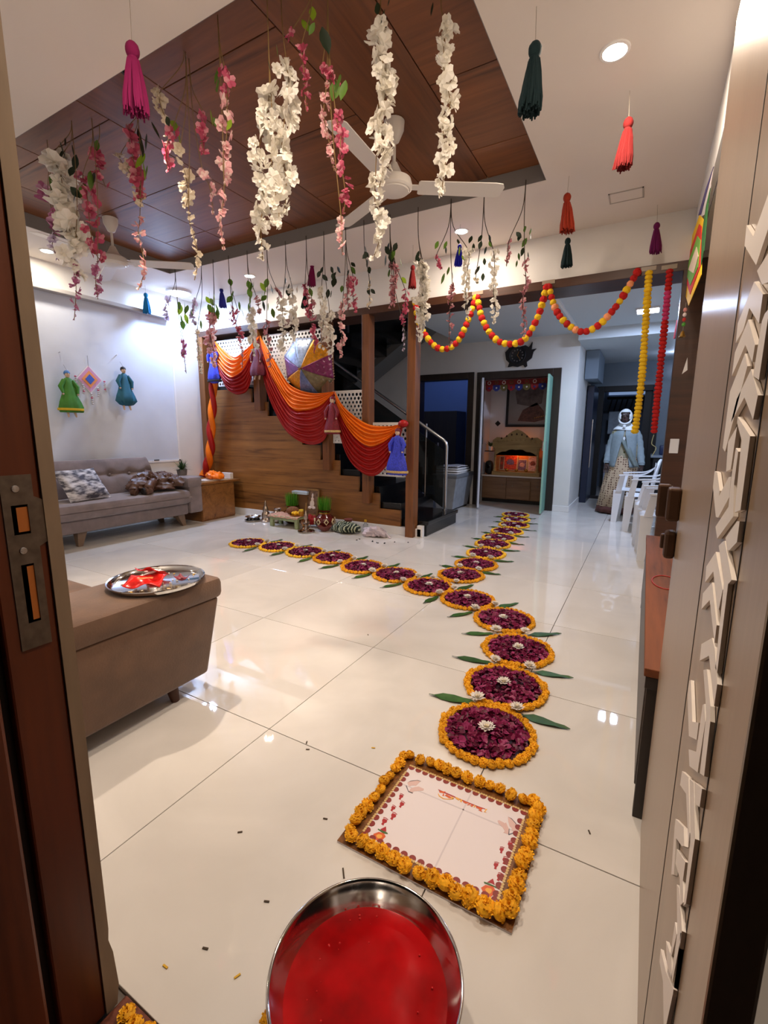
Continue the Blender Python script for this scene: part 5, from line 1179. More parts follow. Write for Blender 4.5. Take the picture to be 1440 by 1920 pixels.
cloth_ring([(-.05, -.03, .112, .246, .191), (-.055, -.03, .02, .252, .196)], 56, .035, 10, 0).build('skirt_border', mat('brown_hem_border', (84, 48, 42), .8), wo, smooth=2, solid=.004)
cloth_ring([(-.015, -.045, 1.245, .10, .08), (-.01, -.04, 1.20, .17, .11), (-.01, -.03, 1.10, .175, .125), (0, -.02, .98, .18, .14), (0, -.01, .86, .19, .15), (0, -.01, .80, .185, .15)], 40, .015, 8).build('blouse', printed('olive_cream_printed_blouse', (150, 144, 120), (70, 80, 36), 22), wo, smooth=2, solid=.003)
card = mat('grey_knit_cardigan', (128, 142, 148), .9, var=.08, scale=30, bump=.15, bscale=160)
# cardigan: open in front below the chest, hanging wide
def cardf(u, v):
    z = 1.275-.58*v; op = .05+.50*max(0, v-.22)**.8
    a0, a1 = -PI/2+op*1.15, 3*PI/2-op*1.15
    a = a0+(a1-a0)*u; rx = .072+.09*min(1, v*5)**.6+.025*v; ry = .07+.085*min(1, v*5)**.6+.02*v
    w = 1+.025*math.sin(9*a+3*v)*v
    return W_((-.01+rx*w*math.cos(a), -.03+ry*w*math.sin(a), z+.04*(1-abs(2*u-1))*v*0))
f = MB(); f.grid(cardf, 56, 20); f.build('cardigan', card, wo, smooth=2, solid=.008)
for s, wp, el in ((-1, (-.215, -.10, .765), (-.193, -.02, .96)), (1, (.233, -.12, .75), (.195, -.04, .95))):
    f = MB(); pts = spline([W_((s*.09, -.03, 1.205)), W_((s*.15, -.03, 1.13)), W_(el), W_(wp)], 6); f.tube(pts, [.066-.022*(i/18)+.004*math.sin(i*2.2) for i in range(19)], 14); f.build('sleeve', card, wo, smooth=True)
    MB().tube([W_(Vector(wp)+Vector((0, 0, .022))), W_(Vector(wp)-Vector((0, 0, .015)))], .042, 14).build('cuff', card, wo, smooth=True)
# shawl end falling across the front to her left hip
f = MB(); f.grid(lambda u, v: W_((-.04+.20*v+.08*(u-.5)+.02*math.sin(7*u), -.165-.012*math.sin(12*u)-.03*math.sin(PI*v), 1.13-.40*v-.03*u)), 12, 16); f.build('shawl_fold', mat('grey_green_shawl', (112, 124, 122), .9, var=.1, scale=20), wo, smooth=2, solid=.006)
scarf = mat('white_scarf', (206, 212, 214), .8)
f = MB(); f.ball((0, 0, 0), 1, 28, 20); keep = []
for q in f.f:
    c = sum((f.v[k] for k in q), Vector())/len(q)
    if not (c.y < -.35 and abs(c.x) < .66 and -.85 < c.z < .62): keep.append(q)
f.f = keep; f.m = [0]*len(keep); f.v = [W_(hc+Vector((v.x*.088, v.y*.105+.012, v.z*.112-.004))) for v in f.v]
f.build('headscarf', scarf, wo, smooth=2, solid=.008)
MB().tube(spline([W_(hc+Vector((-.08, -.01, -.02))), W_(hc+Vector((-.06, -.05, -.075))), W_(hc+Vector((0, -.072, -.10))), W_(hc+Vector((.06, -.05, -.075))), W_(hc+Vector((.08, -.01, -.02)))], 6), .012, 10).build('scarf_chin', scarf, wo, smooth=True)
MB().ball(W_(hc+Vector((.0, -.085, -.135))), (.022, .012, .022), 10, 7).build('scarf_knot', scarf, wo, smooth=True)
f = MB(); f.grid(lambda u, v: W_((-.015+(.055+.10*v)*math.cos(PI+PI*2*u), -.045+(.05+.075*v)*math.sin(PI+PI*2*u), 1.325-.10*v+.006*math.sin(14*u))), 36, 8); f.build('scarf_cape', scarf, wo, smooth=2, solid=.008)
MB().ball(W_((-.015, -.17, 1.10)), (.018, .008, .03), 10, 7).build('pin_cloth', scarf, wo, smooth=True)
# ------------------------------------------------------------------ marigolds, petals, blossoms: shared meshes
def marig(seed):
    f = MB(); rd = random.Random(seed)
    f.ball((0, 0, 0), (1, 1, .72), 12, 7, rfun=lambda v: .92+.16*abs(noise.noise(v*4.7+Vector((seed*5, 0, 0)))))
    for i in range(60):      # ruffled petals
        a, e = rd.uniform(0, 6.28), rd.uniform(-.2, 1.5); d = Vector((math.cos(a)*math.cos(e), math.sin(a)*math.cos(e), math.sin(e)*.72)); s_ = Vector((-math.sin(a), math.cos(a), 0))
        p = d*.86; q = d*1.08+Vector((0, 0, .04)); w = .13
        f.mi = rd.choice((0, 0, 1)); f.add([p-s_*w*.6, p+s_*w*.6, q+s_*w, q-s_*w], [(0, 1, 2, 3)])
    f.mi = 0
    return f.mesh('marigold', [mo, mo2])
mo = mat('marigold_ochre', (226, 160, 10), .75, var=.18, scale=3, obj_var=.12)
mo2 = mat('marigold_bright', (242, 186, 34), .75, obj_var=.1)
MG = [marig(i) for i in range(4)]
RM = [mat('rose_petal_%d' % i, c, .45, tl=.1) for i, c in enumerate(((126, 20, 68), (92, 12, 46), (156, 48, 100), (56, 8, 30)))]
def petal_bed(seed, R, n):
    f = MB(); rd = random.Random(seed)
    f.mi = 3; f.lathe([(R*1.02, .001), (R*.98, .006), (R*.5, .010), (0, .011)], (0, 0, 0), 28)
    for i in range(n):
        a, q = rd.uniform(0, 6.28), R*rd.random()**.5*.97; c = Vector((q*math.cos(a), q*math.sin(a), .012+.012*(1-q/R)+rd.uniform(0, .008)))
        Rm = (RZ(rd.uniform(0, 6.28)) @ RX(rd.uniform(-.7, .7)) @ RY(rd.uniform(-.5, .5))).to_3x3(); s = rd.uniform(.009, .017); cu = rd.uniform(.2, .6)
        f.mi = rd.choice((0, 0, 0, 1, 1, 2, 2))
        f.add([c+Rm @ Vector(v)*s for v in ((-1, 0, 0), (-.55, .75, cu), (.6, .8, cu), (1, 0, 0), (.6, -.8, cu*.6), (-.55, -.75, cu*.6), (0, 0, -.15))], [(6, 0, 1), (6, 1, 2), (6, 2, 3), (6, 3, 4), (6, 4, 5), (6, 5, 0)])
    return f.mesh('rose_petals', RM)
PB = [petal_bed(i, .160, 420) for i in range(3)]
CW = [mat('white_chrysanthemum_petal', (232, 226, 218), .7, obj_var=.04, tl=.15), mat('cream_flower_centre', (226, 208, 160), .7)]
def chrys(seed):
    f = MB(); rd = random.Random(seed)
    f.mi = 1; f.ball((0, 0, .45), (.3, .3, .22), 8, 5); f.mi = 0
    for L, n, e, r in ((1.0, 13, .12, .98), (.85, 12, .45, .9), (.62, 10, .85, .7), (.42, 7, 1.2, .5)):
        for k in range(n):
            a = 2*PI*k/n+rd.uniform(-.15, .15); ee = e+rd.uniform(-.12, .12); d = Vector((math.cos(a)*math.cos(ee), math.sin(a)*math.cos(ee), math.sin(ee))); s_ = Vector((-math.sin(a), math.cos(a), 0)); o = Vector((0, 0, .3)); w = .2*rd.uniform(.8, 1.2)
            f.add([o+d*.15, o+d*L*.6-s_*w, o+d*L+Vector((0, 0, .08)), o+d*L*.6+s_*w], [(0, 1, 2, 3)])
    f.ball((0, 0, .25), (.5, .5, .25), 10, 5)
    return f.mesh('chrysanthemum', CW)
CHR = [chrys(i) for i in range(3)]
LEAFM = mat('mango_leaf_green', (44, 82, 26), .45, var=.25, scale=20, obj_var=.2)
def mango():
    f = MB(); prof = [(0, .004), (.08, .012), (.25, .024), (.45, .028), (.7, .020), (.88, .008), (1, .001)]
    for i, (t, w) in enumerate(prof):
        x = t*.26; wv = .004*math.sin(i*2.1)
        f.v += [Vector((x, -w, .004+wv)), Vector((x, 0, .0015)), Vector((x, w, .004-wv))]
    for i in range(len(prof)-1):
        for k in range(2): a = i*3+k; f.face([a, a+3, a+4, a+1])
    return f.mesh('mango_leaf', LEAFM, smooth=True)
MLF = mango()
# ------------------------------------------------------------------ the flower path: 21 circles in a Y
CIR = [(-.45, 1.639), (-.476, 2.015), (-.514, 2.411), (-.688, 2.784), (-1.007, 3.007), (-1.366, 3.124),
       (-1.724, 3.252), (-2.078, 3.306), (-2.47, 3.412), (-2.833, 3.443), (-3.207, 3.465), (-3.587, 3.423),
       (-1.247, 3.521), (-1.236, 3.889), (-1.274, 4.298), (-1.327, 4.715), (-1.351, 5.045), (-1.36, 5.427), (-1.386, 5.85), (-1.459, 6.23), (-1.55, 6.60)]
ordn = ['first', 'second', 'third', 'fourth', 'fifth', 'sixth', 'seventh', 'eighth', 'ninth', 'tenth']
def cname(i):
    if i == 0: return 'the circle nearest the printed board'
    if i < 6: return 'the %s circle from the printed board' % ordn[i]
    if i < 12: return 'the %s left-branch circle' % ordn[i-6]
    return 'the %s alcove-branch circle' % ordn[i-12]
rd = random.Random(17)
for i, (x, y) in enumerate(CIR):
    far = i >= 9 and not (12 <= i <= 13)
    nm = cname(i)[4:]
    r = thing('flower_circle', nm+' of the flower path, rose petals ringed with marigolds', 'flower rangoli', (x, y, 0), 'petal and marigold circles of the flower path')
    pb = inst('rose_petals', PB[i % 3], r, RZ(rd.uniform(0, 6)) @ SC(1, 1, 1)); pb['kind'] = 'stuff'
    n = 37
    ms = []
    for k in range(n):
        a = 2*PI*(k+.3*rd.random())/n; R_ = .178+rd.uniform(-.005, .005); s = rd.uniform(.0165, .0205)
        Mx = T(R_*math.cos(a), R_*math.sin(a), s*.66) @ RZ(rd.uniform(0, 6)) @ RX(rd.uniform(-.5, .5)) @ SC(s, s, s)
        ms.append(Mx)
    if not far:
        for Mx in ms: inst('marigold', MG[rd.randrange(4)], r, Mx)
    else:
        f = MB()
        for Mx in ms:
            g = MB(); g.ball((0, 0, 0), (1, 1, .8), 8, 5, rfun=lambda v: .9+.25*abs(noise.noise(v*3.1)))
            f.add([Mx @ v for v in g.v], g.f)
        o = bpy.data.objects.new('marigold_ring', f.mesh('marigold_ring', mo2)); COL.objects.link(o); o.parent = r; o['kind'] = 'stuff'
    # flower in the middle
    s = rd.uniform(.030, .036) if i < 6 else rd.uniform(.026, .032)
    o = inst('chrysanthemum', CHR[i % 3], None, T(x+rd.uniform(-.012, .012), y+rd.uniform(-.012, .012), .024) @ RZ(rd.uniform(0, 6)) @ SC(s*1.1, s, s*.8))
    setp(o, 'white chrysanthemum at the centre of '+cname(i), 'flower', 'white chrysanthemums on the flower path')
    # pair of flowers and leaves where it meets the next circle
    if i in (11, 20): continue
    nx = CIR[i+1]
    d = Vector((nx[0]-x, nx[1]-y, 0)); L = d.length
    d.normalize(); s_ = Vector((d.y, -d.x, 0)); m = Vector((x, y, 0))+d*L*.5
    for sd, w in ((-1, 'left'), (1, 'right')):
        c = m+s_*sd*.085; s2 = rd.uniform(.026, .033)
        o = inst('chrysanthemum', CHR[rd.randrange(3)], None, T(c.x, c.y, .024) @ RZ(rd.uniform(0, 6)) @ RX(rd.uniform(-.3, .3)) @ SC(s2*1.2))
        setp(o, 'white chrysanthemum at the %s joint just beyond %s' % (w, cname(i)), 'flower', 'white chrysanthemums on the flower path')
        b = m+s_*sd*.10; ang = math.atan2(s_.y*sd, s_.x*sd)+rd.uniform(-.25, .25)
        o = inst('mango_leaf', MLF, None, T(b.x, b.y, .004) @ RZ(ang) @ SC(rd.uniform(.68, .82), rd.uniform(.8, 1.1), 1))
        setp(o, 'green mango leaf at the %s joint just beyond %s' % (w, cname(i)), 'leaf', 'mango leaves along the flower path')
for sd, dx in (('left', -.1), ('right', .1)):
    o = inst('chrysanthemum', CHR[0], None, T(-1.31+dx, 3.32, .016) @ SC(.03)); setp(o, 'white chrysanthemum on the %s side of the path fork' % sd, 'flower', 'white chrysanthemums on the flower path')
# ------------------------------------------------------------------ printed acrylic board framed with marigolds
BX0, BX1, BY0, BY1 = -.685, -.175, .945, 1.378
bd = thing('printed_board', 'white printed footprint board with gold lace border on the floor', 'board', ((BX0+BX1)/2, (BY0+BY1)/2, 0))
MB().bbox(BX0, BX1, BY0, BY1, 0, .006, .001).build('sheet', mat('glossy_white_print', (226, 216, 216), .4), bd)
brn = mat('brown_lace_print', (120, 76, 34), .4, var=.4, scale=70); gld = mat('gold_lace_print', (206, 176, 116), .4); mar = mat('maroon_lace_print', (134, 46, 40), .4)
zb = .0062
f = MB()
for x0, x1, y0, y1 in ((BX0, BX1, BY1-.05, BY1), (BX0, BX1, BY0, BY0+.05), (BX0, BX0+.05, BY0+.05, BY1-.05), (BX1-.05, BX1, BY0+.05, BY1-.05)):
    MB().box(x0, x1, y0, y1, .006, .0066).build('border_band', brn, bd)
dm = MB().lathe([(.0105, 0), (.0105, .0010), (0, .0012)], (0, 0, 0), 12).mesh('lace_scallop', mar)
dg = MB().lathe([(.0042, 0), (.0042, .0016), (0, .0018)], (0, 0, 0), 8).mesh('lace_dot', gld)
ctr = Vector(((BX0+BX1)/2, (BY0+BY1)/2, 0))
def lace(x, y, nx, ny):
    p = Vector((x, y, zb))-Vector((ctr.x, ctr.y, 0)); inst('lace_scallop', dm, bd, T(p))
    for k in (-1, 0, 1): inst('lace_dot', dg, bd, T(p+Vector((nx*-.007+ny*k*.008, ny*-.007+nx*k*.008, 0))))
xx = BX0+.06
while xx < BX1-.055: lace(xx, BY1-.058, 0, -1); lace(xx, BY0+.058, 0, 1); xx += .0262
yy = BY0+.075
while yy < BY1-.07: lace(BX0+.058, yy, 1, 0); lace(BX1-.058, yy, -1, 0); yy += .0262
def trace(nm, poly, mm, z=zb, h=.0006):
    q = [hit(x, y, 'z', z) for x, y in poly]
    MB().prism([(p.x, p.y) for p in q], (0, 0, z-.0002), (1, 0, 0), (0, 1, 0), (0, 0, h)).build(nm, mm, bd)
redp = mat('red_footprint', (168, 36, 40), .4); ink = mat('grey_outline', (84, 80, 92), .4); flesh = mat('pale_hand_print', (214, 180, 172), .4); orp = mat('orange_letter', (214, 96, 44), .4); yel = mat('yellow_letter', (232, 170, 70), .4); grp = mat('leaf_print_green', (70, 104, 50), .4)
def C1(pts): return [(660+a/8, 1430+b/8) for a, b in pts]
def C2(pts): return [(880+a/9.6, 1500+b/9.6) for a, b in pts]
FOOT = [(0, 0), (.25, .12), (.42, .45), (.40, .75), (.28, 1.0), (.08, 1.0), (0, .85), (.12, .6), (0, .35), (-.12, .15)]
for heel, toe in (((715, 550), (745, 480)), ((718, 668), (760, 595)), ((590, 722), (630, 655)), ((590, 850), (635, 765)), ((455, 930), (500, 845))):
    a, b = Vector(heel), Vector(toe); d = b-a; n = Vector((-d.y, d.x))*.6
    trace('footprint', C1([tuple(a-n*.35), tuple(a+d*.3-n*.25), tuple(a+d*.6-n*.6), tuple(a+d*.95-n*.5), tuple(b+n*.55), tuple(a+d*.65+n*.75), tuple(a+d*.35+n*.3), tuple(a+n*.35-d*.05)]), redp)
    trace('toe_mark', C1([tuple(b+d*.12-n*.7), tuple(b+d*.22), tuple(b+d*.12+n*.8), tuple(b+d*.04+n*.7), tuple(b+d*.12), tuple(b+d*.04-n*.6)]), redp)
for heel, toe in (((720, 870), (745, 760)), ((570, 955), (590, 860)), ((620, 1150), (655, 1040)), ((465, 1240), (490, 1135)), ((515, 1450), (560, 1335))):
    a, b = Vector(heel), Vector(toe); d = b-a; n = Vector((-d.y, d.x))*.6
    trace('footprint', C2([tuple(a-n*.35), tuple(a+d*.3-n*.25), tuple(a+d*.6-n*.7), tuple(a+d*.95-n*.6), tuple(b+n*.55), tuple(a+d*.65+n*.6), tuple(a+d*.35+n*.3), tuple(a+n*.35-d*.05)]), redp)
    trace('toe_mark', C2([tuple(b+d*.12-n*.7), tuple(b+d*.22), tuple(b+d*.12+n*.8), tuple(b+d*.04+n*.7), tuple(b+d*.12), tuple(b+d*.04-n*.6)]), redp)
jl = mat('joint_showing_through', (208, 198, 200), .5)
MB().box(OX+TS-.0022, OX+TS+.0022, BY0+.05, BY1-.05, .006, .0063).build('joint_line', jl, bd)
MB().box(BX0+.05, BX1-.05, OY-.0022, OY+.0022, .006, .0063).build('joint_line', jl, bd)
# greeting hands and faces, fruit pots
trace('greeting_hand', C1([(850, 430), (885, 385), (950, 365), (1000, 358), (1080, 395), (1070, 418), (985, 425), (925, 428), (908, 460)]), flesh); trace('greeting_face', C1([(830, 300), (880, 275), (980, 265), (1030, 280), (960, 345), (905, 340), (855, 358)]), flesh)
trace('outline', C1([(805, 345), (820, 345), (850, 428), (912, 452), (908, 462), (845, 438)]), ink); trace('outline', C1([(830, 300), (880, 272), (985, 262), (1035, 278), (1030, 283), (980, 269), (882, 280)]), ink)
trace('greeting_hand', C2([(510, 375), (535, 362), (640, 420), (660, 405), (710, 520), (705, 620), (615, 585), (640, 560), (600, 490), (530, 430)]), flesh); trace('greeting_face', C2([(695, 300), (760, 340), (830, 420), (900, 555), (800, 565), (765, 540), (760, 500), (725, 470), (700, 380)]), flesh)
trace('outline', C2([(700, 620), (712, 520), (722, 520), (718, 612), (800, 585), (845, 595), (850, 580), (858, 600), (800, 600), (712, 632)]), ink); trace('outline', C2([(695, 300), (765, 335), (838, 415), (905, 560), (895, 560), (828, 424), (758, 345)]), ink)
for Cx, pt_, lf, tp in ((C1, [(320, 1070), (400, 1040), (480, 1060), (505, 1110), (450, 1165), (370, 1165), (330, 1125)], [(430, 1010), (530, 1050), (540, 1070), (470, 1060), (385, 1000), (395, 990)], [(425, 1000), (510, 958), (515, 1035), (470, 1025)]),
                        (C2, [(210, 1580), (290, 1530), (430, 1560), (465, 1620), (440, 1700), (380, 1750), (260, 1690)], [(330, 1490), (480, 1560), (520, 1600), (430, 1560), (270, 1500), (260, 1470)], [(325, 1480), (425, 1415), (460, 1530), (400, 1500)])):
    trace('fruit_pot', Cx(pt_), orp); trace('pot_leaves', Cx(lf), grp, zb+.0004); trace('coconut_top', Cx(tp), redp, zb+.0003)
    cx = sum(p[0] for p in pt_)/len(pt_); cy = sum(p[1] for p in pt_)/len(pt_); trace('pot_glow', Cx([(cx+(p[0]-cx)*.5, cy+(p[1]-cy)*.5) for p in pt_]), yel, zb+.0005)
# headline lettering: bar with hanging strokes and a big opening flourish
def L1(pts): return [(800+a/10.286, 1460+b/10.286) for a, b in pts]
trace('letter', L1([(218, 205), (245, 215), (500, 325), (760, 440), (1000, 535), (1130, 580), (1125, 592), (995, 552), (755, 458), (495, 345), (240, 235)]), redp)
for p in ([(240, 240), (370, 250), (330, 270), (340, 330), (300, 330), (325, 280), (245, 265)], [(225, 280), (250, 330), (330, 380), (450, 392), (520, 380), (520, 392), (450, 405), (320, 392), (235, 340), (218, 295)], [(380, 300), (470, 350), (460, 380), (430, 375), (350, 325)], [(480, 340), (530, 375), (510, 400), (465, 370)],
          [(550, 350), (640, 390), (620, 425), (560, 385)], [(650, 395), (690, 410), (670, 460), (645, 440)], [(700, 430), (800, 465), (790, 480), (740, 478), (700, 450)], [(800, 470), (850, 490), (800, 515), (775, 505), (815, 490)], [(850, 490), (900, 515), (880, 545), (830, 520), (865, 515)], [(915, 510), (945, 520), (930, 555), (905, 550)], [(960, 535), (1080, 580), (1050, 600), (1075, 645), (995, 605), (1030, 595), (950, 560)], [(1130, 585), (1170, 585), (1130, 640), (1160, 660), (1100, 640), (1125, 620)]):
    trace('letter', L1(p), orp if len(p) % 2 else yel, zb+.0003)
# marigold edging of the board
mr = thing('marigold_border', 'ochre marigold heads edging the printed board', 'garland', ((BX0+BX1)/2, (BY0+BY1)/2, 0))
rd = random.Random(4)
def edge(p0, p1, n, smin, smax):
    for k in range(n):
        t = (k+.5)/n; s = rd.uniform(smin, smax); p = Vector(p0).lerp(Vector(p1), t)+Vector((rd.uniform(-.005, .005), rd.uniform(-.005, .005), 0))
        inst('marigold', MG[rd.randrange(4)], mr, T(p.x-ctr.x, p.y-ctr.y, .007+s*.72) @ RZ(rd.uniform(0, 6)) @ RX(rd.uniform(-.7, .7)) @ RY(rd.uniform(-.5, .5)) @ SC(s))
e_ = .018
edge((BX0+e_, BY1-e_, 0), (BX1-e_, BY1-e_, 0), 13, .0185, .0225); edge((BX0+e_, BY0+e_, 0), (BX1-e_, BY0+e_, 0), 13, .019, .025)
edge((BX0+e_, BY0+e_, 0), (BX0+e_, BY1-e_, 0), 11, .0175, .022); edge((BX1-e_, BY0+e_, 0), (BX1-e_, BY1-e_, 0), 11, .0195, .025)
# ------------------------------------------------------------------ steel pot of red liquid
pc_ = Vector((-.385, .62, 0)); PR, PH = .187, .15
po = thing('steel_pot', 'round stainless steel pot full of red liquid in the foreground', 'pot', pc_)
MB().lathe([(.105, 0), (.115, .002), (.130, .015), (.150, .06), (.168, .105), (.184, PH-.010), (.188, PH-.003), (.190, PH), (.188, PH+.003), (.185, PH+.003), (.183, PH-.002), (.179, PH-.010), (.160, .104), (.145, .06), (.125, .018), (.10, .006), (0, .006)], pc_, 96).build('bowl', M['chrome'], po, smooth=2)
rl = mat('vermilion_water', (158, 4, 10), .16, spec=.35, var=.5, scale=7)
f = MB()
def liq(u, v):
    r = .1605*v; a = 2*PI*u; x, y = r*math.cos(a), r*math.sin(a)
    z = .104+.0035*noise.noise(Vector((x*14, y*14, 0)))*v*(1-v)*4
    return pc_+Vector((x, y, z))
f.grid(liq, 72, 22); f.build('red_liquid', rl, po, smooth=2)
f = MB(); rd = random.Random(2)
for i in range(26):
    a = rd.uniform(0, 6.28); r = .15*rd.uniform(.5, .95); f.ball(pc_+Vector((r*math.cos(a), r*math.sin(a), .1045)), rd.uniform(.0012, .003), 6, 4)
f.build('foam_bubbles', mat('pink_foam', (196, 40, 40), .2), po, kind='stuff')
# wheel of marigolds peeping round the pot and by the sill
for i, (x, y) in enumerate(((-.205, .60), (-.20, .555), (-.545, .485), (-.56, .53))):
    o = inst('marigold', MG[i % 4], None, T(x, y, .013) @ SC(.018)); setp(o, ('right', 'lower right', 'lower left', 'left')[i]+' marigold peeping out beside the steel pot', 'flower', 'marigolds around the steel pot')
for i, (x, y) in enumerate(((-.815, .392), (-.785, .388), (-.752, .395), (-.72, .40))):
    o = inst('marigold', MG[(i+1) % 4], None, T(x, y, .018) @ SC(.017)); setp(o, ('first', 'second', 'third', 'fourth')[i]+' yellow marigold from the frame on the red door sill', 'flower', 'marigolds on the door sill')
rd = random.Random(31); sm_ = [mat('stray_yellow_petal', (206, 160, 40), .7), mat('stray_dark_bit', (70, 56, 40), .8)]
for i, (x, y) in enumerate(((310, 1812), (385, 1778), (445, 1830), (575, 1392), (700, 1402), (610, 1535), (450, 1560), (644, 1637), (577, 1405), (690, 1190), (1105, 1560), (500, 1690))):
    p = hit(x, y, 'z', .002)
    o = MB().obox(p, (.014 if i != 7 else .03, .004, .002), RZ(rd.uniform(0, 3)).to_3x3()).build('stray_bit', sm_[0 if i in (0, 2, 4) else 1], loc=(p.x, p.y, 0), label='tiny dry flower scrap lying loose on the near floor tiles', cat='scrap', group='loose scraps on the near tiles')
# ------------------------------------------------------------------ low wooden bench behind the door leaf
bn = thing('low_console', 'low reddish wooden console along the right wall behind the door', 'console', (.25, 2.5, 0))
cw = wood('reddish_console_veneer', (124, 67, 31), (78, 41, 18), 'y', .75, 6, .55)
MB().bbox(.055, .418, 1.475, 3.53, .478, .505, .003).build('top', cw, bn)
MB().bbox(.062, .41, 1.50, 3.50, .10, .478, .003).build('body', M['darkframe'], bn)
MB().bbox(.06, .10, 1.478, 1.52, .44, .478, .002).build('corner_cap', M['darkframe'], bn)
for y in (1.482, 3.48): MB().bbox(.066, .10, y, y+.03, 0, .45, .002).build('leg', M['darkframe'], bn)
f = MB(); f.tube([(.135+.055*math.cos(k*PI/14), 2.42+.11*math.sin(k*PI/14), .5075) for k in range(29)], .0028, 6, cap=False); f.build('red_bangle', mat('red_thread', (160, 40, 24), .5), loc=(.135, 2.42, .505), smooth=True, label='thin red ring of thread lying on the low console', cat='thread')
# ------------------------------------------------------------------ tassels
def tassel(label, anchor, top, bot, col, ay='z', aval=CZ, depth=None):
    """anchor/top/bottom photo positions; hangs plumb below its anchor on the ceiling"""
    if depth is None:
        A = hit(anchor[0], anchor[1], 'z', CZ)
    else:
        A = hit(top[0], top[1], 'y', depth); A.z = CZ
    p1 = hit(top[0], top[1], 'y', A.y); p2 = hit(bot[0], bot[1], 'y', A.y)
    x, y = p1.x, A.y; zt, zb_ = p1.z, p2.z; L = zt-zb_; tilt = (p2.x-p1.x)
    m_ = tmat(col); r = thing('tassel', label, 'tassel', (x, y, CZ), 'wool tassels hanging from the ceiling')
    MB().tube([(A.x, y, CZ), (x, y, zt-.005)], .0012, 5).build('string', bpy.data.materials['tassel_string'], r)
    hr_ = L*.125
    MB().ball((x, y, zt-hr_*.95), (hr_*.85, hr_*.85, hr_), 12, 9, rfun=lambda v: 1+.05*noise.noise(v*200)).build('head', m_, r, smooth=True)
    MB().tube([(x, y, zt-hr_*1.75), (x+tilt*.12, y, zt-hr_*2.15)], hr_*.62, 12).build('neck_wrap', m_, r, smooth=True)
    f = MB(); rd = random.Random(int(abs(x*1000))); n = 120; w = L*.20
    for k in range(n):
        a = rd.uniform(0, 6.28); q = rd.random()**.5; lx, ly = math.cos(a)*q, math.sin(a)*q; ln = L*rd.uniform(.93, 1.02)
        pts = []
        for j in range(5):
            t = j/4; sp = hr_*.55+(w-hr_*.55)*t**.8
            pts.append(Vector((x+tilt*(.12+.88*t)+lx*sp+rd.uniform(-.002, .002), y+ly*sp, zt-hr_*2-(ln-hr_*2)*t)))
        f.tube(pts, [L*.026]*4+[L*.013], 4)
    f.build('strands', m_, r, kind='stuff')
    return r
mat('tassel_string', (150, 140, 126), .8)
TM = {}
def tmat(c):
    if c not in TM: TM[c] = mat('wool_%s' % c, {'magenta': (118, 2, 68), 'bottle green': (5, 34, 38), 'red': (104, 3, 2), 'orange': (136, 34, 4), 'purple': (100, 6, 76), 'blue': (18, 20, 110), 'royal blue': (22, 26, 170), 'cyan': (16, 110, 160), 'black green': (10, 34, 30), 'crimson': (130, 8, 24)}[c], .9)
    return TM[c]
tassel('large magenta tassel at the upper left, nearest of all', (243, -2), (247, 78), (256, 216), 'magenta')
tassel('large bottle-green tassel at the upper right beside the wooden tray', (1006, 12), (1004, 78), (994, 212), 'bottle green')
tassel('bright red tassel below the big right downlight', (1181, 170), (1179, 220), (1166, 316), 'red')
tassel('orange tassel hanging left of the ceiling hatch', (1067, 330), (1064, 362), (1063, 435), 'orange')
tassel('bottle-green tassel hanging just below the orange one by the hatch', None, (1065, 446), (1062, 501), 'bottle green', depth=4.45)
tassel('purple tassel right of the ceiling hatch', (1233, 384), (1232, 417), (1229, 474), 'purple')
tassel('red tassel above the full-height wooden post', None, (774, 497), (773, 541), 'red', depth=4.2)
tassel('royal blue tassel under the downlight near the opening', None, (862, 458), (859, 499), 'royal blue', depth=4.0)
tassel('magenta tassel above the white vines in the middle', None, (585, 492), (584, 537), 'magenta', depth=4.2)
tassel('black-green tassel among the pink vines in the middle', None, (574, 540), (571, 578), 'black green', depth=4.3)
tassel('deep blue tassel above the left swag', None, (415, 540), (418, 577), 'blue', depth=4.3)
tassel('orange tassel partly hidden by leaves above the blue puppet', None, (394, 572), (395, 602), 'orange', depth=4.3)
tassel('orange tassel hanging under the far-left fan', None, (221, 517), (226, 558), 'orange', depth=3.6)
tassel('cyan tassel above the white left wall', None, (273, 549), (276, 588), 'cyan', depth=3.75)
# ------------------------------------------------------------------ artificial flower vines
PCOL = {'white': ((240, 236, 226), (230, 224, 210)), 'pink': ((186, 76, 104), (212, 138, 150)), 'palepink': ((222, 164, 166), (236, 206, 198)), 'mauve': ((178, 100, 140), (200, 150, 176)), 'cream': ((226, 214, 192), (214, 198, 172)), 'dusty': ((186, 120, 128), (206, 160, 160)), 'lilac': ((196, 176, 200), (220, 208, 220))}
BM = {}
for k, (a, b) in PCOL.items():
    ms_ = [mat('petal_%s_a' % k, a, .6, tl=.25), mat('petal_%s_b' % k, b, .6, tl=.25)]
    BM[k] = []
    for v in range(3):
        f = MB(); rd = random.Random(v+5)
        for layer, (np_, L, e) in enumerate(((5, 1.0, .25), (3, .55, .8))):
            for q in range(np_):
                an = 2*PI*q/np_+rd.uniform(-.3, .3)+layer; ee = e+rd.uniform(-.3, .3); d = Vector((math.cos(an)*math.cos(ee), math.sin(an)*math.cos(ee), math.sin(ee))); s_ = Vector((-math.sin(an), math.cos(an), 0)); w = .48*L
                up_ = Vector((0, 0, .16)); f.mi = rd.choice((0, 0, 1))
                f.add([Vector(), d*L*.45-s_*w+up_, d*L*.95-s_*w*.55, d*L*1.0+s_*w*.4, d*L*.5+s_*w+up_], [(0, 1, 2), (0, 2, 3), (0, 3, 4)])
        BM[k].append(f.mesh('blossom', ms_))
stemm = mat('vine_stem_brown', (118, 92, 52), .7); stemd = mat('vine_stem_dark', (66, 58, 48), .7)
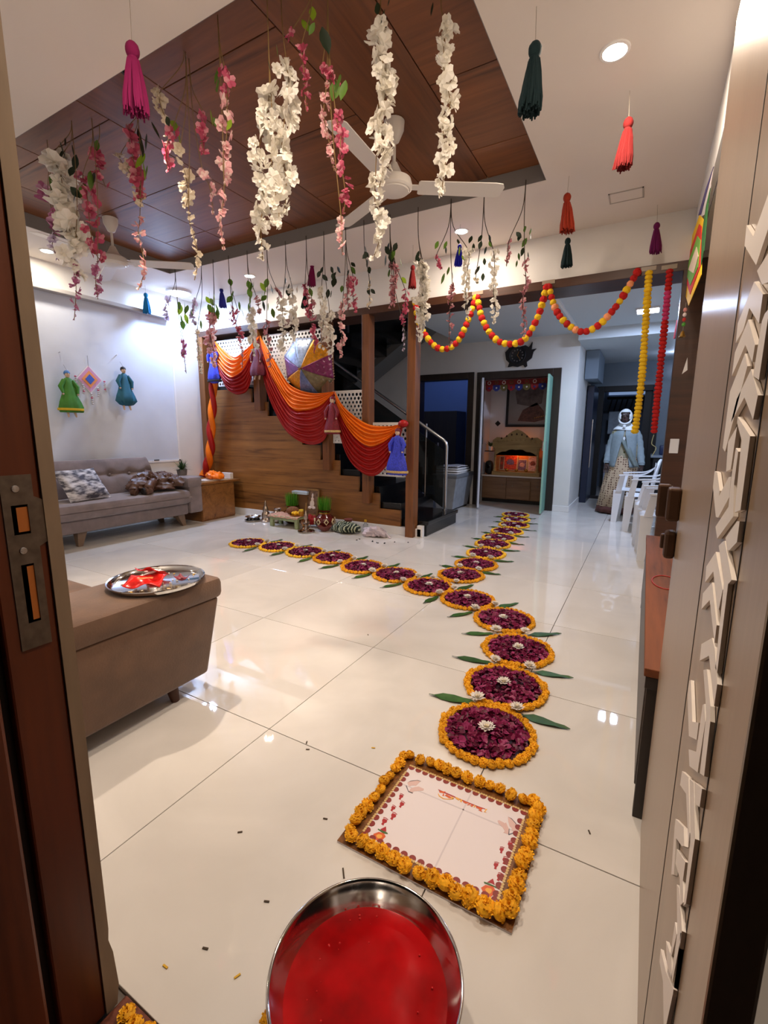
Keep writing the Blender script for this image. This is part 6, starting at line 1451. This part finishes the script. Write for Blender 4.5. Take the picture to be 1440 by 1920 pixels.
LFM = {'green': mat('vine_leaf_green', (84, 116, 40), .5, obj_var=.25, tl=.25), 'dark': mat('vine_leaf_dark', (34, 48, 30), .5, obj_var=.25, tl=.1), 'lime': mat('vine_leaf_lime', (136, 164, 40), .5, obj_var=.2, tl=.3)}
LM = {}
for k, m_ in LFM.items():
    f = MB()
    for t, w in ((0, .02), (.2, .2), (.45, .28), (.7, .21), (.88, .08), (1, .0)):
        f.v += [Vector((-w, 0, -t)), Vector((0, .06*math.sin(t*3), -t)), Vector((w, 0, -t))]
    for i in range(5):
        for q in range(2): a = i*3+q; f.face([a, a+1, a+4, a+3])
    LM[k] = f.mesh('leaf', m_, smooth=True)
VN = 0
def vine(label, anchor, Y, strands, leaves=(), dark=False, single=True, group='flower vines hanging from the wooden tray'):
    """strands: (colour, [(x,y)...], blossom size px, density, start fraction of path that blooms); leaves: (kind, x, y, size px)"""
    global VN; VN += 1
    rd = random.Random(VN*13)
    A = hit(anchor[0], anchor[1], 'y', Y); A.z = TZ if Y < 3.6 else max(A.z, CZ+.03)
    r = thing('flower_vine', label, 'flower vine', A, group)
    for si, (col, pts, size, dens) in enumerate(strands):
        P = [hit(x, y, 'y', Y) for x, y in pts]
        dx = rd.uniform(-.02, .02)
        for p in P[1:]: p.y += rd.uniform(-.02, .02)
        # stem from the anchor to the strand
        top = [A, Vector((A.x*.85+P[0].x*.15, A.y, A.z*.5+P[0].z*.5)), P[0]] if (A-P[0]).length > .01 else [P[0]]
        path = spline(top+P[1:], 6)
        MB().tube(path, .0022 if Y < 3 else .003, 5).build('stem', stemd if dark else stemm, r)
        S_ = spline(P, 10); L = sum((S_[i+1]-S_[i]).length for i in range(len(S_)-1))
        mpp = abs((hit(anchor[0]+100, anchor[1], 'y', Y)-hit(anchor[0], anchor[1], 'y', Y)).length)/100
        sz = size*mpp*(.43 if col in ('white', 'cream') else .46); n = max(3, int(L/(sz*1.0)*dens*(1.5 if col == 'white' else 1.15)))
        acc = MB()
        for k in range(n):
            t = (k+rd.random()*.6)/n; j = min(len(S_)-2, int(t*(len(S_)-1))); p = S_[j].lerp(S_[j+1], t*(len(S_)-1)-j)
            tp = 1 if t < .75 else max(.35, 1-(t-.75)*2.4); s = sz*rd.uniform(.75, 1.2)*tp
            o_ = Vector((rd.uniform(-1, 1), rd.uniform(-1, 1), 0))*sz*(1.05 if col == 'white' else .75)*tp
            Mx = T(p+o_-A) @ RZ(rd.uniform(0, 6.28)) @ RX(rd.uniform(.3, 2.2)) @ SC(s)
            me_ = BM[col][rd.randrange(3)]
            if size >= 15: inst('blossom', me_, r, Mx)
            else:
                b = len(acc.v); acc.v += [Mx @ v.co+A for v in me_.vertices]
                for pg in me_.polygons: acc.mi = pg.material_index; acc.face([b+i for i in pg.vertices])
        if acc.v:
            acc.build('blossoms', list(BM[col][0].materials), r, kind='stuff')
    for kind, x, y, s in leaves:
        p = hit(x, y, 'y', Y+rd.uniform(-.03, .03)); mpp = abs((hit(x+100, y, 'y', Y)-hit(x, y, 'y', Y)).length)/100
        inst('leaf', LM[kind], r, T(p-A) @ RZ(rd.uniform(-1.1, 1.1)) @ RY(rd.uniform(-.8, .8)) @ RX(rd.uniform(-.4, .4)) @ SC(s*mpp*(.85 if Y < 3.6 else .8)))
    return r
def ny(x, y):    # depth at which a stem seen at x,y reaches the tray boards
    return max(TY0+.10, min(TY1-.05, hit(x, y, 'z', TZ).y))
def near(label, anchor, strands, leaves=(), Y=None): return vine(label, anchor, Y or ny(*anchor), strands, leaves)
# near vines, left to right
near('mauve vine at the far left beside the door frame', (88, 262), [('mauve', [(90, 352), (93, 385), (100, 420), (102, 440)], 17, 1.3), ('lilac', [(100, 440), (104, 462), (115, 490)], 9, .7)], [('green', 97, 325, 22), ('green', 105, 350, 20)])
near('thick white vine at the left with dark leaves on top', (134, 226), [('white', [(100, 290), (118, 330), (125, 385), (135, 430), (138, 480), (146, 520)], 26, 2.6), ('white', [(112, 310), (130, 400), (150, 470)], 22, 1.5), ('mauve', [(140, 500), (148, 545), (145, 602)], 9, .9)], [('dark', 112, 265, 16), ('dark', 124, 262, 14), ('dark', 136, 272, 16), ('dark', 143, 290, 20), ('dark', 137, 312, 16), ('dark', 115, 283, 14), ('dark', 122, 282, 14), ('dark', 132, 350, 18), ('dark', 141, 356, 16)])
near('pink vine just right of the thick white one', (172, 222), [('pink', [(155, 330), (165, 370), (172, 420), (178, 470), (190, 490)], 16, 1.4), ('mauve', [(183, 490), (184, 525), (186, 562)], 11, .9)], [('green', 170, 320, 26), ('dark', 178, 322, 20), ('green', 160, 345, 20)])
near('short pink vine behind the left fan', (186, 232), [('pink', [(178, 287), (188, 310), (195, 350)], 14, 1.2)], [('green', 182, 262, 14)])
near('pink and white vine under the magenta tassel with broad dark leaves', (258, 205), [('pink', [(242, 240), (250, 290), (258, 340), (262, 375)], 20, 1.7), ('cream', [(225, 292), (238, 315), (258, 355), (268, 390)], 15, 1.1), ('palepink', [(262, 410), (262, 440), (268, 500), (264, 545)], 11, .9)], [('dark', 258, 240, 24), ('dark', 266, 262, 26), ('dark', 275, 250, 22), ('dark', 284, 228, 22), ('lime', 272, 288, 26), ('lime', 268, 302, 30), ('green', 277, 310, 24)])
near('small cream vine right of the magenta tassel', (345, 95), [('cream', [(302, 170), (305, 195), (306, 225), (307, 255)], 18, 1.1)])
near('short pink vine with two lime leaves left of centre', (348, 100), [('pink', [(322, 245), (316, 280), (312, 320)], 16, 1.3)], [('lime', 318, 228, 22), ('lime', 332, 236, 26), ('dark', 312, 218, 16)])
near('cream vine tapering to tiny blooms left of centre', (348, 98), [('cream', [(338, 285), (342, 320), (350, 360), (352, 390)], 19, 1.2), ('cream', [(354, 400), (362, 440), (366, 480), (363, 525)], 11, .8)])
near('thin pink vine fading to cream buds left of centre', (354, 110), [('pink', [(382, 215), (382, 260), (384, 290)], 16, 1.3), ('palepink', [(380, 320), (390, 350), (395, 400)], 11, .8)])
near('pink and white vine with lime leaves left of the double white one', (408, 28), [('pink', [(422, 130), (430, 155), (424, 180)], 17, 1.2), ('palepink', [(425, 185), (420, 250), (414, 300), (424, 350)], 20, 1.1), ('palepink', [(420, 360), (418, 410), (424, 470)], 14, .9)], [('green', 410, 125, 26), ('green', 408, 150, 26), ('green', 414, 170, 24), ('lime', 394, 205, 22), ('lime', 417, 218, 26), ('lime', 434, 224, 18), ('green', 400, 220, 18)])
near('double white vine hanging left of the fan', (500, -25), [('white', [(505, 165), (495, 220), (488, 300), (496, 370), (492, 430), (490, 488)], 25, 2.0), ('white', [(510, 220), (512, 320), (520, 390), (522, 428)], 23, 1.6)], [('dark', 502, 112, 18), ('green', 518, 82, 16), ('dark', 488, 168, 16)])
near('white vine forming the right of the white pair', (527, -10), [('white', [(538, 122), (538, 170), (536, 230), (530, 290), (540, 340), (538, 400)], 27, 2.1)])
near('short pink vine with three green leaves at the top', (585, -40), [('pink', [(545, 62), (547, 78)], 17, 1.2), ('pink', [(566, 85), (566, 130), (572, 165), (570, 205)], 15, 1.2)], [('lime', 586, 12, 24), ('lime', 566, 36, 22), ('green', 590, 42, 20), ('green', 580, 36, 20), ('dark', 604, 50, 40)])
near('long pink vine with a large green leaf left of the fan hub', (614, -30), [('pink', [(605, 132), (625, 140), (630, 155)], 17, 1.3), ('palepink', [(612, 160), (612, 220), (616, 270), (626, 320)], 14, 1.1), ('pink', [(630, 215), (640, 250), (640, 300), (643, 360), (640, 400)], 19, 1.3), ('palepink', [(640, 410), (642, 440), (640, 478)], 13, 1.0)], [('green', 640, 145, 46), ('green', 632, 150, 36), ('green', 648, 150, 34)])
near('thickest white vine hanging in front of the fan hub', (714, -30), [('white', [(708, 50), (715, 100), (728, 150), (718, 200), (712, 250), (722, 300), (710, 350)], 30, 2.4), ('white', [(704, 330), (700, 380), (716, 430), (702, 490)], 22, 1.6)], [('dark', 706, 5, 24), ('dark', 722, 18, 26), ('dark', 730, 2, 22), ('dark', 716, 36, 20)])
near('white vine crossing the right fan blade', (827, -20), [('white', [(834, 48), (830, 90), (836, 140), (842, 190), (832, 240), (836, 290), (828, 340), (830, 368)], 27, 2.0)], [('dark', 812, 4, 20)])
# rear row along the far edge of the tray
RY_ = 3.618
def rear(label, ax, ay, strands, leaves=()): return vine(label, (ax, ay), RY_, strands, leaves, dark=True, group='flower vines along the far edge of the tray')
rear('rearmost right vine with clustered leaves and dusty pink strands', 986, 340, [('dusty', [(955, 450), (953, 478), (950, 500)], 11, 1.0), ('dusty', [(984, 490), (985, 530), (980, 560), (982, 600), (982, 632)], 14, 1.1)], [('dark', 968, 435, 20), ('dark', 975, 440, 16), ('green', 984, 424, 20), ('green', 996, 428, 18), ('green', 988, 446, 24), ('dark', 994, 440, 18), ('green', 972, 474, 18), ('dark', 982, 464, 22), ('dark', 990, 472, 20), ('green', 970, 488, 16)])
rear('rear vine with separate almond leaves and one white strand', 908, 360, [('white', [(925, 470), (926, 510), (924, 545), (928, 580), (926, 606)], 13, 1.4), ('cream', [(892, 522), (898, 530)], 9, .8)], [('dark', 885, 442, 18), ('dark', 904, 440, 18), ('dark', 917, 440, 18), ('dark', 888, 456, 18), ('dark', 903, 452, 18), ('green', 917, 452, 16), ('dark', 912, 462, 18), ('dark', 908, 484, 16), ('dark', 899, 498, 24), ('dark', 906, 512, 18)])
rear('rear vine beside the blue tassel with white and pink strands', 846, 373, [('white', [(878, 470), (878, 510), (872, 550), (876, 598)], 14, 1.5), ('pink', [(818, 480), (823, 492), (830, 505)], 10, 1.0), ('dusty', [(848, 535), (844, 560), (842, 600), (843, 650)], 13, 1.0)], [('green', 822, 452, 18), ('green', 838, 452, 18), ('dark', 836, 462, 16), ('dark', 858, 448, 14), ('lime', 862, 462, 20), ('lime', 866, 478, 18), ('green', 842, 500, 20), ('green', 834, 512, 26), ('dark', 848, 510, 16)])
rear('brightest white rear vine in front of the tall post', 784, 391, [('white', [(790, 492), (792, 530), (788, 580), (786, 640)], 17, 2.6), ('white', [(796, 510), (796, 560), (792, 620)], 14, 1.6)], [('dark', 786, 470, 18), ('dark', 780, 478, 22), ('dark', 788, 484, 16)])
rear('leafy rear vine with dusty and light pink strands', 731, 402, [('dusty', [(735, 492), (738, 530), (732, 580)], 12, 1.6), ('dusty', [(742, 500), (742, 540), (738, 575)], 11, 1.2), ('pink', [(760, 545), (757, 580), (758, 612)], 13, 1.1), ('lilac', [(757, 615), (757, 660)], 7, .6)], [('dark', 722, 462, 22), ('dark', 730, 455, 22), ('dark', 744, 455, 20), ('dark', 732, 472, 24), ('dark', 724, 478, 24), ('green', 740, 466, 24), ('green', 750, 484, 18), ('dark', 736, 486, 22), ('green', 730, 505, 20), ('lime', 753, 520, 18), ('dark', 740, 520, 16)])
rear('slim dark-leaved rear vine with one white bud', 682, 413, [('cream', [(692, 520), (694, 560), (692, 582)], 8, .6)], [('dark', 684, 462, 14), ('dark', 683, 472, 16), ('dark', 690, 474, 18), ('dark', 688, 486, 20), ('dark', 691, 500, 18), ('dark', 694, 525, 16), ('dark', 690, 540, 14), ('dark', 695, 542, 14)])
rear('rear vine of dusty pink strands behind the long pink one', 648, 420, [('dusty', [(652, 520), (650, 550), (656, 585)], 11, 1.1), ('pink', [(662, 520), (664, 555), (668, 590)], 11, 1.1), ('palepink', [(643, 560), (640, 600), (642, 640), (638, 672)], 12, 1.1)], [('dark', 654, 505, 16), ('green', 658, 500, 18), ('green', 642, 535, 14), ('dark', 658, 492, 14)])
rear('rear vine with dark almond leaves and twin white strands', 607, 435, [('white', [(603, 540), (605, 570), (608, 610), (604, 655)], 14, 1.5), ('white', [(618, 585), (620, 625), (620, 675)], 13, 1.5)], [('dark', 600, 508, 14), ('dark', 606, 500, 16), ('dark', 604, 515, 16), ('dark', 620, 500, 16), ('dark', 632, 500, 16), ('dark', 624, 512, 18), ('dark', 630, 510, 16), ('dark', 628, 520, 22), ('dark', 616, 542, 18), ('dark', 622, 546, 20)])
rear('rear pink vine beside the magenta tassel', 574, 446, [('pink', [(572, 535), (578, 560), (584, 600), (588, 640), (588, 662)], 12, 1.2), ('dusty', [(584, 560), (585, 600)], 10, 1.0)], [('green', 580, 540, 16)])
rear('rear vine of pale strands above the umbrella', 535, 456, [('white', [(548, 540), (550, 580), (552, 610), (548, 640)], 13, 1.5), ('white', [(530, 565), (528, 600), (530, 640), (526, 660)], 14, 1.6)], [('dark', 536, 520, 14), ('dark', 544, 518, 14), ('dark', 542, 532, 14), ('dark', 539, 540, 18)])
rear('rear vine with heart-shaped green leaves and a thin pink strand', 500, 462, [('dusty', [(520, 545), (523, 560), (519, 580)], 9, 1.0), ('dusty', [(500, 600), (502, 640), (506, 690)], 10, .9)], [('lime', 488, 530, 18), ('green', 502, 522, 18), ('lime', 492, 546, 18), ('green', 498, 540, 16), ('dark', 507, 532, 20), ('green', 490, 558, 16), ('green', 500, 554, 16), ('dark', 493, 564, 18), ('green', 503, 568, 18), ('green', 510, 578, 18)])
rear('rear vine with a leafy top and a white strand left of centre', 463, 471, [('white', [(470, 580), (474, 610), (472, 640), (476, 668)], 12, 1.4), ('dusty', [(482, 560), (486, 590)], 10, 1.0)], [('green', 464, 526, 18), ('green', 472, 530, 18), ('lime', 476, 528, 16), ('green', 466, 540, 18), ('green', 470, 556, 18), ('green', 466, 568, 18)])
rear('rear vine of rosy strands above the left swag', 428, 480, [('pink', [(446, 585), (444, 605), (450, 628), (452, 640)], 12, 1.2), ('dusty', [(436, 575), (434, 590)], 9, .9), ('palepink', [(450, 640), (455, 665), (452, 690)], 7, .6)], [('green', 430, 522, 16), ('green', 438, 545, 18), ('green', 436, 555, 18), ('green', 448, 565, 16), ('green', 452, 578, 16)])
rear('pale pink vine hanging in front of the blue puppet', 399, 487, [('palepink', [(402, 590), (398, 620), (394, 650), (400, 690)], 14, 1.8), ('palepink', [(394, 620), (402, 660)], 13, 1.4)], [('green', 393, 560, 18), ('green', 402, 552, 18), ('green', 404, 570, 20), ('green', 398, 575, 20), ('green', 406, 580, 18), ('green', 390, 570, 16), ('lime', 386, 556, 14)])
rear('thin pale vine trailing down beside the teak jamb', 377, 494, [('lilac', [(366, 565), (362, 590), (366, 610)], 11, 1.4), ('cream', [(370, 620), (374, 660), (377, 702)], 9, 1.1)], [('green', 372, 590, 16), ('green', 376, 600, 16), ('green', 360, 580, 14)])
rear('leafy vine under the large round lamp with a thin mauve tail', 328, 505, [('lilac', [(318, 560), (316, 585), (312, 600)], 10, 1.2), ('mauve', [(344, 640), (347, 660), (345, 672)], 9, 1.0), ('lilac', [(346, 675), (351, 700)], 4, .4)], [('green', 334, 566, 18), ('lime', 340, 572, 18), ('green', 346, 566, 18), ('green', 352, 572, 18), ('green', 338, 590, 18), ('lime', 346, 588, 18), ('green', 352, 596, 16), ('green', 342, 600, 16)])
# ------------------------------------------------------------------ pom-pom garlands on the header
pomr = mat('pompom_red', (176, 20, 18), .9, obj_var=.1); pomy = mat('pompom_yellow', (224, 182, 26), .9, obj_var=.08); pomp = mat('pompom_peach', (232, 150, 104), .9); pomm = mat('pompom_magenta', (186, 50, 104), .9, obj_var=.08)
def pom(m_):
    f = MB(); rd = random.Random(3)
    f.ball((0, 0, 0), 1, 12, 8, rfun=lambda v: .9+.22*abs(noise.noise(v*4.3)))
    return f.mesh('pompom', m_, smooth=False)
PM = {'r': pom(pomr), 'y': pom(pomy), 'p': pom(pomp), 'm': pom(pomm)}
GY = 4.535
def garland(label, pts, rad, pattern, n=None, flat_=1):
    P = spline([hit(x, y, 'y', GY) for x, y in pts], 20); d = [0]
    for i in range(len(P)-1): d.append(d[-1]+(P[i+1]-P[i]).length)
    A = P[0].copy(); r = thing('pompom_garland', label, 'garland', A, 'pom-pom garlands taped to the header')
    MB().tube(P[::4]+[P[-1]], .002, 5).build('thread', bpy.data.materials['tassel_string'], r)
    N = n or int(d[-1]/(rad*1.45)); rd = random.Random(len(label))
    for k in range(N):
        s = d[-1]*(k+.5)/N; i = max(j for j in range(len(d)) if d[j] <= s); i = min(i, len(P)-2); t = (s-d[i])/max(1e-6, d[i+1]-d[i]); p = P[i].lerp(P[i+1], t)
        q = rad*rd.uniform(.92, 1.08)
        inst('pompom', PM[pattern[k % len(pattern)]], r, T(p-A) @ RZ(rd.uniform(0, 6)) @ RX(rd.uniform(0, 6) if flat_ == 1 else rd.uniform(-.2, .2)) @ SC(q, q, q*flat_))
    f = MB(); f.bbox(A.x-.06, A.x+.05, GY+.03, GY+.036, A.z+.01, A.z+.045, .002); f.build('tape', mat('clear_tape', (176, 160, 140), .3, alpha=.75) if 'clear_tape' not in bpy.data.materials else bpy.data.materials['clear_tape'], r)
    return r
garland('left red and yellow pom-pom swag beside the tall post', [(778, 563), (786, 605), (808, 642), (832, 655), (858, 640), (880, 595), (893, 553)], .034, 'yr')
garland('middle red and yellow pom-pom swag over the clock', [(894, 553), (905, 600), (928, 635), (955, 645), (985, 635), (1010, 590), (1026, 533)], .034, 'ry')
garland('right red and yellow pom-pom swag with peach balls', [(1028, 533), (1042, 580), (1064, 608), (1092, 622), (1122, 610), (1155, 575), (1180, 535), (1198, 505)], .032, 'ryrypr')
garland('straight yellow pom-pom string hanging by the standing person', [(1217, 508), (1211, 600), (1204, 700), (1196, 770), (1190, 812)], .031, 'y', 40, .75)
garland('straight red pom-pom string at the far right', [(1256, 505), (1249, 580), (1241, 660), (1232, 750), (1226, 812)], .029, 'rrrrrmmmmmmmrrrrrrrrrrrrrrrrrrrrrrrrrrrr', 40, .75)
MB().tube(spline([hit(1226, 815, 'y', GY), hit(1222, 832, 'y', GY), hit(1230, 840, 'y', GY), hit(1222, 856, 'y', GY)], 6), .003, 6).build('string_end', mat('pale_green_string', (170, 180, 150), .8), loc=hit(1222, 856, 'y', GY), label='loose pale string end below the red pom-pom string', cat='string')
# ------------------------------------------------------------------ embroidered wall toran behind the door leaf
tx = .17
tn = thing('wall_toran', 'bright yellow, red and green pennant hanging by the door leaf with bells', 'toran', (tx, 3.0, 1.85))
def TP(x, y): p = hit(x, y, 'x', tx); return (p.y, p.z)
def tpoly(nm, pts, c, dx):
    MB().prism([TP(*p) for p in pts], (tx-dx, 0, 0), (0, 1, 0), (0, 0, 1), (-.003, 0, 0)).build(nm, mat('toran_'+nm, c, .8, var=.12, scale=50), tn)
tpoly('top_band', [(1340, 312), (1334, 345), (1326, 400), (1312, 408), (1325, 350)], (200, 190, 190), 0)
tpoly('violet_edge', [(1340, 312), (1337, 322), (1316, 402), (1311, 404), (1325, 355)], (74, 66, 120), .003)
tpoly('green_leaf_edge', [(1334, 352), (1330, 380), (1322, 470), (1316, 500), (1318, 440), (1326, 385)], (34, 96, 40), .003)
tpoly('yellow_border', [(1313, 402), (1322, 414), (1318, 470), (1316, 515), (1292, 573), (1274, 512)], (240, 190, 12), .001)
tpoly('red_field', [(1313, 420), (1318, 425), (1315, 500), (1296, 552), (1282, 510)], (206, 36, 22), .004)
tpoly('green_field', [(1311, 442), (1317, 450), (1312, 500), (1297, 535), (1287, 508)], (110, 170, 60), .007)
tpoly('white_centre', [(1310, 462), (1314, 480), (1305, 512), (1294, 505)], (226, 206, 180), .010)
for i, (x0, y0) in enumerate(((1272, 525), (1289, 575))):
    y_, z_ = TP(x0, y0)
    cs = [(216, 140, 130), (226, 210, 206), (186, 40, 34), (80, 150, 50)]
    for k in range(4): MB().ball((tx-.012, y_, z_-.02-.034*k), (.013, .017, .015), 9, 6).build('bead', mat('toran_bead_%d_%d' % (i, k), cs[k], .5), tn, smooth=True)
    MB().lathe([(.004, 0), (.012, -.01), (.016, -.03), (.024, -.045), (.022, -.045), (0, -.03)], (tx-.012, y_, z_-.165), 14).build('bell', M['brass'], tn, smooth=True)
    MB().tube([(tx-.012, y_, z_+.03), (tx-.012, y_, z_-.165)], .0015, 5).build('bead_string', bpy.data.materials['tassel_string'], tn)
y_, z_ = TP(1270, 600)
f = MB(); rd = random.Random(6)
for k in range(40):
    a = rd.uniform(0, 6.28); q = .03*rd.random()**.5; f.tube([(tx+.01+q*.5*math.cos(a), y_+q*.5*math.sin(a), z_), (tx+.01+q*math.cos(a), y_+q*math.sin(a), z_-.19)], .004, 4)
f.build('red_tassel', tmat('crimson'), tn, kind='stuff')
MB().tube([(tx+.008, y_, z_-.005), (tx-.002, y_+.01, z_+.16)], .003, 5).build('tassel_cord', tmat('crimson'), tn)
MB().tube([(tx+.0, 1.6, 2.30), (tx, 4.56, 2.30)], .004, 6).build('hanging_rail', M['steel'], tn)
